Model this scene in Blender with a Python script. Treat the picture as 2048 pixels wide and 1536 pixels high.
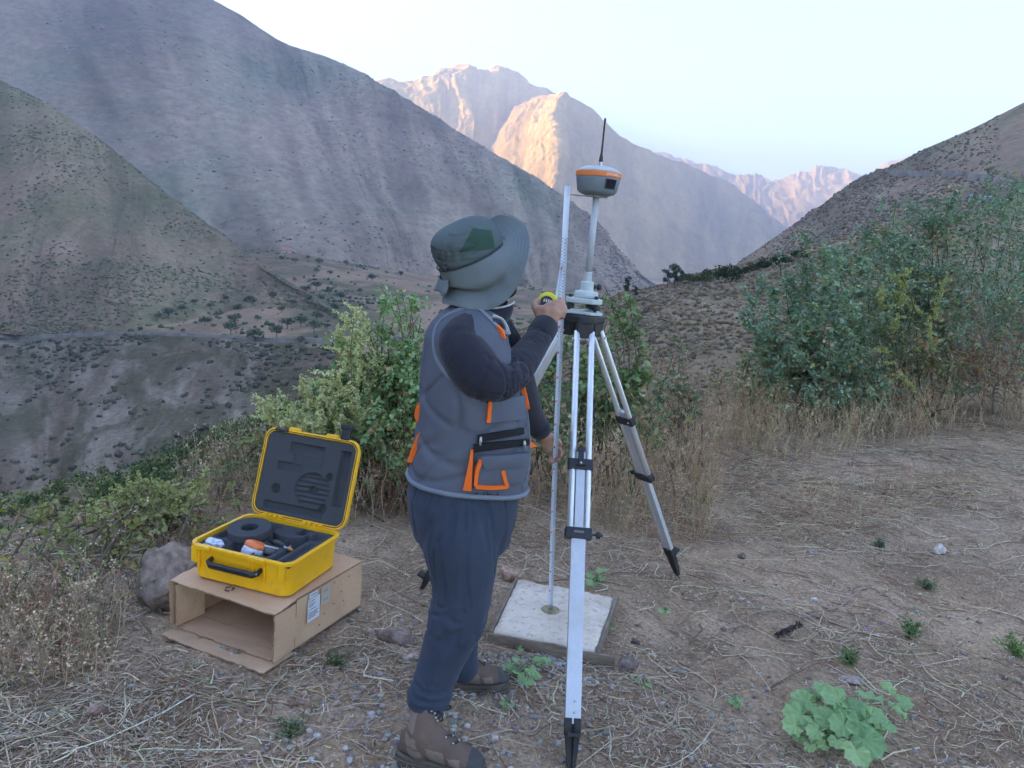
import bpy, bmesh, math, random
import numpy as np
from mathutils import Vector, Matrix, noise as mnoise
from mathutils.bvhtree import BVHTree

for _o in list(bpy.data.objects):
    bpy.data.objects.remove(_o, do_unlink=True)
random.seed(7)
RNG = np.random.default_rng(11)
SC = bpy.context.scene
COL = SC.collection

# ---------------------------------------------------------------- camera
FPX = 1538.0                      # focal length in pixels of a 2048 px wide picture
CAM_H = 1.65
PITCH = math.atan((768 - 492) / FPX)
ROLL = math.radians(5.0)
_F = Vector((0, math.cos(PITCH), -math.sin(PITCH)))
_R0 = Vector((1, 0, 0))
_U0 = _R0.cross(_F)
_R = _R0 * math.cos(ROLL) + _U0 * math.sin(ROLL)
_U = _U0 * math.cos(ROLL) - _R0 * math.sin(ROLL)
CAM_P = Vector((0, 0, CAM_H))
cam_data = bpy.data.cameras.new('camera')
cam_data.sensor_width = 36.0
cam_data.lens = 36.0 * FPX / 2048.0
cam_data.clip_start = 0.05
cam_data.clip_end = 60000
cam = bpy.data.objects.new('camera', cam_data)
COL.objects.link(cam)
cam.matrix_world = Matrix(((_R.x, _U.x, -_F.x, 0), (_R.y, _U.y, -_F.y, 0), (_R.z, _U.z, -_F.z, CAM_H), (0, 0, 0, 1)))
SC.camera = cam

# ---------------------------------------------------------------- sky, sun, exposure
SUN_AZ = math.radians(-82.0)      # measured from +Y (view direction), negative = to the left
SUN_EL = math.radians(18.0)
world = bpy.data.worlds.new('World')
SC.world = world
world.use_nodes = True
_nt = world.node_tree
_bg = _nt.nodes['Background']
_sky = _nt.nodes.new('ShaderNodeTexSky')
_sky.sky_type = 'NISHITA'
_sky.sun_disc = False
_sky.sun_elevation = SUN_EL
_sky.sun_rotation = SUN_AZ
_sky.altitude = 2200
_sky.air_density = 1.0
_sky.dust_density = 0.3
_sky.ozone_density = 1.0
_nt.links.new(_sky.outputs[0], _bg.inputs[0])
_bg.inputs[1].default_value = 0.15
sun_data = bpy.data.lights.new('sun', 'SUN')
sun_data.energy = 5.0
sun_data.angle = math.radians(0.53)
sun_data.color = (1.0, 0.67, 0.30)
sun = bpy.data.objects.new('sun', sun_data)
COL.objects.link(sun)
_sd = Vector((math.sin(SUN_AZ) * math.cos(SUN_EL), math.cos(SUN_AZ) * math.cos(SUN_EL), math.sin(SUN_EL)))
sun.rotation_euler = _sd.to_track_quat('Z', 'Y').to_euler()
sun.location = (0, 0, 50)
SC.view_settings.view_transform = 'Standard'
SC.view_settings.look = 'None'
SC.view_settings.gamma = 1.0
SC.view_settings.exposure = 2.52
SC.render.engine = 'CYCLES'
SC.cycles.use_denoising = True
SC.cycles.use_adaptive_sampling = True
SC.cycles.adaptive_threshold = 0.03
SC.cycles.max_bounces = 4
SC.cycles.diffuse_bounces = 3
SC.cycles.glossy_bounces = 3
SC.cycles.transmission_bounces = 4
SC.cycles.volume_bounces = 0
SC.cycles.transparent_max_bounces = 8
SC.cycles.caustics_reflective = False
SC.cycles.caustics_refractive = False


# ---------------------------------------------------------------- helpers
def W(px, py, Y):
    """point of the world seen at photo pixel (px,py) at forward distance Y"""
    d = _F + _R * ((px - 1024) / FPX) + _U * ((768 - py) / FPX)
    t = Y / d.y
    return CAM_P + d * t


def ray(px, py):
    d = _F + _R * ((px - 1024) / FPX) + _U * ((768 - py) / FPX)
    return d.normalized()


def G(px, py, z=0.0):
    """point on the level z under photo pixel"""
    d = ray(px, py)
    t = (z - CAM_H) / d.z
    return CAM_P + d * t


def tag(o, label=None, cat=None, group=None, kind=None):
    if label: o['label'] = label
    if cat: o['category'] = cat
    if group: o['group'] = group
    if kind: o['kind'] = kind
    return o


def link(o, parent=None):
    COL.objects.link(o)
    if parent is not None:
        o.parent = parent
        if parent.type == 'EMPTY' or True:
            o.matrix_parent_inverse = parent.matrix_basis.inverted()
    return o


def empty(name, loc=(0, 0, 0), **kw):
    o = bpy.data.objects.new(name, None)
    o.location = loc
    o.empty_display_size = 0.05
    COL.objects.link(o)
    bpy.context.view_layer.update()
    tag(o, **kw)
    return o


def np_mesh(name, V, F, cols=None, uv=None, smooth=False):
    """V (n,3); F list of arrays each (m,k)"""
    me = bpy.data.meshes.new(name)
    V = np.asarray(V, dtype=np.float32)
    if not isinstance(F, (list, tuple)):
        F = [F]
    F = [np.asarray(f, dtype=np.int32) for f in F if len(f)]
    nl = sum(f.size for f in F)
    nf = sum(f.shape[0] for f in F)
    me.vertices.add(len(V))
    me.vertices.foreach_set('co', V.ravel())
    me.loops.add(nl)
    me.loops.foreach_set('vertex_index', np.concatenate([f.ravel() for f in F]))
    me.polygons.add(nf)
    tot = np.concatenate([np.full(f.shape[0], f.shape[1], np.int32) for f in F])
    st = np.concatenate([[0], np.cumsum(tot)[:-1]]).astype(np.int32)
    me.polygons.foreach_set('loop_start', st)
    me.polygons.foreach_set('loop_total', tot)
    if smooth:
        me.polygons.foreach_set('use_smooth', np.ones(nf, bool))
    if cols is not None:
        a = me.attributes.new('col', 'FLOAT_COLOR', 'POINT')
        c = np.ones((len(V), 4), np.float32)
        c[:, :3] = cols
        a.data.foreach_set('color', c.ravel())
    if uv is not None:
        a = me.attributes.new('st', 'FLOAT_VECTOR', 'POINT')
        u3 = np.zeros((len(V), 3), np.float32)
        u3[:, :uv.shape[1]] = uv
        a.data.foreach_set('vector', u3.ravel())
    me.update()
    me.validate()
    return me


def np_obj(name, V, F, mat, parent=None, cols=None, uv=None, smooth=False, **kw):
    me = np_mesh(name, V, F, cols, uv, smooth)
    me.materials.append(mat)
    o = bpy.data.objects.new(name, me)
    link(o, parent)
    tag(o, **kw)
    return o


def bm_obj(name, bm, mat, parent=None, smooth=False, bevel=0, seg=2, **kw):
    me = bpy.data.meshes.new(name)
    bm.normal_update()
    bm.to_mesh(me)
    bm.free()
    mats = mat if isinstance(mat, (list, tuple)) else [mat]
    for m in mats:
        me.materials.append(m)
    if smooth:
        me.polygons.foreach_set('use_smooth', np.ones(len(me.polygons), bool))
    o = bpy.data.objects.new(name, me)
    link(o, parent)
    if bevel:
        md = o.modifiers.new('bevel', 'BEVEL')
        md.width = bevel
        md.segments = seg
        md.limit_method = 'ANGLE'
        md.angle_limit = math.radians(35)
        if smooth is False:
            md.harden_normals = False
    tag(o, **kw)
    return o


def frame(origin, z=None, x=None):
    """4x4 frame with z axis and approximate x axis"""
    z = Vector(z or (0, 0, 1)).normalized()
    x = Vector(x or (1, 0, 0))
    x = (x - z * x.dot(z))
    if x.length < 1e-6:
        x = Vector((0, 1, 0)) - z * z.y
    x.normalize()
    y = z.cross(x)
    return Matrix(((x.x, y.x, z.x, origin[0]), (x.y, y.y, z.y, origin[1]), (x.z, y.z, z.z, origin[2]), (0, 0, 0, 1)))


def bx(bm, lo, hi, M=None):
    vs = []
    for z in (lo[2], hi[2]):
        for (x, y) in ((lo[0], lo[1]), (hi[0], lo[1]), (hi[0], hi[1]), (lo[0], hi[1])):
            p = Vector((x, y, z))
            vs.append(bm.verts.new(M @ p if M is not None else p))
    for f in ((3, 2, 1, 0), (4, 5, 6, 7), (0, 1, 5, 4), (1, 2, 6, 5), (2, 3, 7, 6), (3, 0, 4, 7)):
        bm.faces.new([vs[i] for i in f])
    return vs


def lathe(bm, prof, M=None, n=24, caps=True):
    rings = []
    for (r, z) in prof:
        ring = []
        for k in range(n):
            a = 2 * math.pi * k / n
            p = Vector((r * math.cos(a), r * math.sin(a), z))
            ring.append(bm.verts.new(M @ p if M is not None else p))
        rings.append(ring)
    for a, b in zip(rings, rings[1:]):
        for k in range(n):
            bm.faces.new((a[k], a[(k + 1) % n], b[(k + 1) % n], b[k]))
    if caps:
        bm.faces.new(list(reversed(rings[0])))
        bm.faces.new(rings[-1])


def prism(bm, poly, z0, z1, M=None):
    lo = [bm.verts.new((M @ Vector((x, y, z0))) if M is not None else Vector((x, y, z0))) for x, y in poly]
    hi = [bm.verts.new((M @ Vector((x, y, z1))) if M is not None else Vector((x, y, z1))) for x, y in poly]
    n = len(poly)
    bm.faces.new(list(reversed(lo)))
    bm.faces.new(hi)
    for k in range(n):
        bm.faces.new((lo[k], lo[(k + 1) % n], hi[(k + 1) % n], hi[k]))


def tube(bm, pts, rad, n=8, caps=True, flat=1.0, up=None):
    """tube along pts with radius list"""
    pts = [Vector(p) for p in pts]
    if not isinstance(rad, (list, tuple, np.ndarray)):
        rad = [rad] * len(pts)
    rings = []
    prev = Vector(up) if up else None
    for i, p in enumerate(pts):
        t = (pts[min(i + 1, len(pts) - 1)] - pts[max(i - 1, 0)])
        if t.length < 1e-9: t = Vector((0, 0, 1))
        t.normalize()
        if prev is None:
            prev = Vector((0, 0, 1)) if abs(t.z) < 0.9 else Vector((1, 0, 0))
        x = prev - t * prev.dot(t)
        if x.length < 1e-6: x = t.orthogonal()
        x.normalize()
        y = t.cross(x)
        prev = x
        rings.append([bm.verts.new(p + (x * math.cos(2 * math.pi * k / n) + y * flat * math.sin(2 * math.pi * k / n)) * rad[i]) for k in range(n)])
    for a, b in zip(rings, rings[1:]):
        for k in range(n):
            bm.faces.new((a[k], a[(k + 1) % n], b[(k + 1) % n], b[k]))
    if caps:
        bm.faces.new(list(reversed(rings[0])))
        bm.faces.new(rings[-1])


def catmull(pts, n):
    """resample list of points (any dim) with Catmull-Rom to n samples, uniform in parameter"""
    P = np.asarray(pts, float)
    m = len(P)
    t = np.linspace(0, m - 1, n)
    i = np.clip(t.astype(int), 0, m - 2)
    u = (t - i)[:, None]
    p0 = P[np.clip(i - 1, 0, m - 1)]; p1 = P[i]; p2 = P[i + 1]; p3 = P[np.clip(i + 2, 0, m - 1)]
    return 0.5 * ((2 * p1) + (-p0 + p2) * u + (2 * p0 - 5 * p1 + 4 * p2 - p3) * u ** 2 + (-p0 + 3 * p1 - 3 * p2 + p3) * u ** 3)


# vectorised gradient-ish value noise
def _hash(ix, iy, iz, seed):
    h = (ix.astype(np.int64) * 374761393 + iy.astype(np.int64) * 668265263 + iz.astype(np.int64) * 2147483647 + seed * 974634777) & 0xFFFFFFFF
    h = ((h ^ (h >> 13)) * 1274126177) & 0xFFFFFFFF
    h = h ^ (h >> 16)
    return (h & 0xFFFF) / 32767.5 - 1.0


def vnoise(x, y, z=None, seed=0):
    x = np.asarray(x, float); y = np.asarray(y, float)
    z = np.zeros_like(x) if z is None else np.asarray(z, float)
    ix = np.floor(x); iy = np.floor(y); iz = np.floor(z)
    fx = x - ix; fy = y - iy; fz = z - iz
    u = fx * fx * fx * (fx * (fx * 6 - 15) + 10); v = fy * fy * fy * (fy * (fy * 6 - 15) + 10); w = fz * fz * (3 - 2 * fz)
    r = 0
    for dz in (0, 1):
        wz = w if dz else 1 - w
        for dy in (0, 1):
            wy = v if dy else 1 - v
            for dx in (0, 1):
                wx = u if dx else 1 - u
                r = r + wx * wy * wz * _hash(ix + dx, iy + dy, iz + dz, seed)
    return r


def fbm(x, y, z=None, octaves=5, seed=0, gain=0.5, ridged=False):
    a = 1.0; s = 0; tot = 0; f = 1.0
    for o in range(octaves):
        n = vnoise(np.asarray(x) * f + 17.3 * o, np.asarray(y) * f - 9.1 * o, None if z is None else np.asarray(z) * f, seed + o)
        if ridged:
            n = 1 - 2 * np.abs(n)
        s = s + a * n
        tot += a
        a *= gain; f *= 2.03
    return s / tot


# ---------------------------------------------------------------- material helpers
class NT:
    def __init__(self, name):
        self.m = bpy.data.materials.new(name)
        self.m.use_nodes = True
        self.t = self.m.node_tree
        self.b = self.t.nodes['Principled BSDF']
        self.out = self.t.nodes['Material Output']

    def n(self, typ, **kw):
        nd = self.t.nodes.new('ShaderNode' + typ)
        for k, v in kw.items():
            if hasattr(nd, k) and k not in nd.inputs:
                setattr(nd, k, v)
        return nd

    def l(self, a, b):
        self.t.links.new(a, b)

    def geo(self):
        return self.n('NewGeometry').outputs['Position']

    def obj(self):
        return self.n('TexCoord').outputs['Object']

    def attr(self, name):
        a = self.n('Attribute'); a.attribute_name = name
        return a

    def noise(self, vec, scale, detail=4, rough=0.55, dist=0.0):
        nd = self.n('TexNoise')
        nd.inputs['Scale'].default_value = scale
        nd.inputs['Detail'].default_value = detail
        nd.inputs['Roughness'].default_value = rough
        nd.inputs['Distortion'].default_value = dist
        if vec is not None: self.l(vec, nd.inputs['Vector'])
        return nd.outputs['Fac']

    def voro(self, vec, scale, feature='F1', out='Distance'):
        nd = self.n('TexVoronoi'); nd.feature = feature
        nd.inputs['Scale'].default_value = scale
        if vec is not None: self.l(vec, nd.inputs['Vector'])
        return nd.outputs[out]

    def mapping(self, vec, scale=(1, 1, 1), rot=(0, 0, 0), loc=(0, 0, 0)):
        nd = self.n('Mapping')
        nd.inputs['Scale'].default_value = scale
        nd.inputs['Rotation'].default_value = rot
        nd.inputs['Location'].default_value = loc
        self.l(vec, nd.inputs['Vector'])
        return nd.outputs[0]

    def ramp(self, fac, stops):
        nd = self.n('ValToRGB')
        e = nd.color_ramp.elements
        while len(e) > 1: e.remove(e[-1])
        for i, (p, c) in enumerate(stops):
            el = e[0] if i == 0 else e.new(p)
            el.position = p
            if not hasattr(c, '__len__'): c = (c, c, c)
            el.color = (*c[:3], 1)
        self.l(fac, nd.inputs[0])
        return nd.outputs[0]

    def mix(self, fac, a, b, mode='MIX'):
        nd = self.n('MixRGB'); nd.blend_type = mode
        for s, v in ((nd.inputs[0], fac), (nd.inputs[1], a), (nd.inputs[2], b)):
            if isinstance(v, (int, float)): s.default_value = v if s.type == 'VALUE' else (v, v, v, 1)
            elif isinstance(v, (tuple, list)): s.default_value = (*v[:3], 1)
            else: self.l(v, s)
        return nd.outputs[0]

    def math(self, op, a, b=0.0, clamp=False):
        nd = self.n('Math'); nd.operation = op; nd.use_clamp = clamp
        for s, v in ((nd.inputs[0], a), (nd.inputs[1], b)):
            if isinstance(v, (int, float)): s.default_value = v
            else: self.l(v, s)
        return nd.outputs[0]

    def bump(self, h, strength=0.5, dist=0.01):
        nd = self.n('Bump')
        nd.inputs['Strength'].default_value = strength
        nd.inputs['Distance'].default_value = dist
        self.l(h, nd.inputs['Height'])
        self.l(nd.outputs[0], self.b.inputs['Normal'])
        return nd

    def set(self, col=None, rough=0.6, metal=0.0, spec=0.5):
        if col is not None:
            if isinstance(col, (tuple, list)): self.b.inputs['Base Color'].default_value = (*col[:3], 1)
            else: self.l(col, self.b.inputs['Base Color'])
        if isinstance(rough, (int, float)): self.b.inputs['Roughness'].default_value = rough
        else: self.l(rough, self.b.inputs['Roughness'])
        self.b.inputs['Metallic'].default_value = metal
        self.b.inputs['Specular IOR Level'].default_value = spec
        return self.m


def simple_mat(name, col, rough=0.6, metal=0.0, spec=0.5, var=0.12, scale=30, bump=0.0, bscale=200, bdist=0.002):
    """plain material with a little grain in colour and gloss"""
    k = NT(name)
    v = k.obj()
    f = k.noise(v, scale, 4)
    lo = tuple(c * (1 - var) for c in col); hi = tuple(min(1, c * (1 + var)) for c in col)
    c = k.ramp(f, [(0.3, lo), (0.7, hi)])
    r = k.ramp(k.noise(v, scale * 1.7, 3), [(0.3, max(0.02, rough - 0.07)), (0.7, min(1, rough + 0.07))])
    k.set(c, r, metal, spec)
    if bump:
        k.bump(k.noise(v, bscale, 3), bump, bdist)
    return k.m


def leaf_mat(name, rough=0.6, trans=0.3, spec=0.25):
    k = NT(name)
    a = k.attr('col').outputs['Color']
    n = k.noise(k.geo(), 60, 2)
    c = k.mix(1.0, a, k.ramp(n, [(0.3, 0.8), (0.7, 1.15)]), 'MULTIPLY')
    k.set(c, rough, 0, spec)
    tr = k.n('BsdfTranslucent')
    k.l(k.mix(1.0, c, (1.1, 1.15, 0.6), 'MULTIPLY'), tr.inputs[0])
    mx = k.n('MixShader'); mx.inputs[0].default_value = trans
    k.l(k.b.outputs[0], mx.inputs[1]); k.l(tr.outputs[0], mx.inputs[2])
    k.l(mx.outputs[0], k.out.inputs['Surface'])
    return k.m


def attr_mat(name, rough=0.8, spec=0.2, nscale=25, lo=0.8, hi=1.15, bump=0.0, bscale=150, bdist=0.002):
    k = NT(name)
    a = k.attr('col').outputs['Color']
    n = k.noise(k.geo(), nscale, 3)
    c = k.mix(1.0, a, k.ramp(n, [(0.3, lo), (0.7, hi)]), 'MULTIPLY')
    k.set(c, rough, 0, spec)
    if bump: k.bump(k.noise(k.geo(), bscale, 3), bump, bdist)
    return k.m
# ================================================================ TERRAIN
def dirt_mat(name, cols, scale, speck=None, streak=None, bump=None, green=None):
    """dry mountain soil: three soil tones mixed by noise, streaks that run down the slope, scrub specks"""
    k = NT(name)
    p = k.geo()
    st = k.attr('st').outputs['Vector']
    f1 = k.noise(p, scale, 6, 0.6, 0.6)
    c = k.ramp(f1, [(0.32, cols[0]), (0.5, cols[1]), (0.68, cols[2])])
    if green:
        gcol, gs, lo, hi = green
        m = k.ramp(k.noise(p, gs, 5, 0.6, 0.4), [(lo, 0.0), (hi, 1.0)])
        c = k.mix(m, c, gcol)
    if streak:
        su, sv, amt, sc_ = streak
        f2 = k.noise(k.mapping(st, (su, sv, 1)), 1.0, 5, 0.6, 0.5)
        c = k.mix(k.math('MULTIPLY', k.ramp(f2, [(0.38, 0.0), (0.70, 1.0)]), amt), c, sc_)
    if streak:
        f3 = k.noise(k.mapping(st, (su * .35, sv * .5, 1), loc=(3.1, 1.7, 0)), 1.0, 4, .55, .8)
        c = k.mix(1.0, c, k.ramp(f3, [(.36, .74), (.62, 1.14)]), 'MULTIPLY')
    h = None
    if speck:
        ss, thr, scol = speck
        v = k.voro(p, ss)
        m2 = k.noise(p, ss * 0.12, 3)
        t = k.math('MULTIPLY_ADD', m2, 0.5); t.node.inputs[2].default_value = thr - 0.25
        m = k.math('LESS_THAN', v, t)
        c = k.mix(k.math('MULTIPLY', m, 0.22), c, scol)
    fine = k.noise(p, scale * 14, 5, 0.65)
    c = k.mix(1.0, c, k.ramp(fine, [(0.25, 0.72), (0.75, 1.25)]), 'MULTIPLY')
    k.set(c, 0.95, 0, 0.1)
    if bump:
        k.bump(k.noise(p, bump[0], 6, 0.62), bump[1], bump[2])
    return k.m


def loft(name, rows, nu, nv, mat, disp=None, label=None, kind='structure', ease=None, smooth=True, cat=None):
    rows = [[(W(*p[1:]) if p[0] == 'p' else Vector(p[1:])) for p in r] for r in rows]
    A = np.array([catmull([tuple(q) for q in r], nu) for r in rows])      # rows,nu,3
    m = len(rows)
    B = catmull(A.reshape(m, -1), nv).reshape(nv, nu, 3)
    if m == 2:
        t = np.linspace(0, 1, nv)[:, None, None]
        B = A[0][None] * (1 - t) + A[1][None] * t
    V = np.linspace(0, 1, nv)[:, None] * np.ones((1, nu))
    U = np.linspace(0, 1, nu)[None, :] * np.ones((nv, 1))
    if disp is not None:
        du = np.gradient(B, axis=1); dv = np.gradient(B, axis=0)
        N = np.cross(du, dv)
        N /= np.linalg.norm(N, axis=2, keepdims=True) + 1e-9
        N *= np.sign(N[..., 2:3] + 1e-9)
        B = B + N * disp(U, V, B)[..., None]
    idx = np.arange(nu * nv).reshape(nv, nu)
    F = np.stack([idx[:-1, :-1], idx[:-1, 1:], idx[1:, 1:], idx[1:, :-1]], -1).reshape(-1, 4)
    # orient up
    a, b, c = B.reshape(-1, 3)[F[:, 0]], B.reshape(-1, 3)[F[:, 1]], B.reshape(-1, 3)[F[:, 2]]
    if np.cross(b - a, c - a)[:, 2].mean() < 0:
        F = F[:, ::-1]
    o = np_obj(name, B.reshape(-1, 3), F, mat, uv=np.stack([U.ravel(), V.ravel()], -1), smooth=smooth, kind=kind)
    if label: tag(o, label)
    if cat: tag(o, cat=cat)
    return o, B


def P(*a): return ('p',) + a
def WD(*a): return ('w',) + a


def back(row, dist, drop):
    out = []
    for p in row:
        q = W(*p[1:]) if p[0] == 'p' else Vector(p[1:])
        d = Vector((q.x, q.y, 0)).normalized()
        q = q + d * dist
        out.append(WD(q.x, q.y, q.z - drop))
    return out


def lerp_row(r1, r2, t, sag=0.0):
    out = []
    for a, b in zip(r1, r2):
        a = W(*a[1:]) if a[0] == 'p' else Vector(a[1:])
        b = W(*b[1:]) if b[0] == 'p' else Vector(b[1:])
        q = a.lerp(b, t)
        out.append(WD(q.x, q.y, q.z - sag * abs(a.z - b.z)))
    return out


def gully(U, V, nu, amp, seed, warp=0.5, fade=True):
    """ridged noise that runs down the slope"""
    w = fbm(U * nu * 0.3, V * 2.2, octaves=4, seed=seed + 50) * warp
    g = fbm(U * nu + w * 5, V * 2.4 + w, octaves=4, seed=seed, ridged=True)
    g2 = fbm(U * nu * 3.1 + w * 9, V * 4.5, octaves=4, seed=seed + 9, ridged=True)
    m = np.clip(.55 + .9 * fbm(U * nu * .45, V * 3.1, octaves=3, seed=seed + 77), .12, 1.2)
    return amp * (g * 0.7 + g2 * 0.3) * m


# ---- left mountain (its high shoulder to the left of the picture keeps the whole valley in shade)
L_ridge = [WD(-1500, -2600, 1250), WD(-2300, -1500, 1250), WD(-2700, 0, 1300), WD(-2650, 1100, 1250), P(-600, -470, 2150), P(0, -225, 2080), P(430, 0, 1950),
           P(560, 85, 1880), P(640, 112, 1830), P(740, 162, 1760), P(870, 237, 1680), P(960, 291, 1600), P(1080, 367, 1500), P(1185, 440, 1420), P(1240, 498, 1360), P(1318, 578, 1290), P(1345, 605, 1270)]
L_base = [WD(-700, -1500, -60), WD(-1000, -900, -60), WD(-1100, 0, -60), WD(-1100, 500, -60), P(-250, 480, 910), P(300, 490, 940), P(560, 505, 945),
          P(720, 530, 960), P(800, 541, 970), P(870, 552, 985), P(1000, 566, 1030), P(1060, 570, 1060), P(1140, 576, 1100), P(1225, 584, 1155), P(1270, 588, 1185), P(1330, 592, 1235), P(1350, 607, 1260)]
L_rows = [back(L_ridge, 500, 260), back(L_ridge, 150, 50), L_ridge, lerp_row(L_ridge, L_base, .33, .02), lerp_row(L_ridge, L_base, .68, .03), L_base, back(L_base, -120, 130)]
mL = dirt_mat('mountain_soil', [(0.253, 0.201, 0.143), (0.334, 0.241, 0.175), (0.415, 0.302, 0.218)], 0.0045,
              speck=(0.085, 0.36, (0.126, 0.129, 0.082)), streak=(60, 5, .45, (0.445, 0.360, 0.262)), bump=(0.035, 0.7, 9),
              green=((0.222, 0.215, 0.143), 0.0035, .50, .70))


def dispL(U, V, B):
    f = np.clip((V - 0.30) / 0.12, 0.25, 1)
    return f * (gully(U, V, 30, 12, 3) + 30 * fbm(B[..., 0] / 330, B[..., 1] / 300, B[..., 2] / 300, 4, 5) + 3 * fbm(B[..., 0] / 22, B[..., 1] / 22, B[..., 2] / 22, 3, 8))


mountL, BL = loft('mountain', L_rows, 560, 190, mL, dispL)
tag(mountL, 'steep shaded brown mountain filling the left of the valley')

# ---- nearer spur on the left, scrubby and greener
S_ridge = [WD(-2300, 500, 620), P(-700, -260, 1000), P(-300, 15, 950), P(0, 165, 900), P(100, 217, 860), P(200, 285, 820), P(300, 365, 770), P(400, 440, 715), P(480, 500, 660), P(540, 540, 620), P(620, 592, 560), P(690, 640, 500), P(760, 680, 450)]
S_base = [WD(-1200, 360, -80), P(-700, 560, 560), P(-300, 612, 530), P(0, 640, 500), P(100, 645, 485), P(200, 648, 475), P(300, 646, 480), P(400, 634, 515), P(480, 622, 545), P(540, 616, 560), P(620, 622, 535), P(690, 652, 482), P(760, 690, 430)]
S_rows = [back(S_ridge, 160, 120), back(S_ridge, 40, 14), S_ridge, lerp_row(S_ridge, S_base, .33, .02), lerp_row(S_ridge, S_base, .66, .05), S_base, back(S_base, -8, 8)]
mS = dirt_mat('spur_soil', [(0.203, 0.155, 0.089), (0.285, 0.188, 0.119), (0.365, 0.246, 0.164)], 0.011,
              speck=(0.20, 0.40, (0.101, 0.097, 0.049)), streak=(30, 4, .4, (0.337, 0.241, 0.150)), bump=(0.108, 0.641, 2.779),
              green=((0.182, 0.172, 0.084), 0.008, .40, .62))


def dispS(U, V, B):
    f = np.clip((V - 0.28) / 0.12, 0.2, 1)
    return f * (gully(U, V, 11, 9, 23) + 8 * fbm(B[..., 0] / 120, B[..., 1] / 120, B[..., 2] / 120, 4, 25) + 1.3 * fbm(B[..., 0] / 9, B[..., 1] / 9, B[..., 2] / 9, 3, 28))


hillS, BS = loft('hill', S_rows, 380, 150, mS, dispS)
tag(hillS, 'scrubby olive spur in front of the big left mountain')

# ---- valley terrace with fields
T_front = [WD(-1150, 330, -85), P(-500, 640, 520), P(0, 676, 480), P(250, 669, 446), P(420, 676, 425), P(560, 688, 405), P(700, 708, 380), P(850, 745, 350), P(1000, 770, 335), P(1200, 800, 320), P(1400, 800, 320)]
T_mid = [WD(-1300, 480, -75), P(-500, 575, 680), P(0, 600, 640), P(250, 605, 600), P(420, 605, 580), P(560, 605, 570), P(700, 612, 560), P(850, 635, 540), P(1000, 660, 520), P(1200, 690, 500), P(1400, 700, 480)]
T_back = [WD(-1450, 650, -60), P(-500, 490, 980), P(0, 488, 960), P(250, 488, 960), P(420, 492, 960), P(560, 497, 960), P(700, 522, 975), P(850, 545, 1000), P(1000, 562, 1060), P(1200, 580, 1180), P(1400, 600, 1290)]
kT = NT('terrace_soil')
_p = kT.geo()
_c = kT.ramp(kT.noise(_p, 0.02, 5, .6, .8), [(.33, (0.155, 0.121, 0.066)), (.5, (0.259, 0.177, 0.105)), (.66, (0.352, 0.236, 0.143))])
_vc = kT.n('TexVoronoi'); _vc.inputs['Scale'].default_value = 0.018; kT.l(kT.mapping(_p, (1, .6, 0)), _vc.inputs['Vector'])
_fs = kT.n('SeparateColor'); kT.l(_vc.outputs['Color'], _fs.inputs[0])
_c = kT.mix(kT.ramp(_fs.outputs[0], [(.35, 0.0), (.4, .55)]), _c, kT.ramp(_fs.outputs[1], [(.2, (0.413, 0.279, 0.174)), (.6, (0.311, 0.200, 0.128)), (.9, (0.176, 0.139, 0.074))]))
_c = kT.mix(kT.ramp(kT.noise(_p, .012, 4), [(.50, 0.0), (.62, .8)]), _c, (0.113, 0.107, 0.054))
_c = kT.mix(1.0, _c, kT.ramp(kT.noise(_p, .25, 5, .65), [(.25, .7), (.75, 1.25)]), 'MULTIPLY')
kT.set(_c, .95, 0, .1)
kT.bump(kT.noise(_p, .2, 5), .6, 1.5)


def dispT(U, V, B):
    return 2.2 * fbm(B[..., 0] / 60, B[..., 1] / 60, None, 4, 35) + .5 * fbm(B[..., 0] / 9, B[..., 1] / 9, None, 3, 36)


terr, BT = loft('terrain', [T_front, T_mid, T_back], 260, 170, kT.m, dispT)
tag(terr, 'dry valley terrace with small fields and scattered trees')

# ---- eroded scarp under the terrace
G_mid = [WD(-900, 170, -105), P(-500, 800, 400), P(0, 790, 400), P(180, 790, 372), P(350, 790, 350), P(520, 785, 345), P(700, 790, 330), P(850, 820, 310), P(1000, 850, 300), P(1200, 870, 290), P(1400, 870, 290)]
G_base = [WD(-650, 20, -130), P(-500, 1080, 260), P(0, 1030, 262), P(150, 1010, 262), P(330, 960, 270), P(480, 915, 280), P(650, 900, 285), P(850, 910, 280), P(1000, 930, 275), P(1200, 940, 270), P(1400, 940, 270)]
kG = NT('scarp_soil')
_p = kG.geo(); _st = kG.attr('st').outputs['Vector']
_sx = kG.n('SeparateXYZ'); kG.l(_st, _sx.inputs[0])
_bm = kG.math('ADD', _sx.outputs[0], kG.math('MULTIPLY', kG.math('SUBTRACT', kG.noise(_p, .02, 5, .6), .5), .22))
_grey = kG.ramp(kG.noise(kG.mapping(_st, (26, 3.2, 1)), 1, 5, .6, .8), [(.34, (0.149, 0.105, 0.065)), (.50, (0.230, 0.173, 0.122)), (.68, (0.317, 0.252, 0.187))])
_brown = kG.ramp(kG.noise(_p, .05, 5, .6, .6), [(.3, (0.093, 0.064, 0.036)), (.55, (0.155, 0.103, 0.061)), (.72, (0.223, 0.147, 0.088))])
_c = kG.mix(kG.ramp(_bm, [(.45, 0.0), (.57, 1.0)]), _grey, _brown)
_c = kG.mix(kG.ramp(kG.noise(kG.mapping(_st, (16, 5, 1)), 1, 5, .65, .6), [(.46, 0.0), (.58, .85)]), _c, (0.106, 0.090, 0.046))
_c = kG.mix(1.0, _c, kG.ramp(kG.noise(_p, .35, 5, .65), [(.25, .65), (.75, 1.3)]), 'MULTIPLY')
kG.set(_c, .95, 0, .1)
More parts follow.
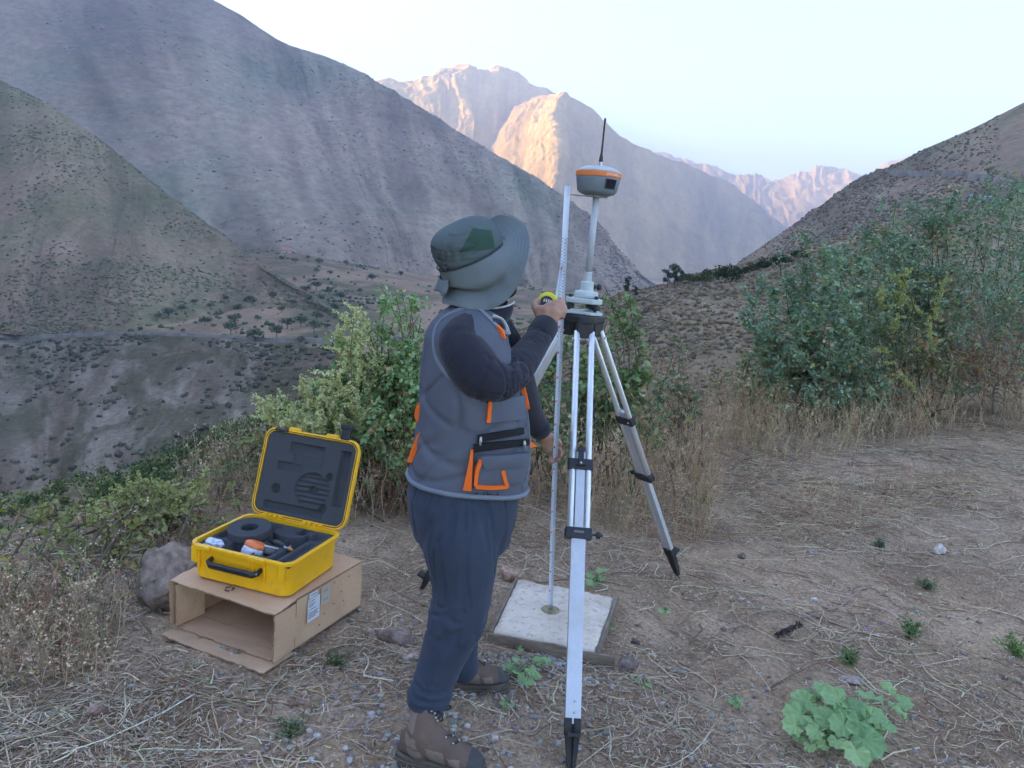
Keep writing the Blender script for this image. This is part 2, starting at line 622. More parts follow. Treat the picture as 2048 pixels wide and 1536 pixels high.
kG.bump(kG.noise(_p, .16, 6, .6), .8, 2.2)


def dispG(U, V, B):
    f = np.clip(V / 0.18, 0.12, 1)
    return f * (gully(U, V, 17, 5.5, 43) + 4 * fbm(B[..., 0] / 50, B[..., 1] / 50, B[..., 2] / 50, 4, 45) + .8 * fbm(B[..., 0] / 6, B[..., 1] / 6, B[..., 2] / 6, 3, 46))


scarp, BG = loft('cliff', [T_front, G_mid, G_base, back(G_base, -60, 45)], 380, 150, kG.m, dispG)
tag(scarp, 'bare eroded grey and brown scarp dropping to the river')

# ---- slope of our own side: below the ledge on the left, brown hill behind the tripod, rising right
N_sil = [WD(-120, -25, -50), P(-600, 1180, 80), P(-200, 1070, 100), P(0, 1010, 108), P(200, 975, 112), P(330, 935, 118), P(430, 897, 124), P(520, 862, 130), P(650, 815, 140), P(800, 765, 150), P(950, 705, 165), P(1100, 650, 185),
         P(1240, 597, 205), P(1300, 583, 205), P(1345, 574, 203), P(1400, 555, 200), P(1480, 537, 198), P(1560, 515, 195), P(1700, 480, 190), P(1900, 440, 180), P(2200, 400, 165)]
N_low = [WD(-16, -1, -8), P(-600, 1700, 14), P(-200, 1500, 17), P(0, 1330, 20), P(200, 1230, 23), P(330, 1170, 25), P(430, 1120, 26), P(520, 1080, 27), P(650, 1020, 28), P(800, 960, 29), P(950, 890, 30), P(1100, 800, 32),
         P(1240, 715, 34), P(1300, 700, 35), P(1345, 690, 36), P(1400, 680, 37), P(1480, 672, 38), P(1560, 665, 38), P(1700, 650, 36), P(1900, 635, 34), P(2200, 620, 32)]
N_near = []
for q in N_low:
    w_ = W(*q[1:]) if q[0] == 'p' else Vector(q[1:]); d_ = Vector((w_.x, w_.y, 0)).normalized()
    N_near.append(WD(d_.x * 6.5, d_.y * 6.5 + 1.5, -1.6))
kN = NT('slope_soil')
_p = kN.geo()
_c = kN.ramp(kN.noise(_p, .09, 5, .6, .5), [(.3, (0.199, 0.148, 0.091)), (.5, (0.307, 0.211, 0.137)), (.7, (0.399, 0.281, 0.182))])
_c = kN.mix(kN.ramp(kN.noise(_p, .05, 4), [(.42, 0.0), (.62, .9)]), _c, (0.177, 0.162, 0.081))
_v = kN.voro(kN.mapping(_p, (1, 1, 1.6)), .42)
_c = kN.mix(kN.ramp(_v, [(.22, .75), (.42, 0.0)]), _c, (0.153, 0.140, 0.065))
_c = kN.mix(1.0, _c, kN.ramp(kN.noise(_p, 1.6, 5, .65), [(.25, .65), (.75, 1.3)]), 'MULTIPLY')
kN.set(_c, .95, 0, .1)
kN.bump(kN.noise(_p, 1.1, 6, .65), .8, .35)


def dispN(U, V, B):
    f = np.clip(V / .25, 0, 1) * np.clip((1 - V) / .08, .35, 1)
    return f * (2.5 * fbm(B[..., 0] / 38, B[..., 1] / 38, None, 4, 55) + .5 * fbm(B[..., 0] / 5, B[..., 1] / 5, None, 4, 56) + .16 * fbm(B[..., 0] / 1.2, B[..., 1] / 1.2, None, 3, 57))


slopeN, BN = loft('slope', [N_near, N_low, lerp_row(N_low, N_sil, .45, .12), N_sil, back(N_sil, 25, 9), back(N_sil, 120, 75)], 350, 230, kN.m, dispN)
tag(slopeN, 'brown scrubby slope below and behind the ledge')

# ---- right hill with the dirt road cut
R_ridge = [P(1290, 660, 460), P(1400, 595, 450), P(1480, 528, 445), P(1570, 465, 440), P(1640, 415, 435), P(1700, 372, 430), P(1735, 352, 428), P(1785, 333, 425), P(1850, 300, 418), P(1950, 255, 408), P(2048, 205, 400), P(2300, 80, 390), P(2800, -150, 370)]
R_base = [P(1290, 720, 240), P(1400, 650, 235), P(1480, 610, 232), P(1570, 580, 228), P(1640, 560, 226), P(1700, 548, 224), P(1735, 540, 222), P(1785, 530, 220), P(1850, 520, 216), P(1950, 505, 210), P(2048, 490, 200), P(2300, 470, 190), P(2800, 440, 170)]
R_rows = [back(R_ridge, 160, 90), back(R_ridge, 40, 8), R_ridge, lerp_row(R_ridge, R_base, .35, .02), lerp_row(R_ridge, R_base, .7, .04), R_base, back(R_base, -30, 20)]
mR = dirt_mat('right_hill_soil', [(0.238, 0.174, 0.112), (0.315, 0.223, 0.156), (0.386, 0.278, 0.200)], 0.012,
              speck=(0.35, 0.40, (0.131, 0.111, 0.063)), streak=(20, 9, .3, (0.416, 0.306, 0.213)), bump=(0.285, 0.721, 1.478),
              green=((0.200, 0.188, 0.100), 0.012, .46, .66))


def dispR(U, V, B):
    f = np.clip((V - 0.28) / 0.12, 0.2, 1)
    return f * (gully(U, V, 9, 4.5, 63) + 3 * fbm(B[..., 0] / 60, B[..., 1] / 60, B[..., 2] / 60, 4, 65) + .7 * fbm(B[..., 0] / 5, B[..., 1] / 5, B[..., 2] / 5, 3, 68))


hillR, BR = loft('hill', R_rows, 260, 150, mR, dispR)
tag(hillR, 'brown hillside rising at the right edge with a dirt road cut across it')

# ---- far mountains
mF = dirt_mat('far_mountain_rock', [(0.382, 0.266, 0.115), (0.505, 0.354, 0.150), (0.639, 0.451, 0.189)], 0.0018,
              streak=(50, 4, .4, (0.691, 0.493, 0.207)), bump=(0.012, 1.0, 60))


def disp_far(nu, amp, seed, lo=.3):
    def f(U, V, B):
        fd = np.clip((V - lo) / .12, .45, 1)
        return fd * (gully(U, V, nu, amp, seed) + amp * .8 * fbm(B[..., 0] / 700, B[..., 1] / 700, B[..., 2] / 700, 6, seed + 4) + amp * .40 * fbm(B[..., 0] / 260, B[..., 1] / 260, B[..., 2] / 260, 5, seed + 14, ridged=True) + amp * .22 * fbm(B[..., 0] / 110, B[..., 1] / 110, B[..., 2] / 110, 4, seed + 24, ridged=True)) + amp * .16 * fbm(B[..., 0] / 110, B[..., 1] / 90, B[..., 2] / 90, 4, seed + 7)
    return f


A_ridge = [P(300, 210, 6200), P(560, 185, 6400), P(750, 168, 6600), P(800, 172, 6700), P(850, 164, 6800), P(895, 152, 6900), P(935, 148, 6900), P(965, 156, 6950), P(1000, 148, 7000), P(1040, 162, 7050), P(1085, 192, 7100), P(1130, 225, 7200), P(1250, 330, 7400)]
A_base = [P(300, 520, 4300), P(560, 520, 4400), P(700, 520, 4500), P(760, 520, 4600), P(820, 520, 4700), P(870, 520, 4800), P(920, 520, 4900), P(960, 520, 5000), P(1000, 520, 5200), P(1040, 520, 5400), P(1085, 520, 5600), P(1130, 520, 5800), P(1250, 520, 6200)]
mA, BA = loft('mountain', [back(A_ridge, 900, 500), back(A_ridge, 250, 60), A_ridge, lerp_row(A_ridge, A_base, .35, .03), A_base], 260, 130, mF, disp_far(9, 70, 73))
tag(mA, 'far hazy mountain with a sunlit rounded crest')

B_rows = [
    [P(1040, 215, 6900), P(1075, 200, 6300), P(1100, 197, 5850), P(1121, 190, 5640), P(1128, 187, 5600), P(1138, 195, 5640), P(1180, 224, 5780), P(1250, 285, 6000), P(1330, 320, 6300), P(1400, 347, 6600), P(1460, 374, 6800), P(1510, 408, 6900), P(1545, 438, 7000), P(1600, 490, 7100)],
    [P(1000, 265, 6500), P(1030, 245, 6100), P(1068, 238, 5650), P(1090, 236, 5420), P(1103, 234, 5220), P(1118, 248, 5260), P(1170, 300, 5380), P(1250, 360, 5550), P(1330, 400, 5800), P(1400, 425, 6050), P(1460, 440, 6200), P(1515, 460, 6300), P(1570, 480, 6400), P(1640, 500, 6450)],
    [P(970, 330, 6200), P(1000, 310, 5850), P(1050, 302, 5400), P(1092, 300, 5080), P(1114, 300, 4850), P(1128, 315, 4900), P(1175, 380, 5030), P(1250, 440, 5150), P(1330, 480, 5300), P(1400, 495, 5450), P(1460, 505, 5550), P(1515, 515, 5650), P(1570, 520, 5750), P(1640, 530, 5850)],
    [P(940, 420, 5800), P(980, 410, 5500), P(1040, 400, 5100), P(1080, 400, 4750), P(1104, 402, 4520), P(1120, 415, 4550), P(1175, 470, 4620), P(1250, 530, 4680), P(1330, 560, 4750), P(1400, 570, 4850), P(1460, 580, 4950), P(1515, 585, 5050), P(1570, 590, 5150), P(1640, 600, 5250)],
    [P(900, 560, 5000), P(980, 560, 4800), P(1040, 560, 4500), P(1080, 565, 4300), P(1100, 570, 4200), P(1120, 580, 4180), P(1175, 600, 4100), P(1250, 620, 4100), P(1330, 630, 4100), P(1400, 640, 4200), P(1460, 640, 4300), P(1515, 650, 4400), P(1570, 650, 4500), P(1640, 650, 4600)]]
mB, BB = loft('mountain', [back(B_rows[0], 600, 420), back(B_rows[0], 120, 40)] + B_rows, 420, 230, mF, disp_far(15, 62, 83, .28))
tag(mB, 'far pointed mountain with a golden sunlit left flank')

C_ridge = [P(1200, 300, 11500), P(1320, 312, 11500), P(1350, 322, 11500), P(1385, 331, 11400), P(1430, 336, 11200), P(1470, 357, 11000), P(1510, 362, 10800), P(1550, 368, 10600), P(1590, 356, 10500), P(1625, 346, 10500), P(1660, 343, 10500), P(1700, 350, 10400), P(1730, 356, 10300), P(1800, 330, 10300), P(1950, 300, 10300)]
C_base = [P(1200, 520, 8600), P(1320, 520, 8600), P(1350, 520, 8600), P(1385, 520, 8600), P(1430, 520, 8600), P(1470, 520, 8600), P(1510, 520, 8600), P(1550, 520, 8600), P(1590, 520, 8600), P(1625, 520, 8600), P(1660, 520, 8600), P(1700, 520, 8600), P(1730, 520, 8600), P(1800, 520, 8600), P(1950, 520, 8600)]
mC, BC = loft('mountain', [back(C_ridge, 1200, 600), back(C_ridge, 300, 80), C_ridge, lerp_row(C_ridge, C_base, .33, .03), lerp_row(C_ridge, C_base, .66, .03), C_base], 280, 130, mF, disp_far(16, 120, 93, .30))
tag(mC, 'farthest craggy mountain range glowing in low sun at the valley end')

# ---- far valley floor: one low sheet under everything, out to the mountains' feet
kV = NT('valley_floor_soil')
_p = kV.geo()
kV.set(kV.ramp(kV.noise(_p, .004, 6, .6), [(.35, (.12, .11, .075)), (.65, (.24, .19, .14))]), .95, 0, .1)
kV.bump(kV.noise(_p, .02, 5), .6, 8)
_g = np.meshgrid(np.linspace(-6000, 8000, 70), np.linspace(-4000, 14000, 90))
_V = np.stack([_g[0], _g[1], -150 + 8 * fbm(_g[0] / 900, _g[1] / 900, None, 3, 99)], -1)
_V[..., 2] = np.where(_V[..., 1] > 1500, -130 + (_V[..., 1] - 1500) * .004, _V[..., 2])
_i = np.arange(_V.shape[0] * _V.shape[1]).reshape(_V.shape[:2])
np_obj('valley_floor', _V.reshape(-1, 3), np.stack([_i[:-1, :-1], _i[:-1, 1:], _i[1:, 1:], _i[1:, :-1]], -1).reshape(-1, 4), kV.m, kind='structure', smooth=True, label='low valley floor far below the ledge')

# ---------------------------------------------------------------- near ground: the ledge
EDGE = np.array([(-9, 1.0), (-4.6, 1.6), (-2.9, 3.2), (-2.35, 4.2), (-1.9, 5.2), (-1.1, 6.0), (.2, 6.9), (1.6, 8.3), (3.4, 9.9), (6, 11.5), (10, 13), (18, 15)], float)


def edge_dist(x, y):
    """signed distance to the ledge edge (positive = beyond it, over the drop)"""
    x = np.asarray(x, float); y = np.asarray(y, float)
    best = np.full(x.shape, 1e9); sgn = np.zeros(x.shape)
    for (ax, ay), (bx_, by) in zip(EDGE[:-1], EDGE[1:]):
        dx, dy = bx_ - ax, by - ay
        t = np.clip(((x - ax) * dx + (y - ay) * dy) / (dx * dx + dy * dy), 0, 1)
        ex, ey = x - (ax + t * dx), y - (ay + t * dy)
        d = np.hypot(ex, ey)
        s = np.where(dx * ey - dy * ex > 0, 1.0, -1.0)
        m = d < best
        best = np.where(m, d, best); sgn = np.where(m, s, sgn)
    return best * sgn


def ground_z(x, y):
    x = np.asarray(x, float); y = np.asarray(y, float)
    e = edge_dist(x, y)
    z = .05 * fbm(x / 1.9, y / 1.9, None, 3, 121) * np.clip((np.hypot(x + .05, y - 3) - .9) / 1.5, 0.15, 1)
    z = z - .10 * np.clip(e + .9, 0, 1.2) ** 2
    z = z - .62 * np.clip(e - .1, 0, None)
    z = z + .045 * np.clip(x - 2.2, 0, None) ** 1.2
    return z


def ground_fine(x, y):
    z = ground_z(x, y)
    n1 = fbm(x / .23, y / .23, None, 4, 131)
    n2 = fbm(x / .055, y / .055, None, 3, 135)
    slab = np.clip((np.hypot(x - .19, y - 3.45) - .45) / .3, 0.0, 1)
    return z + (n1 * .020 + n2 * .012) * slab


_na, _nr = 420, 400
_az = np.tan(np.radians(np.linspace(-56, 56, _na)))
_rr = 1.0 * (24.0 / 1.0) ** np.linspace(0, 1, _nr)
_X = _az[None, :] * _rr[:, None]; _Y = _rr[:, None] * np.ones((1, _na))
_Z = ground_fine(_X, _Y)
kD = NT('ledge_dirt')
_p = kD.geo()
_c = kD.ramp(kD.noise(_p, 1.3, 6, .62, .5), [(.30, (0.239, 0.157, 0.095)), (.5, (0.358, 0.243, 0.153)), (.70, (0.500, 0.356, 0.234))])
_c = kD.mix(kD.ramp(kD.noise(_p, .45, 4, .6, .6), [(.46, 0.0), (.62, .65)]), _c, (0.477, 0.345, 0.234))
_c = kD.mix(kD.ramp(kD.noise(_p, 9, 6, .7), [(.50, 0.0), (.68, .55)]), _c, (0.179, 0.118, 0.078))
_pv = kD.n('TexVoronoi'); _pv.inputs['Scale'].default_value = 70; kD.l(_p, _pv.inputs['Vector'])
_ps = kD.n('SeparateColor'); kD.l(_pv.outputs['Color'], _ps.inputs[0])
_pm = kD.math('MULTIPLY', kD.ramp(_ps.outputs[0], [(.66, 0.0), (.7, 1.0)]), kD.ramp(_pv.outputs['Distance'], [(.28, 1.0), (.42, 0.0)]))
_c = kD.mix(_pm, _c, kD.ramp(_ps.outputs[1], [(.1, (0.239, 0.176, 0.124)), (.9, (0.621, 0.488, 0.355))]))
_c = kD.mix(1.0, _c, kD.ramp(kD.noise(_p, .8, 5, .6, 1.0), [(.34, .86), (.64, 1.14)]), 'MULTIPLY')
_c = kD.mix(1.0, _c, kD.ramp(kD.noise(_p, 55, 5, .7), [(.28, .45), (.72, 1.5)]), 'MULTIPLY')
kD.set(_c, .95, 0, .12)
_h = kD.math('ADD', kD.noise(_p, 45, 6, .7), kD.math('MULTIPLY', _pm, .35))
kD.bump(_h, .9, .012)
_i = np.arange(_na * _nr).reshape(_nr, _na)
ground = np_obj('ground', np.stack([_X, _Y, _Z], -1).reshape(-1, 3), np.stack([_i[:-1, :-1], _i[:-1, 1:], _i[1:, 1:], _i[1:, :-1]], -1).reshape(-1, 4), kD.m, kind='structure', smooth=True, label='trampled dry dirt of the ledge in front')

# ground behind and beside the camera, so that the ledge goes on
_g = np.meshgrid(np.linspace(-6, 14, 60), np.linspace(-8, 1.02, 40))
_V = np.stack([_g[0], _g[1], ground_z(_g[0], _g[1]) - .004], -1)
_i = np.arange(_V.shape[0] * _V.shape[1]).reshape(_V.shape[:2])
np_obj('ground', _V.reshape(-1, 3), np.stack([_i[:-1, :-1], _i[:-1, 1:], _i[1:, 1:], _i[1:, :-1]], -1).reshape(-1, 4), kD.m, kind='structure', smooth=True, label='dirt of the ledge at the photographer\'s feet')


def gz(x, y): return float(ground_z(np.array(x), np.array(y)))


# ---------------------------------------------------------------- haze
_bm = bmesh.new()
bx(_bm, (-6500, -4500, -175), (8600, 14500, 1900))
haze = bm_obj('haze', _bm, bpy.data.materials.new('haze_air'), kind='stuff', label='thin pale blue haze filling the valley air')
_m = haze.data.materials[0]; _m.use_nodes = True
_t = _m.node_tree; _t.nodes.remove(_t.nodes['Principled BSDF'])
_pvv = _t.nodes.new('ShaderNodeVolumePrincipled')
_pvv.inputs['Color'].default_value = (.56, .68, 1.0, 1)
_pvv.inputs['Density'].default_value = 0.00017
_pvv.inputs['Anisotropy'].default_value = 0.2
_t.links.new(_pvv.outputs[0], _t.nodes['Material Output'].inputs['Volume'])
haze.display_type = 'WIRE'
# ================================================================ DISTANT VEGETATION, ROADS, HOUSES
def ico():
    bm = bmesh.new()
    bmesh.ops.create_icosphere(bm, subdivisions=1, radius=1)
    V = np.array([v.co[:] for v in bm.verts]); F = np.array([[v.index for v in f.verts] for f in bm.faces])
    bm.free()
    return V, F


ICO_V, ICO_F = ico()


def blobs(name, C, size, cols, mat, squash=.7, jag=.35, **kw):
    """scatter of small irregular tufts"""
    n = len(C); k = len(ICO_V)
    ang = RNG.uniform(0, 6.28, n)
    ca, sa = np.cos(ang)[:, None], np.sin(ang)[:, None]
    J = 1 + RNG.uniform(-jag, jag, (n, k))
    x = ICO_V[None, :, 0] * J; y = ICO_V[None, :, 1] * J; z = ICO_V[None, :, 2] * J
    pw = RNG.uniform(.35, 1, n) ** 1.6 * 1.9
    sx = (size * pw)[:, None]; sz = (size * squash * pw * RNG.uniform(.7, 1.3, n))[:, None]
    X = (x * ca - y * sa) * sx + C[:, 0:1]
    Yy = (x * sa + y * ca) * sx * .8 + C[:, 1:2]
    Z = z * sz + C[:, 2:3] + sz * .35
    V = np.stack([X, Yy, Z], -1).reshape(-1, 3)
    F = (ICO_F[None] + (np.arange(n) * k)[:, None, None]).reshape(-1, 3)
    cc = np.repeat(cols, k, axis=0)
    return np_obj(name, V, F, mat, cols=cc, kind='stuff', smooth=False, **kw)


def sample(B, n, urange=(0, 1), vrange=(0, 1), dens=None, seed=0):
    """random points on a lofted sheet B (nv,nu,3)"""
    r = np.random.default_rng(seed)
    nv, nu, _ = B.shape
    u = r.uniform(*urange, n * 3) * (nu - 1.001); v = r.uniform(*vrange, n * 3) * (nv - 1.001)
    i = v.astype(int); j = u.astype(int); fv = (v - i)[:, None]; fu = (u - j)[:, None]
    Pp = B[i, j] * (1 - fu) * (1 - fv) + B[i, j + 1] * fu * (1 - fv) + B[i + 1, j] * (1 - fu) * fv + B[i + 1, j + 1] * fu * fv
    if dens is not None:
        Pp = Pp[r.uniform(0, 1, len(Pp)) < dens(Pp)]
    return Pp[:n]


def jitter(base, n, amt=.3, seed=0):
    r = np.random.default_rng(seed)
    return np.clip(np.array(base)[None] * r.uniform(1 - amt, 1 + amt, (n, 1)) * r.uniform(.9, 1.1, (n, 3)), .005, .9)


tuft_mat = attr_mat('scrub_tufts', .95, .1, .8, .7, 1.3)


def clump(sc, lo, hi, seed):
    return lambda Q: np.clip((fbm(Q[:, 0] / sc, Q[:, 1] / sc, Q[:, 2] / sc, 4, seed) - lo) / (hi - lo), .05, 1)


_c = sample(BL, 4200, (.30, 1), (.32, .98), clump(160, -.25, .35, 5), 1)
blobs('mountain_scrub', _c, 1.45, jitter((.23, .20, .165), len(_c), .3, 1), tuft_mat, squash=.45, label='sparse dark scrub dotted over the left mountain')
_c = sample(BS, 9500, (.1, 1), (.30, 1), clump(70, -.3, .3, 6), 2)
blobs('spur_scrub', _c, .85, jitter((.19, .18, .11), len(_c), .35, 2), tuft_mat, squash=.55, label='low olive scrub covering the left spur')
_c = sample(BG, 2600, (.1, .8), (.02, .98), clump(40, -.05, .4, 7), 3)
blobs('scarp_scrub', _c, 1.1, jitter((.14, .125, .08), len(_c), .4, 3), tuft_mat, label='brushy scrub in the gullies of the scarp')
_c = sample(BT, 3600, (.1, .9), (0, 1), clump(60, .05, .45, 8), 4)
blobs('terrace_scrub', _c, 1.2, jitter((.11, .13, .07), len(_c), .35, 4), tuft_mat, label='low green scrub on the valley terrace')
_c = sample(BR, 8500, (.05, .8), (.33, 1), clump(50, -.4, .2, 9), 5)
blobs('hill_scrub', _c, .50, jitter((.24, .195, .15), len(_c), .35, 5), tuft_mat, label='dry tussocks over the right hillside')
_c = sample(BN, 30000, (.40, 1), (.04, .72), clump(14, -.5, .2, 10), 6)
blobs('slope_tussocks', _c, .24 * np.clip(_c[:, 1] / 90, .3, 1.2), jitter((.21, .16, .105), len(_c), .4, 6), tuft_mat, label='dry grass tussocks on the brown hill behind the tripod')


# ---- leaf clouds --------------------------------------------------------------------------
def leaf_quads(C, size, cols, seed=0, fold=.35, aspect=.62, up=0.5):
    """small folded leaves (2 quads each) with random orientation. C (n,3), size (n,)"""
    r = np.random.default_rng(seed)
    n = len(C)
    d = r.normal(size=(n, 3)); d[:, 2] += up * .3
    d /= np.linalg.norm(d, axis=1, keepdims=True)
    h = r.normal(size=(n, 3)); h[:, 2] += up * 2
    s = np.cross(d, h); s /= np.linalg.norm(s, axis=1, keepdims=True) + 1e-9
    nn = np.cross(s, d)
    size = np.asarray(size)[:, None]
    base = C
    tip = C + d * size
    m1 = C + d * size * .45
    w = size * aspect * .5
    l = m1 + s * w + nn * w * fold
    rr = m1 - s * w + nn * w * fold
    V = np.stack([base, rr, tip, l], 1).reshape(-1, 3)
    i = np.arange(n)[:, None] * 4
    F = np.concatenate([i + np.array([[0, 1, 2]]), i + np.array([[0, 2, 3]])], 0)
    return V, F, np.repeat(cols, 4, axis=0)


def crown_points(center, rad, n, seed, lobes=7, hollow=.45):
    r = np.random.default_rng(seed)
    L = r.normal(size=(lobes, 3)); L /= np.linalg.norm(L, axis=1, keepdims=True)
    L = L * r.uniform(.35, .75, (lobes, 1))
    L[:, 2] = np.abs(L[:, 2]) * .9 - .2
    k = r.integers(0, lobes, n)
    q = r.normal(size=(n, 3)); q /= np.linalg.norm(q, axis=1, keepdims=True)
    q *= r.uniform(hollow, 1, (n, 1)) ** .7 * r.uniform(.32, .5, (n, 1))
    pts = (L[k] + q) * np.array(rad)[None] + np.array(center)[None]
    return pts, k


far_leaf = leaf_mat('far_foliage', .8, .15, .1)
bark = simple_mat('far_bark', (.10, .075, .055), .95, var=.3, scale=3, spec=.1)


def tree_mesh_pair(seed, h, w, col, n=420, lsize=.32, trunk=.35):
    """trunk with limbs and crown meshes of a small tree, base at origin"""
    r = random.Random(seed)
    bm = bmesh.new()
    tube(bm, [(0, 0, -.5), (.05 * w, 0, h * .2), (.0, .05 * w, h * .45), (.04 * w, 0, h * .75)], [h * .035, h * .028, h * .02, h * .008], 6)
    for k in range(5):
        a = r.uniform(0, 6.28); z0 = h * r.uniform(.22, .5)
        tube(bm, [(.03 * w, 0, z0), (math.cos(a) * w * .2, math.sin(a) * w * .2, z0 + h * .15), (math.cos(a) * w * .38, math.sin(a) * w * .38, z0 + h * .28)], [h * .016, h * .011, h * .005], 5)
    me = bpy.data.meshes.new('trunk'); bm.to_mesh(me); bm.free(); me.materials.append(bark)
    pts, k = crown_points((0, 0, h * (.5 + trunk * .5)), (w * .62, w * .62, h * .62 * (1 - trunk) + h * .08), n, seed, 9)
    cols = jitter(col, n, .35, seed) * (0.75 + .5 * ((k % 3) / 2))[:, None]
    V, F, cc = leaf_quads(pts, np.full(n, lsize) * np.random.default_rng(seed).uniform(.6, 1.3, n), cols, seed)
    me2 = np_mesh('crown', V, F, cc); me2.materials.append(far_leaf)
    return me, me2


def place_tree(name, pair, loc, scale, rz, label, cat='tree', group=None):
    e = bpy.data.objects.new(name, None); e.empty_display_size = .5
    COL.objects.link(e)
    e.location = loc; e.scale = (scale,) * 3; e.rotation_euler = (0, 0, rz)
    tag(e, label, cat, group)
    for nm, me in (('trunk', pair[0]), ('crown', pair[1])):
        o = bpy.data.objects.new(nm, me); COL.objects.link(o); o.parent = e
    return e


def on_sheet(B, px, py):
    """nearest vertex of sheet B to the view ray through (px,py), nearest along the ray"""
    d = np.array(ray(px, py)); c = np.array(CAM_P)
    Q = B.reshape(-1, 3) - c
    t = Q @ d
    e = np.linalg.norm(Q - t[:, None] * d, axis=1) / np.maximum(t, 1)
    k = np.argsort(e)[:6]
    k = k[np.argmin(t[k])]
    return Vector(B.reshape(-1, 3)[k])


acacia = [tree_mesh_pair(200 + i, 4.2, 4.8, c, 420, .55, .25) for i, c in enumerate([(.10, .135, .075), (.12, .14, .08), (.085, .11, .07), (.135, .15, .085)])]
_spots = [(505, 690), (552, 672), (575, 655), (598, 690), (460, 668), (470, 648), (410, 650), (440, 640), (515, 640), (560, 625), (600, 650), (625, 665), (632, 640), (655, 655), (585, 610), (620, 610), (640, 600),
          (670, 620), (690, 640), (545, 600), (500, 610), (475, 618), (450, 600), (420, 618), (390, 606), (365, 622), (340, 634), (318, 640), (680, 598), (610, 585), (632, 575), (590, 560), (660, 585), (700, 600), (530, 585), (720, 585), (745, 560),
          (560, 520), (590, 524), (615, 517), (640, 528), (600, 505), (650, 512), (690, 530), (720, 535), (630, 545), (660, 548), (770, 548), (800, 552)]
_rt = random.Random(5)
for i, (px, py) in enumerate(_spots):
    q = on_sheet(BT if py > 500 and px > 480 else (BS if px < 480 and py < 645 else BT), px, py)
    place_tree('valley_tree', acacia[i % 4], q, _rt.uniform(.9, 1.9) * (1.25 if i in (0, 3) else 1), _rt.uniform(0, 6.28), 'small round green tree scattered on the dry valley terrace', group='scattered trees on the valley terrace')

# eucalyptus by the hill crest
def euc_mesh(seed, h, w):
    r = np.random.default_rng(seed)
    bm = bmesh.new()
    tube(bm, [(0, 0, -.4), (.02 * h, 0, h * .35), (-.01 * h, .01, h * .7), (.015 * h, 0, h * .96)], [h * .022, h * .017, h * .011, h * .004], 6)
    for k in range(7):
        a = r.uniform(0, 6.28); z0 = h * r.uniform(.3, .8)
        tube(bm, [(0, 0, z0), (math.cos(a) * w * .22, math.sin(a) * w * .22, z0 + h * .07), (math.cos(a) * w * .36, math.sin(a) * w * .36, z0 + h * .15)], [h * .008, h * .006, h * .003], 5)
    me = bpy.data.meshes.new('trunk'); bm.to_mesh(me); bm.free(); me.materials.append(bark)
    P_ = []; K_ = []
    for k in range(9):
        a = r.uniform(0, 6.28); rr = w * r.uniform(.05, .33); z = h * (.32 + .075 * k)
        p, kk = crown_points((math.cos(a) * rr, math.sin(a) * rr, z), (w * .34, w * .34, h * .12), 90, seed + k, 5)
        P_.append(p); K_.append(np.full(90, k))
    P_ = np.concatenate(P_); K_ = np.concatenate(K_)
    cols = jitter((.055, .075, .05), len(P_), .35, seed) * (.75 + .25 * (K_ % 3))[:, None]
    V, F, cc = leaf_quads(P_, np.full(len(P_), h * .06), cols, seed, up=-.5)
    me2 = np_mesh('crown', V, F, cc); me2.materials.append(far_leaf)
    return me, me2


for i, (px, py, top, w, lab) in enumerate([
        (1333, 577, 536, .62, 'slender dark eucalyptus on the crest, leftmost of the close trio'),
        (1347, 575, 533, .6, 'tallest eucalyptus in the middle of the trio on the crest'),
        (1361, 572, 545, .7, 'shorter eucalyptus at the right end of the trio on the crest'),
        (1253, 596, 558, .42, 'lone thin eucalyptus on the crest just right of the tripod head'),
        (1267, 597, 574, .6, 'small stubby eucalyptus beside the lone thin one')]):
    q = on_sheet(BN, px, py)
    hh = (py - top + 4) / FPX * q.y * 1.02
    place_tree('eucalyptus_tree', euc_mesh(300 + i, hh, hh * w), q, 1, i, lab, 'tree')

# bushes along the crest of the brown hill
bush_pairs = [tree_mesh_pair(400 + i, 1.7, 2.4, c, 300, .33, .02) for i, c in enumerate([(.06, .08, .035), (.075, .09, .04), (.05, .07, .035)])]
for i in range(30):
    t = i / 29
    px = 1375 + t * 235 + _rt.uniform(-5, 5)
    py = np.interp(px, [1375, 1400, 1480, 1560, 1620], [566, 558, 541, 522, 508]) + _rt.uniform(0, 10)
    q = on_sheet(BN, px, py)
    place_tree('crest_bush', bush_pairs[i % 3], q, _rt.uniform(.6, 1.25), _rt.uniform(0, 6), 'dark green bush in the hedge line along the brown hill crest', 'bush', 'bushes along the brown hill crest')
q = on_sheet(BN, 1450, 566)
place_tree('crest_bush', bush_pairs[2], q, 1.5, 1, 'round blue-grey bush standing alone below the hedge line', 'bush')

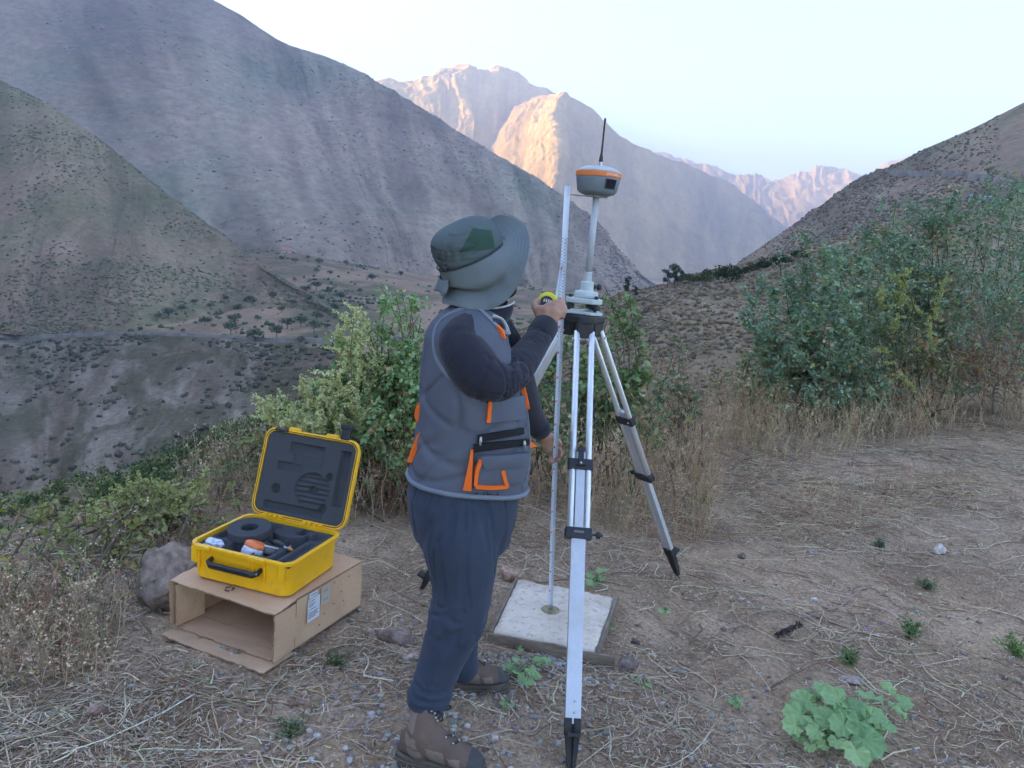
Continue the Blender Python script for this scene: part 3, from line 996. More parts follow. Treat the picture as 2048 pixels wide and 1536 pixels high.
# thicket below the ledge on the left: one mass of shrub crowns
_c = sample(BN, 820, (.02, .46), (.18, .60), None, 12)
_c = _c[_c[:, 1] > 24]
_Vs, _Fs, _Cs = [], [], []
_off = 0
for i, c in enumerate(_c):
    r_ = _rt.uniform(1.5, 3.2)
    n_ = 150
    p_, k_ = crown_points((c[0], c[1], c[2] + r_ * .55), (r_, r_, r_ * .8), n_, 900 + i, 6)
    colr = [(.11, .16, .06), (.14, .175, .06), (.17, .19, .065), (.10, .135, .06)][i % 4]
    cols = jitter(colr, n_, .4, i) * (.7 + .3 * (k_ % 3))[:, None]
    V, F, cc = leaf_quads(p_, np.full(n_, .42) * np.clip(c[1] / 70, .55, 1.1), cols, i)
    _Vs.append(V); _Fs.append(F + _off); _Cs.append(cc); _off += len(V)
np_obj('thicket', np.concatenate(_Vs), np.concatenate(_Fs), far_leaf, cols=np.concatenate(_Cs), kind='stuff', label='dense dark green thicket below the ledge at the left')

# ---- roads: strips draped over the sheets
def ribbon(name, pts, width, mat, lift=.25, **kw):
    Q = catmull([tuple(p) for p in pts], 8 * len(pts))
    T_ = np.gradient(Q, axis=0); T_[:, 2] = 0
    T_ /= np.linalg.norm(T_, axis=1, keepdims=True)
    S_ = np.stack([-T_[:, 1], T_[:, 0], 0 * T_[:, 0]], -1)
    wv = width * (1 + .25 * np.sin(np.arange(len(Q)) * 1.3))[:, None]
    Vv = np.concatenate([Q + S_ * wv + [0, 0, lift], Q - S_ * wv + [0, 0, lift], Q + S_ * wv * 1.3 - [0, 0, lift * 3], Q - S_ * wv * 1.3 - [0, 0, lift * 3]])
    n = len(Q); i = np.arange(n - 1)
    F = np.concatenate([np.stack([i, i + 1, i + 1 + n, i + n], -1), np.stack([i + 2 * n, i + 1 + 2 * n, i + 1, i], -1), np.stack([i + n, i + n + 1, i + 1 + 3 * n, i + 3 * n], -1)])
    return np_obj(name, Vv, F, mat, kind='structure', **kw)


road_mat = simple_mat('road_dust', (.225, .20, .165), .95, var=.3, scale=.15, spec=.1)
path_mat = simple_mat('path_dust', (.33, .26, .19), .95, var=.2, scale=.3, spec=.1)
ribbon('road', [W(-400, 668, 500) + Vector((0, 0, .6)), W(0, 674, 481), W(150, 669, 462), W(300, 668, 440), W(430, 673, 425), W(560, 680, 412), W(660, 680, 412), W(740, 684, 410), W(820, 672, 430)], .95, road_mat, 1.1, label='pale dirt road along the top of the scarp')
_rc = [on_sheet(BR, x, y) for x, y in ((1760, 341), (1800, 342), (1850, 349), (1890, 345), (1925, 343), (1950, 352), (2000, 361), (2048, 366), (2150, 372))]
ribbon('road', _rc, 2.2, road_mat, 1.0, label='pale dirt road cut across the right hillside')
_rc = [on_sheet(BN, x, y) for x, y in ((1290, 598), (1330, 594), (1370, 598), (1410, 607), (1435, 620), (1470, 628), (1500, 640))]
ribbon('path', _rc, .28, path_mat, .12, label='thin footpath on the brown hill behind the tripod')
_rc = [on_sheet(BS, x, y) for x, y in ((350, 560), (420, 525), (480, 508), (520, 500))]

# ---- houses
def gable_house(name, loc, rz, w, d, h, wallc, roofc, label, rooftilt=.35):
    e = empty(name, loc, label=label, cat='house')
    Mx = Matrix.Translation(loc) @ Matrix.Rotation(rz, 4, 'Z')
    bm = bmesh.new(); bx(bm, (-w / 2, -d / 2, -1), (w / 2, d / 2, h), Mx)
    bm_obj('wall', bm, simple_mat(name + '_wall', wallc, .9, scale=2, var=.15), e)
    bm = bmesh.new()
    for s in (-1, 1):
        prism(bm, [(-d * .6, h - .1), (0, h + d * rooftilt), (0, h + d * rooftilt + .18), (-d * .6, h + .1)], -w * .55, w * .55, Mx @ Matrix.Rotation(math.pi / 2 * (1 if s > 0 else -1), 4, 'Z') @ Matrix.Rotation(math.pi / 2, 4, 'X'))
    bm_obj('roof', bm, simple_mat(name + '_roof', roofc, .8, scale=3, var=.2), e)
    bm = bmesh.new(); bx(bm, (-.5, -d / 2 - .06, -.5), (.5, -d / 2 + .02, h * .75), Mx)
    bm_obj('door', bm, simple_mat(name + '_door', (.12, .07, .04), .8), e)
    for s in (-1, 1):
        bm = bmesh.new(); bx(bm, (s * w * .3 - .5, -d / 2 - .06, h * .4), (s * w * .3 + .5, -d / 2 + .02, h * .75), Mx)
        bm_obj('window', bm, simple_mat(name + '_window', (.06, .07, .08), .3), e)
    return e


gable_house('house', on_sheet(BT, 574, 503), .25, 11, 6, 3.2, (.62, .42, .36), (.50, .20, .15), 'tiny pink farmhouse with a reddish roof at the valley edge')
q = on_sheet(BR, 1962, 404)
gable_house('hut', q, -.3, 7.5, 4, 1.8, (.42, .38, .33), (.22, .34, .52), 'small hut with a blue roof on the right hillside', .15)
# ================================================================ PLANTS, LITTER AND ROCKS ON THE LEDGE
leafM = leaf_mat('mallow_leaf', .65, .25)
dryM = attr_mat('dry_plant', .9, .1, 40)
strawM = attr_mat('straw', .7, .2, 60, .75, 1.2)
stoneM = attr_mat('stone_grain', .9, .15, 35, .65, 1.25, .5, 90, .006)
GA = lambda x, y: ground_z(np.asarray(x, float), np.asarray(y, float))


def tubes_np(paths, rad, sides=3, cols=None):
    """paths (n,k,3), rad (n,k) -> V,F,C ; thin stalks"""
    n, k, _ = paths.shape
    T_ = np.gradient(paths, axis=1); T_ /= np.linalg.norm(T_, axis=2, keepdims=True) + 1e-9
    ref = np.where(np.abs(T_[..., 2:3]) < .9, np.array([0, 0, 1.0]), np.array([1.0, 0, 0]))
    A_ = np.cross(T_, ref); A_ /= np.linalg.norm(A_, axis=2, keepdims=True) + 1e-9
    B_ = np.cross(T_, A_)
    rings = []
    for s in range(sides):
        a = 2 * math.pi * s / sides
        rings.append(paths + (A_ * math.cos(a) + B_ * math.sin(a)) * rad[..., None])
    V = np.stack(rings, 2)                           # n,k,sides,3
    idx = np.arange(n * k * sides).reshape(n, k, sides)
    F = []
    for s in range(sides):
        s2 = (s + 1) % sides
        F.append(np.stack([idx[:, :-1, s], idx[:, :-1, s2], idx[:, 1:, s2], idx[:, 1:, s]], -1).reshape(-1, 4))
    C_ = None if cols is None else np.repeat(cols, k * sides, axis=0)
    return V.reshape(-1, 3), np.concatenate(F), C_


def stems(base, tip, k=6, bend=.12, rng=RNG, droop=0.0):
    """curved stalks from base (n,3) to tip (n,3)"""
    n = len(base)
    t = np.linspace(0, 1, k)[None, :, None]
    L = np.linalg.norm(tip - base, axis=1)[:, None, None]
    b1 = rng.normal(size=(n, 1, 3)) * bend * L; b2 = rng.normal(size=(n, 1, 3)) * bend * .6 * L
    Pp = base[:, None] * (1 - t) + tip[:, None] * t + b1 * np.sin(np.pi * t) + b2 * np.sin(2 * np.pi * t)
    Pp[..., 2] += (droop * L * np.sin(np.pi * t))[..., 0]
    return Pp


class Bag:
    def __init__(self): self.V, self.F3, self.F4, self.C, self.n = [], [], [], [], 0
    def add(self, V, F, C):
        F = np.asarray(F) + self.n
        (self.F3 if F.shape[1] == 3 else self.F4).append(F)
        self.V.append(V); self.C.append(C); self.n += len(V)
    def obj(self, name, mat, parent=None, **kw):
        F = []
        if self.F3: F.append(np.concatenate(self.F3))
        if self.F4: F.append(np.concatenate(self.F4))
        return np_obj(name, np.concatenate(self.V), F, mat, parent, cols=np.concatenate(self.C), **kw)


def leaves_on(P_, size, cols, seed, up=.6, aspect=.8, cup=.35):
    """rounder, lobed leaf: 5-point fan around a centre rib (4 tris)"""
    r = np.random.default_rng(seed); n = len(P_)
    d = r.normal(size=(n, 3)); d[:, 2] *= .6; d /= np.linalg.norm(d, axis=1, keepdims=True)
    h = r.normal(size=(n, 3)) * .7; h[:, 2] += up * 1.6
    s = np.cross(d, h); s /= np.linalg.norm(s, axis=1, keepdims=True) + 1e-9
    nn = np.cross(s, d)
    S_ = np.asarray(size)[:, None]
    w = S_ * aspect * .5
    pts = [P_, P_ + d * S_ * .25 + s * w * .85 + nn * w * cup, P_ + d * S_ * .72 + s * w * .75 + nn * w * cup * .8, P_ + d * S_ - nn * S_ * .08, P_ + d * S_ * .72 - s * w * .75 + nn * w * cup * .8, P_ + d * S_ * .25 - s * w * .85 + nn * w * cup]
    V = np.stack(pts, 1).reshape(-1, 3)
    i = np.arange(n)[:, None] * 6
    F = np.concatenate([i + np.array([[0, 3, 2]]), i + np.array([[0, 2, 1]]), i + np.array([[0, 4, 3]]), i + np.array([[0, 5, 4]])])
    return V, F, np.repeat(cols, 6, axis=0)


def shrub(name, root, shoots, label, leafcol, cat='shrub', leaf=.045, per=46, seed=0, spread=.10, dead=.06, stemcol=(.16, .13, .085), group=None, side=5, flower=None, flower_frac=.35, tipdense=True, leafz0=.25, deadcol=(.48, .34, .21)):
    """shoots: list of tip points (Vector). Stems rise from around root to each tip; leaves in rosettes along the upper part"""
    r = np.random.default_rng(seed)
    tips = np.array([tuple(t) for t in shoots]); n = len(tips)
    base = np.array(tuple(root))[None] + r.normal(size=(n, 3)) * np.array([spread, spread, 0])
    base[:, 2] = GA(base[:, 0], base[:, 1]) - .02
    main = stems(base, tips, 9, .07, r, .04)
    L = np.linalg.norm(tips - base, axis=1)
    E = empty(name, tuple(root), label=label, cat=cat)
    if group: E['group'] = group
    rad = np.linspace(1, .3, 9)[None] * np.minimum(.0035 + .0045 * L, .0085)[:, None]
    b = Bag(); b.add(*tubes_np(main, rad, 5, jitter(stemcol, n, .25, seed)))
    # side twigs
    tw_b, tw_t = [], []
    for i in range(n):
        for j in range(side):
            t = r.uniform(.3, .95); k = t * 8; k0 = int(k); q = main[i, k0] * (1 - (k - k0)) + main[i, min(8, k0 + 1)] * (k - k0)
            dv = r.normal(size=3); dv[2] = abs(dv[2]) * .8 + .3; dv /= np.linalg.norm(dv)
            tw_b.append(q); tw_t.append(q + dv * L[i] * r.uniform(.12, .26) * (1.15 - t * .6))
    tw_b, tw_t = np.array(tw_b), np.array(tw_t)
    tw = stems(tw_b, tw_t, 5, .08, r)
    b.add(*tubes_np(tw, np.linspace(1, .4, 5)[None] * np.full((len(tw), 1), .0028), 3, jitter(stemcol, len(tw), .25, seed + 1)))
    b.obj('stem', dryM, E)
    # leaves
    Pm, W_ = [], []
    m = per
    ii = np.repeat(np.arange(n), m); t = leafz0 + (1 - leafz0) * r.uniform(0, 1, len(ii)) ** (.65 if tipdense else 1)
    k = t * 8; k0 = np.clip(k.astype(int), 0, 7); q = main[ii, k0] * (1 - (k - k0))[:, None] + main[ii, k0 + 1] * (k - k0)[:, None]
    rad_ = (.16 * (1.12 - t))[:, None] * L[ii][:, None] * .55
    q = q + r.normal(size=q.shape) * rad_ * .42
    Pm.append(q); W_.append(np.clip(1.2 - t * .6, .5, 1.2))
    jj = np.repeat(np.arange(len(tw)), max(3, m // 4)); t2 = r.uniform(.2, 1, len(jj)); k = t2 * 4; k0 = np.clip(k.astype(int), 0, 3)
    q = tw[jj, k0] * (1 - (k - k0))[:, None] + tw[jj, k0 + 1] * (k - k0)[:, None]
    Pm.append(q + r.normal(size=q.shape) * leaf * .45); W_.append(np.clip(1.1 - t2 * .4, .5, 1.1))
    Pp = np.concatenate(Pm); Ws = np.concatenate(W_)
    ok = Pp[:, 2] > GA(Pp[:, 0], Pp[:, 1]) + .03
    hs = 1.0 / max(.16, .075 * float(L.mean()) * 1.6)
    ok &= r.uniform(size=len(Pp)) < np.clip((.95 if cat == 'bush' else .66) + 2.3 * fbm(Pp[:, 0] * hs, Pp[:, 1] * hs, Pp[:, 2] * hs, 2, seed + 31), .04, 1)
    Pp, Ws = Pp[ok], Ws[ok]
    dn_ = np.clip(3.2 * (fbm(Pp[:, 0] * 3.2, Pp[:, 1] * 3.2, Pp[:, 2] * 3.2, 2, seed + 41) - .12), .12, 3.5)
    isdead = (r.uniform(size=len(Pp)) < 1.6 * dn_ * dead * np.clip(2.2 - 1.6 * (Pp[:, 2] - Pp[:, 2].min()) / np.ptp(Pp[:, 2]), .2, 2.2))
    cl = np.repeat(np.array(leafcol)[None], len(Pp), 0) * (1 + .42 * fbm(Pp[:, 0] * 5, Pp[:, 1] * 5, Pp[:, 2] * 5, 3, seed + 3))[:, None] * r.uniform(.75, 1.25, (len(Pp), 1))
    yl = r.uniform(size=len(Pp)) < .03
    cl[yl] = cl[yl] * np.array([1.7, 1.35, .6])
    sz = leaf * Ws * r.uniform(.6, 1.35, len(Pp))
    a = ~isdead
    V, F, C_ = leaves_on(Pp[a], sz[a], cl[a], seed + 5)
    np_obj('crown', V, F, leafM, E, cols=C_, kind='stuff')
    if isdead.any():
        V, F, C_ = leaves_on(Pp[isdead], sz[isdead] * 1.2, jitter(deadcol, int(isdead.sum()), .4, seed), seed + 6, up=-.3, cup=.7)
        np_obj('dead_leaves', V, F, leafM, E, cols=C_, kind='stuff')
    if flower is not None:
        fb = Bag()
        pick = np.where(r.uniform(size=n) < flower_frac)[0]
        for i in pick:
            flower_spike(fb, main[i, 5], main[i, 8], L[i], r, flower)
        if fb.V: fb.obj('flower_spikes', leafM, E, kind='stuff')
    return E


def flower_spike(fb, a, b, L, r, col, ns=10, length=.20):
    """panicle: several finger-like spikes of tiny beads around a shoot tip"""
    ax = (b - a) / (np.linalg.norm(b - a) + 1e-9)
    for j in range(ns):
        t = r.uniform(.15, 1.0)
        o = a + (b - a) * t
        dv = ax * 1.0 + r.normal(size=3) * .45; dv /= np.linalg.norm(dv)
        ln = length * r.uniform(.45, 1.0) * (1.25 - .5 * t)
        m = int(ln / .0055)
        s = np.linspace(0, 1, m)
        pts = o[None] + dv[None] * (s * ln)[:, None] + r.normal(size=(m, 3)) * .0035
        pts[:, 2] += -.02 * s ** 2
        for _ in range(2):
            q = pts + r.normal(size=pts.shape) * .0045
            V, F, C_ = leaves_on(q, np.full(m, .0195) * (1.1 - .5 * s), jitter(col, m, .18, int(r.integers(1e6))), int(r.integers(1e6)), cup=.5, aspect=.9)
            fb.add(V, F, C_)


def shoots_px(pts, jit=.0, n_each=1, seed=0):
    """tip list from (px,py,Y)"""
    r = np.random.default_rng(seed); out = []
    for p in pts:
        for _ in range(n_each):
            out.append(W(p[0] + r.normal() * jit, p[1] + r.normal() * jit * .7, p[2] + r.normal() * .12))
    return out


GREY_GREEN = (.245, .345, .235)
GREEN = (.30, .43, .205)
PALE = (.66, .66, .36)

# ---- mallow bush behind the person
_rootY = 4.75
shrub('mallow_bush', G(815, 1005), shoots_px([(800, 575, 4.75), (822, 590, 4.7), (772, 598, 4.8), (845, 630, 4.6), (790, 640, 4.6), (755, 660, 4.7), (830, 690, 4.5), (860, 660, 4.7), (740, 700, 4.6), (700, 745, 4.6), (665, 735, 4.7), (628, 742, 4.8), (720, 780, 4.5), (780, 740, 4.4), (830, 780, 4.4), (690, 810, 4.7), (745, 845, 4.4), (800, 830, 4.3), (850, 860, 4.3), (560, 900, 4.9), (700, 880, 4.5), (860, 740, 4.8), (880, 800, 4.8), (900, 700, 4.9)], 8, 2, 1),
      'tall green mallow bush standing just behind the person\'s back', GREEN, leaf=.040, per=115, seed=21, dead=.07, spread=.16)
# ---- pale-flowered plant in front-left of it
shrub('flowering_weed', G(745, 1010), shoots_px([(708, 622, 4.45), (690, 655, 4.45), (735, 650, 4.5), (700, 700, 4.4), (752, 730, 4.4), (522, 795, 4.5), (560, 800, 4.5), (600, 780, 4.5), (640, 760, 4.4), (670, 755, 4.4), (535, 835, 4.5), (590, 840, 4.45), (640, 830, 4.4), (690, 800, 4.35), (720, 800, 4.3), (740, 850, 4.2), (720, 760, 4.35), (660, 800, 4.4), (545, 815, 4.45), (575, 825, 4.4), (615, 800, 4.4), (650, 785, 4.35), (685, 690, 4.4), (715, 680, 4.4), (700, 640, 4.45), (725, 720, 4.35), (610, 850, 4.4), (680, 850, 4.3)], 6, 1, 2),
      'weed with pale cream flower spikes arching above the open yellow case', (.25, .36, .13), 'weed', leaf=.042, per=22, seed=22, dead=.12, flower=PALE, flower_frac=1.0, spread=.12)
# ---- shrub on the ledge edge at the far left
shrub('flowering_weed', G(250, 1150), shoots_px([(160, 1045, 4.4), (190, 1020, 4.3), (225, 1000, 4.3), (250, 985, 4.3), (285, 975, 4.3), (310, 968, 4.2), (340, 975, 4.2), (370, 985, 4.2), (390, 968, 4.1), (200, 1060, 4.1), (240, 1040, 4.0), (280, 1025, 4.0), (320, 1015, 4.0), (350, 1030, 3.9), (120, 1075, 4.4), (90, 1110, 4.3), (150, 1100, 4.0), (60, 1140, 4.2)], 8, 2, 3),
      'yellow-green flowering weed on the ledge edge left of the case', (.26, .27, .10), 'weed', leaf=.038, per=30, seed=23, dead=.08, flower=(.48, .48, .20), flower_frac=.75, spread=.30, leafz0=.15)
shrub('flowering_weed', G(40, 1250), shoots_px([(10, 1120, 3.6), (40, 1140, 3.5), (-20, 1150, 3.5), (30, 1180, 3.3), (70, 1190, 3.3)], 8, 2, 4),
      'green weed at the left picture edge above the dry grass', (.22, .25, .10), 'weed', leaf=.035, per=30, seed=24, dead=.2, flower=(.44, .44, .19), flower_frac=.5, spread=.2)
# ---- mallow stems behind the tripod
shrub('mallow_clump', G(1215, 985), shoots_px([(1213, 576, 5.6), (1218, 640, 5.5), (1268, 592, 5.8), (1275, 660, 5.7), (1240, 650, 5.6), (1190, 690, 5.4), (1170, 720, 5.3), (1230, 720, 5.4), (1300, 700, 5.6), (1285, 745, 5.4), (1150, 770, 5.3), (1200, 780, 5.3), (1250, 790, 5.2)], 5, 2, 5),
      'tall mallow stems with big lobed leaves right behind the tripod head', (.19, .27, .12), 'mallow', leaf=.062, per=48, seed=25, dead=.05, spread=.18)
shrub('mallow_clump', G(1345, 930), shoots_px([(1340, 700, 6.2), (1355, 740, 6.1), (1320, 760, 6.0), (1375, 770, 6.2), (1330, 800, 5.9), (1300, 810, 5.8), (1365, 690, 6.4)], 7, 2, 6),
      'small dark mallow clump to the right of the tripod leg', (.155, .225, .13), 'mallow', leaf=.048, per=40, seed=26, dead=.08, spread=.15)
shrub('mallow_clump', G(1095, 985), shoots_px([(1075, 720, 5.0), (1100, 700, 5.1), (1130, 690, 5.2), (1085, 770, 4.9), (1120, 760, 5.0), (1060, 800, 4.8), (1105, 820, 4.8)], 7, 2, 7),
      'low mallow clump with dried flower heads between person and tripod', (.17, .24, .12), 'mallow', leaf=.05, per=42, seed=27, dead=.16, spread=.16)
# ---- big grey-green bushes on the right
def dome(cx, base, rx, top, Y, n, seed, ymin=None):
    """tips over a dome outline in px"""
    r = np.random.default_rng(seed); out = []
    for i in range(n):
        a = r.uniform(-1, 1); b = r.uniform(0, 1) ** .6
        x = cx + a * rx; y = base - (base - top) * b * math.sqrt(max(0.05, 1 - a * a * .75))
        out.append(W(x, y, Y + r.normal() * .45 - .5 * (1 - b)))
    return out


shrub('grey_green_bush', G(1640, 838), shoots_px([(1622, 475, 8.3), (1600, 520, 8.2), (1650, 500, 8.3), (1680, 490, 8.3), (1570, 560, 8.1), (1540, 590, 8.0), (1500, 620, 7.9), (1487, 610, 8.0), (1660, 540, 8.0), (1700, 560, 8.0), (1720, 500, 8.4)], 10, 2, 8) + dome(1640, 830, 130, 560, 7.9, 46, 31),
      'big round grey-green bush with a dark hollow at its foot', GREY_GREEN, 'bush', leaf=.050, per=180, seed=31, dead=.05, spread=.45, leafz0=.22)
shrub('grey_green_bush', G(1790, 800), shoots_px([(1780, 425, 9.0), (1800, 410, 9.1), (1770, 450, 8.9), (1830, 440, 9.1), (1740, 480, 8.8), (1900, 375, 9.4), (1910, 395, 9.3), (1880, 410, 9.3), (1860, 440, 9.2), (1930, 420, 9.3), (1820, 480, 8.9), (1760, 500, 8.7)], 9, 2, 9) + dome(1830, 800, 120, 480, 8.9, 40, 32),
      'tall grey-green bush with rusty dead leaves behind the round one', (.25, .35, .245), 'bush', leaf=.050, per=180, seed=32, dead=.10, spread=.45, leafz0=.25)
shrub('grey_green_bush', G(2020, 770), shoots_px([(2040, 350, 9.6), (2020, 375, 9.6), (1990, 420, 9.5), (2060, 400, 9.5), (1960, 450, 9.4), (1940, 470, 9.3), (2010, 460, 9.3), (2080, 440, 9.4)], 10, 2, 10) + dome(2040, 740, 110, 440, 9.4, 30, 33),
      'grey-green bush cut by the right picture edge', (.25, .35, .245), 'bush', leaf=.050, per=180, seed=33, dead=.04, spread=.45, leafz0=.28)
shrub('flowering_weed', G(1850, 850), shoots_px([(1785, 525, 7.9), (1770, 560, 7.8), (1810, 545, 7.9), (1850, 520, 8.0), (1880, 560, 8.0), (1800, 600, 7.7), (1840, 610, 7.7), (1790, 650, 7.6), (1830, 660, 7.6), (1870, 620, 7.8), (1760, 690, 7.5)], 7, 1, 11),
      'yellow-green flowering weed in front of the tall right bushes', (.26, .30, .10), 'weed', leaf=.05, per=26, seed=34, dead=.18, flower=(.50, .52, .22), flower_frac=.8, spread=.2)
shrub('dry_bush', G(1990, 850), shoots_px([(1930, 600, 8.2), (1960, 590, 8.3), (1990, 610, 8.3), (2030, 600, 8.4), (1900, 640, 8.1), (1950, 660, 8.0), (2000, 660, 8.1), (2040, 660, 8.2), (1870, 700, 7.9), (1920, 710, 7.9), (1980, 720, 7.9), (2030, 720, 8.0)], 9, 2, 12),
      'brown dried-out bush with bare stems at the right edge', (.28, .19, .12), 'bush', leaf=.045, per=20, seed=35, dead=.55, spread=.35, stemcol=(.30, .25, .20), side=7, deadcol=(.27, .16, .09))
shrub('green_weed', G(1560, 865), shoots_px([(1480, 720, 7.4), (1510, 700, 7.5), (1500, 760, 7.2), (1540, 740, 7.3), (1470, 780, 7.1), (1580, 770, 7.2), (1530, 790, 7.0), (1460, 740, 7.3), (1620, 780, 7.1), (1660, 760, 7.1)], 8, 2, 13),
      'low green weed tangle at the foot of the round bush', (.17, .24, .11), 'weed', leaf=.045, per=36, seed=36, dead=.14, spread=.3)



def in_box(x, y):
    dx, dy = x + .811, y - 2.661
    u, v = dx * .919 - dy * .394, dx * .394 + dy * .919
    return (u > -.57) & (u < .04) & (v > -.09) & (v < .62)


# ---- dry standing weeds: uncountable, one object per stand
def dry_stand(name, label, n, region, hmin, hmax, seed, heads=.5, lean=.22, col=(.50, .38, .25), leafy=3, r0=.0016):
    r = np.random.default_rng(seed)
    pts = np.array([tuple(G(*region(r))) for _ in range(n)])
    pts = pts[~in_box(pts[:, 0], pts[:, 1])]
    pts = pts[r.uniform(size=len(pts)) < np.clip(.75 + 1.7 * fbm(pts[:, 0] / .55, pts[:, 1] / .55, None, 2, 555), .12, 1)]; n = len(pts)
    pts[:, 2] = GA(pts[:, 0], pts[:, 1]) - .01
    h = r.uniform(hmin, hmax, n)
    tip = pts + np.stack([r.normal(size=n) * lean * h, r.normal(size=n) * lean * h, h], -1)
    P_ = stems(pts, tip, 7, .06, r)
    cc = jitter(col, n, .35, seed)
    red = r.uniform(size=n) < .18
    cc[red] *= np.array([.75, .55, .5])
    b = Bag(); b.add(*tubes_np(P_, np.linspace(1, .45, 7)[None] * (r0 * r.uniform(.7, 1.5, n))[:, None], 3, cc))
    # branches
    m = 3
    ii = np.repeat(np.arange(n), m); k0 = r.integers(2, 6, len(ii)); q = P_[ii, k0]
    dv = r.normal(size=(len(ii), 3)); dv[:, 2] = np.abs(dv[:, 2]) + .4; dv /= np.linalg.norm(dv, axis=1, keepdims=True)
    q2 = q + dv * (h[ii] * r.uniform(.15, .4, len(ii)))[:, None]
    Pb = stems(q, q2, 4, .08, r)
    b.add(*tubes_np(Pb, np.full((len(ii), 4), r0 * .65), 3, cc[ii]))
    # dry seed heads and curled leaves
    e = np.concatenate([P_[:, -1], Pb[:, -1]]); ce = np.concatenate([cc, cc[ii]])
    sel = r.uniform(size=len(e)) < heads
    e, ce = e[sel], ce[sel]
    rep_ = np.repeat(np.arange(len(e)), 5)
    q = e[rep_] + r.normal(size=(len(rep_), 3)) * .008
    V, F, C_ = leaves_on(q, r.uniform(.006, .013, len(q)), ce[rep_] * r.uniform(.9, 1.5, (len(q), 1)), seed + 1, cup=.7)
    b.add(V, F, np.clip(C_, 0, .8))
    ii = np.repeat(np.arange(n), leafy); k0 = r.integers(0, 6, len(ii))
    q = P_[ii, k0] + r.normal(size=(len(ii), 3)) * .015
    V, F, C_ = leaves_on(q, r.uniform(.010, .024, len(q)), cc[ii] * r.uniform(.6, 1.2, (len(q), 1)), seed + 2, up=-.2, cup=.8, aspect=.5)
    b.add(V, F, C_)
    return b.obj(name, dryM, kind='stuff', label=label)


def uni(x0, x1, y0, y1): return lambda r: (r.uniform(x0, x1), y0 + (y1 - y0) * r.uniform() ** .8)
dry_stand('dry_weeds', 'dry brown weeds with seed heads along the left edge', 330, uni(-120, 220, 1170, 1390), .10, .30, 51)
dry_stand('dry_weeds', 'dry seed-headed weeds between the rock and the thicket', 70, uni(220, 420, 1090, 1130), .14, .30, 52)
dry_stand('dry_weeds', 'dry weeds with pale seed heads behind the yellow case', 620, lambda r: ((lambda x: (x, 1050 - (x - 400) * .11 + r.uniform(-45, 40)))(r.uniform(390, 860))), .18, .50, 53)
dry_stand('dry_weeds', 'brown dried stalks behind the person and tripod', 1250, uni(830, 1420, 930, 1080), .2, .75, 54, .35, col=(.48, .345, .21))
dry_stand('dry_weeds', 'rusty dry weeds right of the tripod', 640, uni(1280, 1540, 820, 930), .25, .8, 55, .4, col=(.48, .34, .21))
dry_stand('dry_weeds', 'straw-coloured weeds at the foot of the right bushes', 900, uni(1420, 2120, 830, 925), .12, .6, 56, .5, col=(.60, .46, .28))
dry_stand('dry_weeds', 'tall pale dry weeds in front of the right bushes', 260, uni(1690, 2080, 815, 890), .4, 1.0, 57, .6, lean=.3, col=(.62, .49, .30))
dry_stand('dry_weeds', 'low dry tuft on the bare ground at the right', 160, lambda r: (1690 + r.normal() * 110, 1015 + r.normal() * 36), .05, .28, 58, .3, lean=.5, col=(.56, .42, .27))


# ---- straw litter lying on the ground
def litter(name, label, n, region, l0, l1, seed, r0=.0016, col=(.50, .395, .275), bend=.16, dark=.25):
    r = np.random.default_rng(seed)
    pts = np.array([tuple(G(*region(r))) for _ in range(int(n * 1.9))])
    keep = r.uniform(size=len(pts)) < np.clip(.5 + 1.6 * fbm(pts[:, 0] / .7, pts[:, 1] / .7, None, 3, 640), .22, 1)
    pts = pts[keep][:n]; n = len(pts)
    L = l0 * (l1 / l0) ** r.uniform(0, 1, n)
    a = r.uniform(0, 2 * np.pi, n)
    end = pts + np.stack([np.cos(a) * L, np.sin(a) * L, 0 * L], -1)
    P_ = stems(pts, end, 7, bend, r)
    lift = np.abs(r.normal(size=(n, 1))) * .006 + .004 + r.uniform(0, .02, (n, 1)) * (r.uniform(size=(n, 1)) < .15) * np.sin(np.linspace(0, np.pi, 7))[None]
    P_[..., 2] = ground_fine(P_[..., 0], P_[..., 1]) + lift
    # stay off the slab and the box
    cx, cy = P_[:, 3, 0], P_[:, 3, 1]
    onslab = (cx > .0) & (cx < .56) & (cy > 2.93) & (cy < 3.52) & (r.uniform(size=n) < .97)
    onslab = onslab | in_box(cx, cy) | in_box(P_[:, 0, 0], P_[:, 0, 1]) | in_box(P_[:, 6, 0], P_[:, 6, 1])
    P_ = P_[~onslab]; n = len(P_); L = L[~onslab]
    cc = jitter(col, n, .35, seed)
    dk = r.uniform(size=n) < dark
    cc[dk] *= np.array([.5, .42, .38])
    pale = r.uniform(size=n) < .12
    cc[pale] = np.clip(cc[pale] * 1.4, 0, .75)
    rad = (r0 * r.uniform(.5, 1.6, n))[:, None] * np.linspace(1, .6, 7)[None]
    V, F, C_ = tubes_np(P_, rad, 4, cc)
    return np_obj(name, V, F, strawM, cols=C_, kind='stuff', label=label)


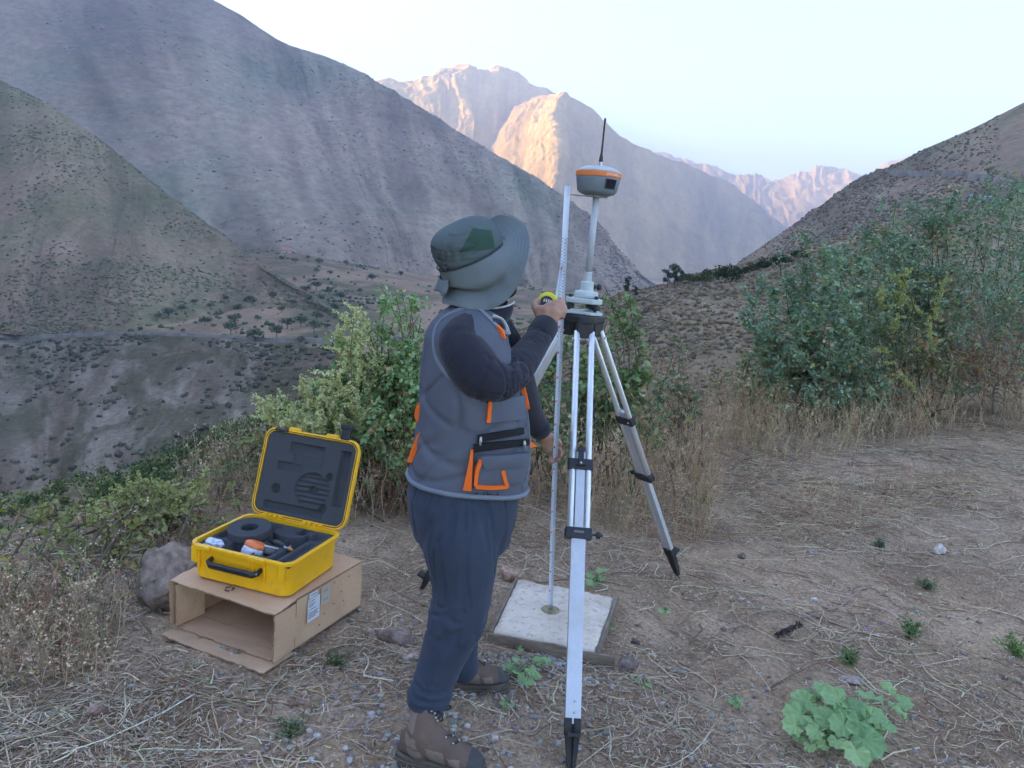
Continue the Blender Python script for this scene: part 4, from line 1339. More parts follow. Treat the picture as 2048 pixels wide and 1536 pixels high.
litter('straw', 'dry straw and stalks scattered over the whole ledge', 5200, lambda r: (r.uniform(-60, 2110), 905 + 650 * r.uniform() ** 1.15), .02, .16, 61, .0017, (.50, .395, .28), .12, .3)
litter('straw', 'longer curled dry stems lying about on the ledge', 1150, lambda r: (r.uniform(-60, 2110), 930 + 620 * r.uniform()), .12, .55, 62, .0023, (.54, .425, .30), .17, .2)
litter('straw', 'thick bed of pale straw at the left front and under the box', 420, lambda r: (r.uniform(-60, 600), 1180 + 360 * r.uniform()), .04, .26, 63, .0021, (.55, .43, .28), .07)
litter('straw', 'tangled dry runners around the right bare ground', 900, lambda r: (1640 + r.normal() * 230, 1020 + r.normal() * 70), .06, .35, 64, .0018, bend=.25)
litter('straw', 'matted dry stems in the strip behind the tripod', 2300, lambda r: (r.uniform(820, 2100), 880 + 120 * r.uniform()), .06, .4, 65, .0021, bend=.22)
litter('straw', 'fine chaff on the soil', 7000, lambda r: (r.uniform(-60, 2110), 960 + 600 * r.uniform() ** 1.0), .008, .045, 66, .0016, (.58, .48, .37))


# ---- pebbles
def stone_mesh(seed, sub=2, flat=.65, ang=.35):
    bm = bmesh.new(); bmesh.ops.create_icosphere(bm, subdivisions=sub, radius=1)
    rr = random.Random(seed)
    planes = [(Vector((rr.uniform(-1, 1), rr.uniform(-1, 1), rr.uniform(-1, 1))).normalized(), rr.uniform(.50, .85)) for _ in range(13)]
    for v in bm.verts:
        for nrm, dd in planes:
            e = v.co.dot(nrm) - dd
            if e > 0: v.co -= nrm * e * .98
        v.co *= 1 + ang * .35 * mnoise.noise(v.co * 1.7 + Vector((seed, 0, 0))) + .05 * mnoise.noise(v.co * 6 + Vector((0, seed, 0)))
        v.co.z *= flat
    V = np.array([v.co[:] for v in bm.verts]); F = np.array([[v.index for v in f.verts] for f in bm.faces]); bm.free()
    return V, F


def pebbles(name, label, n, region, s0, s1, seed, col=(.30, .26, .225), zoff=.2):
    r = np.random.default_rng(seed)
    protos = [stone_mesh(seed + i, 1, .7) for i in range(6)]
    pts = np.array([tuple(G(*region(r))) for _ in range(n)])
    pts[:, 2] = ground_fine(pts[:, 0], pts[:, 1])
    on = (pts[:, 0] > .02) & (pts[:, 0] < .55) & (pts[:, 1] > 2.93) & (pts[:, 1] < 3.5)
    pts = pts[~on]
    b = Bag()
    for i, p in enumerate(pts):
        V, F = protos[i % 6]; s = s0 * (s1 / s0) ** (r.uniform() ** 2.2); a = r.uniform(0, 6.28)
        c, sn = math.cos(a), math.sin(a)
        Vv = np.stack([(V[:, 0] * c - V[:, 1] * sn) * s * r.uniform(.8, 1.3), (V[:, 0] * sn + V[:, 1] * c) * s, V[:, 2] * s + s * zoff], -1) + p
        b.add(Vv, F, np.repeat(np.array(col)[None] * r.uniform(.6, 1.45) * r.uniform(.93, 1.07, (1, 3)), len(V), 0))
    return b.obj(name, stoneM, kind='stuff', label=label)


pebbles('gravel', 'small pebbles and clods over the ledge soil', 2600, lambda r: (r.uniform(-60, 2110), 930 + 620 * r.uniform() ** 1.1), .004, .018, 71)
pebbles('gravel', 'pale gravel around the boots and slab', 1500, lambda r: (900 + r.normal() * 190, 1400 + r.normal() * 95), .004, .018, 72, (.36, .335, .30))
pebbles('gravel', 'loose gravel below the front board of the slab', 420, lambda r: (1060 + r.normal() * 90, 1310 + abs(r.normal()) * 30), .005, .02, 73, (.34, .32, .29))


# ---- single stones
def rock(px, py, w, h, label, seed, col, depth=.8, sub=4, sink=.25, rot=0.0, z=None, name='stone'):
    """w,h in metres"""
    V, F = stone_mesh(seed, sub, 1.0, .5)
    V = V / np.abs(V).max(0)
    g = G(px, py); gz_ = gz(g.x, g.y) if z is None else z
    V = V + .03 * np.stack([fbm(V[:, 0] * 4 + i, V[:, 1] * 4, V[:, 2] * 4, 4, seed + i) for i in range(3)], -1)
    c, s = math.cos(rot), math.sin(rot)
    Vv = np.stack([(V[:, 0] * w / 2 * c - V[:, 1] * w / 2 * depth * s), (V[:, 0] * w / 2 * s + V[:, 1] * w / 2 * depth * c), V[:, 2] * h / 2 * 1.3], -1)
    Vv += np.array([g.x, g.y + w * depth * .25, gz_ + h / 2 - sink * h])
    o = np_obj(name, Vv, F, stoneM, cols=np.repeat(np.array(col)[None] * np.array([1.25, 1.08, .95]), len(V), 0) * (1 + .7 * fbm(V[:, 0] * 3, V[:, 1] * 3, V[:, 2] * 3, 4, seed + 9))[:, None], smooth=False, label=label, cat='rock')
    o.data.polygons.foreach_set('use_smooth', np.ones(len(o.data.polygons), bool)); o.data.set_sharp_from_angle(angle=math.radians(28))
    return o


rock(325, 1225, .34, .30, 'large angular brown boulder behind the left end of the cardboard box', 811, (.225, .20, .185), .7, 5, .25, .35, name='boulder')
rock(795, 1292, .19, .085, 'flat dark stone half buried behind the near boot', 82, (.22, .19, .18), .8, 4, .4)
rock(1018, 1163, .11, .08, 'rough reddish stone at the back left corner of the slab', 83, (.33, .25, .21))
rock(1256, 1345, .085, .065, 'dark grey stone at the right end of the slab board', 84, (.17, .155, .15))
rock(1270, 1290, .045, .03, 'small black stone just above the dark grey stone', 85, (.10, .09, .09))
rock(1484, 1115, .05, .045, 'small pointed dark stone right of the far tripod foot', 86, (.14, .12, .125))
rock(1628, 1108, .085, .045, 'flat slate-grey stone in the middle of the right ground', 87, (.20, .19, .205))
rock(1630, 1199, .045, .025, 'small pale white stone on the right ground', 88, (.50, .49, .50))
rock(1710, 1365, .095, .035, 'flat grey stone just behind the leafy mallow plant', 89, (.32, .29, .29))
rock(1885, 1112, .10, .06, 'pale grey stone with a white face at the right', 90, (.42, .42, .43))
rock(1710, 942, .12, .06, 'dull brown stone near the dry tuft', 91, (.22, .17, .15))
rock(190, 1440, .07, .045, 'brown stone half buried in the left front soil', 92, (.26, .20, .175))
rock(985, 1488, .055, .04, 'pale lump of gravel stone in front of the near boot toe', 93, (.38, .36, .34))
rock(818, 1330, .08, .05, 'grey stone beside the trouser leg', 95, (.26, .235, .22))


# ---- leafy mallow rosettes: each big leaf is its own part
def lobed_leaf_mesh(seed, lobes=7):
    r = random.Random(seed); out = []
    n = lobes * 6
    for k in range(n + 1):
        a = math.radians(-150 + 300 * k / n)
        ph = (k % 6) / 6
        rad = 1.0 - .16 * abs(math.cos(math.pi * k / 6)) ** 1.5 * (1) + .05 * math.sin(k * 2.9 + seed)
        rad *= (1 - .10 * (abs(a) / 2.6) ** 2)
        out.append((rad * math.cos(a) * .5 + .12, rad * math.sin(a) * .5))
    me = bpy.data.meshes.new('leaf')
    V = [(0, 0, 0)]; m = len(out)
    for ring, f in ((0, .55), (1, 1.0)):
        for k, (x, y) in enumerate(out):
            a = math.atan2(y, x - .12)
            z = .10 * f * f * math.cos(a * lobes * .9) * .6 + .10 * f + .05 * math.sin(seed + k)
            V.append((x * f, y * f, z * .7))
    F = [(0, 1 + k, 2 + k) for k in range(m - 1)] + [(1 + k, 1 + m + k, 2 + m + k, 2 + k) for k in range(m - 1)]
    me.from_pydata(V, [], F); me.update()
    me.polygons.foreach_set('use_smooth', np.ones(len(me.polygons), bool))
    return me


kl = NT('big_mallow_leaf')
_p = kl.obj()
_d = kl.n('VectorMath'); _d.operation = 'LENGTH'; kl.l(_p, _d.inputs[0])
_at = kl.n('SeparateXYZ'); kl.l(_p, _at.inputs[0])
_an = kl.math('ARCTAN2', _at.outputs[1], _at.outputs[0])
_vein = kl.math('ABSOLUTE', kl.math('SINE', kl.math('MULTIPLY', _an, 4.2)))
_oi = kl.n('ObjectInfo')
_c = kl.ramp(kl.noise(_p, 6, 4), [(.3, (.27, .43, .18)), (.7, (.36, .53, .26))])
_c = kl.mix(kl.ramp(_vein, [(.0, .6), (.10, 0.0)]), _c, (.38, .50, .28))
_c = kl.mix(1.0, _c, kl.ramp(_oi.outputs['Random'], [(0, (.78, .85, .8)), (1, (1.2, 1.12, 1.05))]), 'MULTIPLY')
kl.set(_c, .55, 0, .3)
kl.bump(kl.noise(_p, 14, 4), .3, .1)
_tr = kl.n('BsdfTranslucent'); kl.l(_c, _tr.inputs[0]); _mx = kl.n('MixShader'); _mx.inputs[0].default_value = .22
kl.l(kl.b.outputs[0], _mx.inputs[1]); kl.l(_tr.outputs[0], _mx.inputs[2]); kl.l(_mx.outputs[0], kl.out.inputs['Surface'])
big_leaves = [lobed_leaf_mesh(s) for s in (1, 2, 3)]
for me in big_leaves: me.materials.append(kl.m)
petM = simple_mat('leaf_stalk', (.20, .26, .12), .6)


def rosette(px, py, label, leaves, seed, height=.08):
    """leaves: list of (px,py,size_m)"""
    r = random.Random(seed)
    g = G(px, py); g.z = gz(g.x, g.y)
    E = empty('mallow_plant', g, label=label, cat='plant')
    for (lx_, ly_, s) in leaves:
        hgt = r.uniform(.35, 1.0) * height
        q = G(lx_, ly_, hgt)
        q.z = max(q.z, gz(q.x, q.y) + .012)
        out = Vector((q.x - g.x, q.y - g.y, 0)); out = out.normalized() if out.length > .01 else Vector((1, 0, 0))
        nrm = (Vector((0, 0, 1)) + out * r.uniform(-.1, .45) + Vector((0, -1, 0)) * r.uniform(.1, .5) + Vector((r.uniform(-.25, .25), r.uniform(-.25, .25), 0))).normalized()
        o = bpy.data.objects.new('leaf', big_leaves[r.randrange(3)])
        Mx = frame(q, nrm, out + Vector((r.uniform(-.5, .5), r.uniform(-.5, .5), 0))) @ Matrix.Diagonal((s, s, s, 1))
        COL.objects.link(o); o.parent = E; o.matrix_parent_inverse = E.matrix_basis.inverted(); o.matrix_basis = Mx
        bm = bmesh.new(); tube(bm, [g + Vector((0, 0, -.005)), g.lerp(q, .5) + Vector((0, 0, .02)), q], [.0035, .003, .0022], 5)
        bm_obj('stalk', bm, petM, E, smooth=True)


_r = random.Random(9)
lv = [(1690 + math.cos(a) * rr_, 1432 + math.sin(a) * rr_ * .62, _r.uniform(.065, .115)) for a, rr_ in [(_r.uniform(0, 6.28), _r.uniform(10, 95)) for _ in range(30)]]
lv += [(1728, 1478, .13), (1712, 1500, .11), (1680, 1400, .12), (1740, 1398, .12), (1660, 1440, .11), (1592, 1452, .085), (1600, 1472, .06), (1640, 1480, .07), (1800, 1405, .08), (1790, 1420, .09), (1775, 1380, .07), (1770, 1450, .07), (1650, 1490, .05), (1620, 1490, .045)]
rosette(1690, 1462, 'large leafy green mallow plant at the lower right', lv, 1, .11)
rosette(1050, 1345, 'mallow seedling with pale leaves beside the far boot', [(1020, 1330, .05), (1040, 1345, .055), (1060, 1338, .05), (1048, 1355, .05), (1070, 1350, .045), (1030, 1340, .04), (1075, 1325, .06), (1090, 1322, .05), (1055, 1362, .05), (1035, 1322, .04)], 2, .05)
rosette(1290, 1368, 'tiny mallow leaf pair right of the near tripod leg', [(1280, 1362, .035), (1296, 1368, .03), (1288, 1372, .03)], 3, .03)
rosette(1473, 1402, 'single mallow leaf lying on the bare ground', [(1466, 1400, .04), (1480, 1398, .035), (1474, 1408, .03)], 4, .03)
rosette(1190, 1165, 'green mallow sprout behind the slab by the tripod leg', [(1183, 1150, .05), (1195, 1140, .045), (1188, 1165, .055), (1200, 1158, .05), (1210, 1142, .04), (1178, 1162, .04)], 5, .07)
rosette(1330, 1222, 'small mallow sprout beyond the slab corner', [(1325, 1220, .035), (1336, 1222, .03)], 6, .03)
rosette(1015, 1408, 'little green sprout between the boots', [(1010, 1404, .035), (1022, 1408, .03), (1014, 1412, .03)], 7, .03)
rosette(1222, 1250, 'small sprout at the right edge of the slab', [(1218, 1248, .03), (1226, 1256, .03)], 8, .03)
rosette(1042, 1300, 'tiny sprout in the gravel under the slab board', [(1042, 1298, .03), (1036, 1303, .025)], 9, .03)


# ---- small feathery herbs
def herb(px, py, w, h, label, seed, col=(.15, .25, .10), n=260):
    r = np.random.default_rng(seed); g = G(px, py); g.z = gz(g.x, g.y)
    E = empty('feathery_herb', g, label=label, cat='herb')
    m = 26
    tip = np.stack([g.x + r.normal(size=m) * w * .35, g.y + r.normal(size=m) * w * .35, g.z + h * r.uniform(.4, 1, m)], -1)
    bs = np.repeat(np.array(tuple(g))[None], m, 0) + r.normal(size=(m, 3)) * .006
    P_ = stems(bs, tip, 5, .1, r)
    V, F, C_ = tubes_np(P_, np.full((m, 5), .0013), 3, jitter((.12, .16, .07), m, .2, seed)); np_obj('stem', V, F, dryM, E, cols=C_)
    ii = r.integers(0, m, n); t = r.uniform(.2, 1, n) * 4; k0 = np.clip(t.astype(int), 0, 3)
    q = P_[ii, k0] * (1 - (t - k0))[:, None] + P_[ii, k0 + 1] * (t - k0)[:, None] + r.normal(size=(n, 3)) * .006
    V, F, C_ = leaves_on(q, r.uniform(.010, .022, n), jitter(col, n, .35, seed), seed, aspect=.45)
    np_obj('crown', V, F, leafM, E, cols=C_, kind='stuff')


herb(1697, 1325, .07, .07, 'small bushy herb behind the large mallow plant', 1)
herb(1820, 1268, .10, .09, 'feathery green herb with a dry stalk at the right', 2)
herb(2030, 1305, .12, .09, 'bright green herb at the right picture edge', 3, (.18, .31, .09))
herb(1855, 1170, .10, .05, 'low dull green herb on the right ground', 4, (.17, .21, .12))
herb(1757, 1095, .05, .06, 'small grey-green herb below the dry tuft', 5, (.16, .21, .14))
herb(1405, 1000, .12, .06, 'low green tuft on the path right of the tripod', 6, (.18, .22, .12))
herb(590, 1470, .10, .05, 'faint green herb in the left front straw', 7, (.17, .22, .12), 160)
herb(675, 1330, .08, .05, 'sparse herb in front of the cardboard box', 8, (.17, .22, .12), 120)
# dark dry seed spike lying on the ground
r_ = np.random.default_rng(5); a, b_ = G(1552, 1276), G(1600, 1254)
t = r_.uniform(0, 1, 420)[:, None]
q = np.array(tuple(a))[None] * (1 - t) + np.array(tuple(b_))[None] * t + r_.normal(size=(420, 3)) * .0045; q[:, 2] = np.abs(q[:, 2]) + .012 + gz(a.x, a.y)
V, F, C_ = leaves_on(q, np.full(420, .012), jitter((.12, .095, .085), 420, .5, 3), 8, cup=.6)
np_obj('seed_spike', V, F, dryM, cols=C_, label='dark dry seed spike lying on the right ground', cat='seed spike')
# tiny purple flowers
for i, (px, py, lab) in enumerate(((1735, 1258, 'tiny purple flower left of the feathery herb'), (1770, 1248, 'tiny purple flower nearer the feathery herb'))):
    g = G(px, py, .03); E = empty('purple_flower', (g.x, g.y, gz(g.x, g.y)), label=lab, cat='flower')
    bm = bmesh.new(); tube(bm, [Vector((g.x, g.y, gz(g.x, g.y) - .005)), g], .0012, 4); bm_obj('stem', bm, petM, E)
    for k in range(5):
        a_ = k * 1.257
        bm = bmesh.new(); vs = [bm.verts.new(p) for p in (g, g + Vector((math.cos(a_ - .5) * .007, math.sin(a_ - .5) * .007, .003)), g + Vector((math.cos(a_) * .012, math.sin(a_) * .012, .002)), g + Vector((math.cos(a_ + .5) * .007, math.sin(a_ + .5) * .007, .003)))]; bm.faces.new(vs)
        bm_obj('petal', bm, simple_mat('petal_purple', (.30, .10, .50), .6), E)

shrub('flowering_weed', G(150, 1240), shoots_px([(90, 1150, 3.5), (130, 1130, 3.6), (170, 1120, 3.6), (210, 1110, 3.7), (60, 1180, 3.3), (110, 1190, 3.2), (160, 1180, 3.3), (20, 1210, 3.1)], 9, 2, 14),
      'low yellow-green weed among the dry grass left of the boulder', (.30, .31, .12), 'weed', leaf=.028, per=34, seed=37, dead=.2, flower=(.46, .46, .22), flower_frac=.5, spread=.25)
litter('straw', 'matted dead grass in patches on the right ground', 2600, lambda r: (lambda k: ((1560, 1620, 1760, 1900, 1500)[k] + r.normal() * 70, (985, 1040, 1010, 980, 940)[k] + r.normal() * 16))(int(r.integers(0, 5))), .05, .22, 67, .0018, (.52, .38, .24), .3)
dry_stand('dry_weeds', 'dry brown weeds on the ledge rim left of the open lid', 520, uni(360, 600, 935, 1040), .15, .42, 59, .6)
shrub('flowering_weed', G(470, 1000), shoots_px([(440, 930, 4.9), (470, 920, 5.0), (500, 905, 5.0), (420, 950, 4.8), (490, 940, 4.8), (520, 880, 5.0)], 8, 2, 15),
      'small green weed on the ledge rim just left of the open lid', (.24, .32, .14), 'weed', leaf=.034, per=34, seed=38, dead=.2, flower=(.46, .46, .24), flower_frac=.4, spread=.2)
# ================================================================ SURVEYING GEAR
def proj(p):
    q = Vector(p) - CAM_P
    z = q.dot(_F)
    return 1024 + FPX * q.dot(_R) / z, 768 - FPX * q.dot(_U) / z


def t_at_y(a, b, py):
    """parameter on segment a-b that projects to photo row py"""
    lo, hi = 0.0, 1.0
    for _ in range(40):
        m = (lo + hi) / 2
        if proj(a.lerp(b, m))[1] < py: lo = m
        else: hi = m
    return (lo + hi) / 2


def text_geo(txt, size=1.0):
    cu = bpy.data.curves.new('t', 'FONT'); cu.body = txt; cu.size = size; cu.align_x = 'CENTER'; cu.align_y = 'CENTER'
    cu.resolution_u = 2
    o = bpy.data.objects.new('t', cu); COL.objects.link(o)
    bpy.context.view_layer.update()
    me = o.evaluated_get(bpy.context.evaluated_depsgraph_get()).to_mesh()
    V = np.array([v.co[:] for v in me.vertices]) if len(me.vertices) else np.zeros((0, 3))
    F = [list(p.vertices) for p in me.polygons]
    o.to_mesh_clear()
    bpy.data.objects.remove(o); bpy.data.curves.remove(cu)
    return V, F


def text_obj(name, txt, size, fmap, mat, parent):
    V, F = text_geo(txt, size)
    me = bpy.data.meshes.new(name)
    me.from_pydata([tuple(fmap(v[0], v[1])) for v in V], [], F); me.update()
    me.materials.append(mat)
    o = bpy.data.objects.new(name, me); link(o, parent)
    return o


def brushed_alu(name, col=(.78, .79, .80), rough=.38, metal=.75):
    k = NT(name)
    v = k.obj()
    f = k.noise(k.mapping(v, (90, 90, 4)), 1, 4, .6)
    f2 = k.noise(v, 9, 5, .6)
    c = k.mix(k.ramp(f2, [(.45, 0.0), (.75, .35)]), k.ramp(f, [(.3, tuple(x * .92 for x in col)), (.7, col)]), (.50, .46, .41))
    k.set(c, k.ramp(f2, [(.3, rough - .05), (.7, rough + .15)]), metal, .5)
    k.bump(k.noise(v, 300, 2), .06, .001)
    return k.m


alu = brushed_alu('leg_aluminium')
alu_w = brushed_alu('leg_white_aluminium', (.60, .62, .66), .45, .45)
blk = simple_mat('black_plastic', (.022, .022, .025), .45, var=.3, scale=40, bump=.15, bscale=400, bdist=.001)
rub = simple_mat('black_rubber_foot', (.03, .028, .026), .75, var=.4, scale=25)
steel = simple_mat('steel_bolt', (.55, .55, .55), .35, .9)
trib = simple_mat('tribrach_paint', (.52, .57, .55), .45, var=.05, scale=30, bump=.05)
polem = simple_mat('pole_paint', (.50, .53, .54), .4, var=.06, scale=20, bump=.05)

AX = Vector((.276, 3.23, 0))
def zpx(py, Y=AX.y, px=1165): return W(px, py, Y).z
z_headbot, z_headtop = zpx(650), zpx(628)
TR = empty('survey_tripod', (AX.x, AX.y, 0), label='silver aluminium survey tripod with black clamps standing over the concrete slab', cat='tripod')
# head plate: rounded triangle
def rtri(r, n=6, rot=0.0, corner=.28):
    pts = []
    for k in range(3):
        a = rot + k * 2 * math.pi / 3
        for j in range(n):
            b = a + (j / (n - 1) - .5) * corner * 2.6
            pts.append((r * math.cos(b) * (1 - .06 * abs(j / (n - 1) - .5)), r * math.sin(b)))
    return pts


feet = {'near': (Vector((.300, 2.222, -.02)), 660), 'right': (Vector((.969, 3.845, 0.0)), 672), 'left': (Vector((-.345, 3.44, 0.0)), 672)}
def leg_dir(k):
    d = feet[k][0] - Vector((AX.x, AX.y, 0)); d.z = 0
    return d.normalized()


_a0 = math.atan2(leg_dir('near').y, leg_dir('near').x)
bm = bmesh.new()
prism(bm, rtri(.098, rot=_a0), z_headbot + .012, z_headtop, Matrix.Translation((AX.x, AX.y, 0)))
bm_obj('head_plate', bm, blk, TR, bevel=.006)
for k in feet:
    d = leg_dir(k); s = Vector((-d.y, d.x, 0))
    Mx = frame((AX.x, AX.y, 0), (0, 0, 1), d)
    bm = bmesh.new()
    prism(bm, [(.035, -.036), (.088, -.036), (.094, -.030), (.094, .030), (.088, .036), (.035, .036)], z_headbot - .045, z_headbot + .016, Mx)
    hb = bm_obj('hinge_block', bm, blk, TR, bevel=.004)
    hinge = Vector((AX.x, AX.y, z_headbot - .020)) + d * .078
    foot = feet[k][0]
    ax = (foot - hinge).normalized()
    L = (foot - hinge).length
    Mz = frame(hinge, ax, s)          # local z runs down the leg, x = sideways, y = thickness
    py_c1, py_c2, py_f = {'near': (928, 1070, 1448), 'right': (838, 953, 1100), 'left': (838, 953, 1090)}[k]
    if k == 'left':
        t1, t2, t3 = TL
    else:
        t1, t2, t3 = (t_at_y(hinge, foot, p) for p in (py_c1, py_c2, py_f))
    if k == 'near': TL = (t1 * .93, t2 * .93, .93)
    gap = .030
    for sg in (-1, 1):
        bm = bmesh.new()
        lathe(bm, [(.0125, .0), (.0125, L * t2 - .01)], Mz @ Matrix.Translation((sg * gap, 0, 0)), 14)
        bm_obj('leg_tube', bm, alu, TR, smooth=True, bevel=.001)
        bm = bmesh.new()
        lathe(bm, [(.005, -.020), (.005, .018)], Mz @ Matrix.Translation((sg * gap, 0, .035)) @ Matrix.Rotation(math.pi / 2, 4, 'Y'), 8)
        bm_obj('bolt', bm, steel, TR)
    # sliding inner leg, a flat box with two grooves
    bm = bmesh.new()
    bx(bm, (-.017, -.010, L * t1 - .045), (.017, .010, L * t2 + .02), Mz)
    bm_obj('inner_rail', bm, alu_w, TR, bevel=.002)
    bm = bmesh.new()
    w2 = .026 if k == 'near' else .024
    poly = [(-w2, -.011), (-w2 * .55, -.011), (-w2 * .5, -.0095), (w2 * .5, -.0095), (w2 * .55, -.011), (w2, -.011), (w2, .011), (-w2, .011)]
    prism(bm, poly, L * t2 - .03, L * t3, Mz)
    il = bm_obj('inner_leg', bm, alu_w, TR, bevel=.0015)
    for q in (.07, .035):
        bm = bmesh.new()
        bmesh.ops.create_uvsphere(bm, u_segments=8, v_segments=5, radius=.0042, matrix=Mz @ Matrix.Translation((.004, -.011 if k == 'near' else .011, L * t3 - q)))
        bmesh.ops.create_uvsphere(bm, u_segments=8, v_segments=5, radius=.0042, matrix=Mz @ Matrix.Translation((.004, .011 if k == 'near' else -.011, L * t3 - q)))
        bm_obj('rivet', bm, steel, il, smooth=True)
    # upper bracket with the quick-clamp lever
    bm = bmesh.new()
    bx(bm, (-.048, -.0165, L * t1 - .018), (.048, .0165, L * t1 + .026), Mz)
    c1 = bm_obj('clamp', bm, blk, TR, bevel=.005)
    out = -1 if k == 'near' else 1
    sy = 1 if (Mz.to_3x3() @ Vector((0, 1, 0))).dot(d) > 0 else -1
    bm = bmesh.new()
    if k == 'near':
        bx(bm, (-.010, sy * .0165 - .005, L * t1 - .055), (.010, sy * .0165 + .006, L * t1 + .012), Mz)
        bx(bm, (-.016, sy * .0165 - .004, L * t1 - .062), (.016, sy * .0165 + .007, L * t1 - .046), Mz)
        bx(bm, (-.019, sy * .0165 - .002, L * t1 + .004), (.019, sy * .0165 + .008, L * t1 + .012), Mz)
    else:
        tube(bm, [Mz @ Vector((0, sy * .014, L * t1)), Mz @ Vector((0, sy * .035, L * t1 - .03)), Mz @ Vector((0, sy * .050, L * t1 - .034))], [.009, .008, .006], 8)
    bm_obj('lever', bm, blk, c1, bevel=.002)
    bm = bmesh.new()
    bmesh.ops.create_uvsphere(bm, u_segments=10, v_segments=6, radius=.0055, matrix=Mz @ Matrix.Translation((-.001 if k == 'near' else -.03, sy * (.021 if k == 'near' else -.0175), L * t1 + .002)))
    bm_obj('screw', bm, steel, c1, smooth=True)
    # lower collar with the thumb screw
    bm = bmesh.new()
    bx(bm, (-.050, -.018, L * t2 - .026), (.050, .018, L * t2 + .016), Mz)
    c2 = bm_obj('collar', bm, blk, TR, bevel=.005)
    bm = bmesh.new()
    bx(bm, (-.018, sy * .018 - .001, L * t2 - .012), (.018, sy * .018 + .002, L * t2 - .004), Mz)
    bm_obj('maker_plate', bm, simple_mat('plate_grey', (.16, .16, .17), .35), c2)
    sgn = 1 if (Mz.to_3x3() @ Vector((1, 0, 0))).dot(_R) > 0 else -1
    if k == 'right': sgn = -sgn
    bm = bmesh.new()
    Mk = Mz @ Matrix.Translation((sgn * .05, 0, L * t2 - .004)) @ Matrix.Rotation(sgn * math.pi / 2, 4, 'Y')
    lathe(bm, [(.005, 0), (.005, .014), (.0125, .016), (.0135, .020), (.0125, .030), (.006, .032), (.005, .040)], Mk, 12)
    bm_obj('thumb_screw', bm, blk, c2, bevel=.001)
    # foot shoe with step and pointed tip
    bm = bmesh.new()
    LF = L * (1 - t3)
    z0 = L * t3 - .018
    sec = [(z0, .027, .0145), (z0 + .05, .027, .0145), (z0 + .055, .024, .013), (z0 + LF * .72, .017, .011), (L + .03, .004, .004)]
    rings = []
    for (zz, a, b) in sec:
        rings.append([bm.verts.new(Mz @ Vector((x, y, zz))) for x, y in ((-a, -b), (-.2 * a, -b), (0, -b * .45), (.2 * a, -b), (a, -b), (a, b), (.2 * a, b), (0, b * .45), (-.2 * a, b), (-a, b))])
    for r1, r2 in zip(rings, rings[1:]):
        for j in range(10):
            bm.faces.new((r1[j], r1[(j + 1) % 10], r2[(j + 1) % 10], r2[j]))
    bm.faces.new(rings[0][::-1]); bm.faces.new(rings[-1])
    bmesh.ops.recalc_face_normals(bm, faces=bm.faces[:])
    bx(bm, (-.022, sy * .014 if sy > 0 else sy * .05, z0 + .045), (.022, sy * .05 if sy > 0 else sy * .014, z0 + .057), Mz)
    bm_obj('foot', bm, rub, TR, bevel=.002)

# ---- tribrach
TB = empty('tribrach', (AX.x, AX.y, z_headtop), label='pale green-grey levelling tribrach with black foot screws on the tripod head', cat='tribrach')
Mt = Matrix.Translation((AX.x, AX.y, 0))
za, zb, zc, zd = z_headtop + .002, zpx(617), zpx(607), zpx(597)
bm = bmesh.new(); prism(bm, rtri(.088, rot=_a0 + .6), za, za + .013, Mt)
bm_obj('base_plate', bm, trib, TB, bevel=.003)
bm = bmesh.new(); prism(bm, rtri(.082, rot=_a0 + .6), za + .045, za + .066, Mt)
bm_obj('upper_plate', bm, trib, TB, bevel=.004)
for k in range(3):
    a = _a0 + .6 + k * 2 * math.pi / 3
    Mk = Matrix.Translation((AX.x + .066 * math.cos(a), AX.y + .066 * math.sin(a), za + .013))
    bm = bmesh.new()
    lathe(bm, [(.006, 0), (.006, .006), (.019, .008), (.0205, .012), (.0205, .022), (.019, .026), (.009, .028), (.009, .034)], Mk, 18)
    fs = bm_obj('foot_screw', bm, blk, TB, bevel=.0015)
    bm = bmesh.new()
    lathe(bm, [(.0085, .052), (.0085, .064), (.006, .066)], Mk, 12)
    bm_obj('screw_cap', bm, blk, fs)
bm = bmesh.new()
zt = za + .066
lathe(bm, [(.050, zt), (.052, zt + .006), (.050, zt + .022), (.046, zt + .028), (.030, zt + .030), (.028, zt + .034), (.027, zt + .066), (.024, zt + .069), (.020, zt + .069)], Mt, 32)
ad = bm_obj('adapter', bm, trib, TB, smooth=False, bevel=.001)
bm = bmesh.new()
lathe(bm, [(.011, .02), (.011, .036), (.006, .038), (.006, .046), (.013, .047), (.014, .052), (.013, .060), (.008, .062)], Mt @ Matrix.Translation((0, 0, zt + .048)) @ Matrix.Rotation(.3, 4, 'Z') @ Matrix.Rotation(math.pi / 2, 4, 'Y'), 14)
bm_obj('lock_knob', bm, blk, ad, bevel=.001)
bm = bmesh.new()
bx(bm, (-.012, -.056, zt + .004), (.034, -.045, zt + .013), Mt)
bm_obj('level_window', bm, simple_mat('level_plate', (.40, .45, .44), .3), ad, bevel=.001)

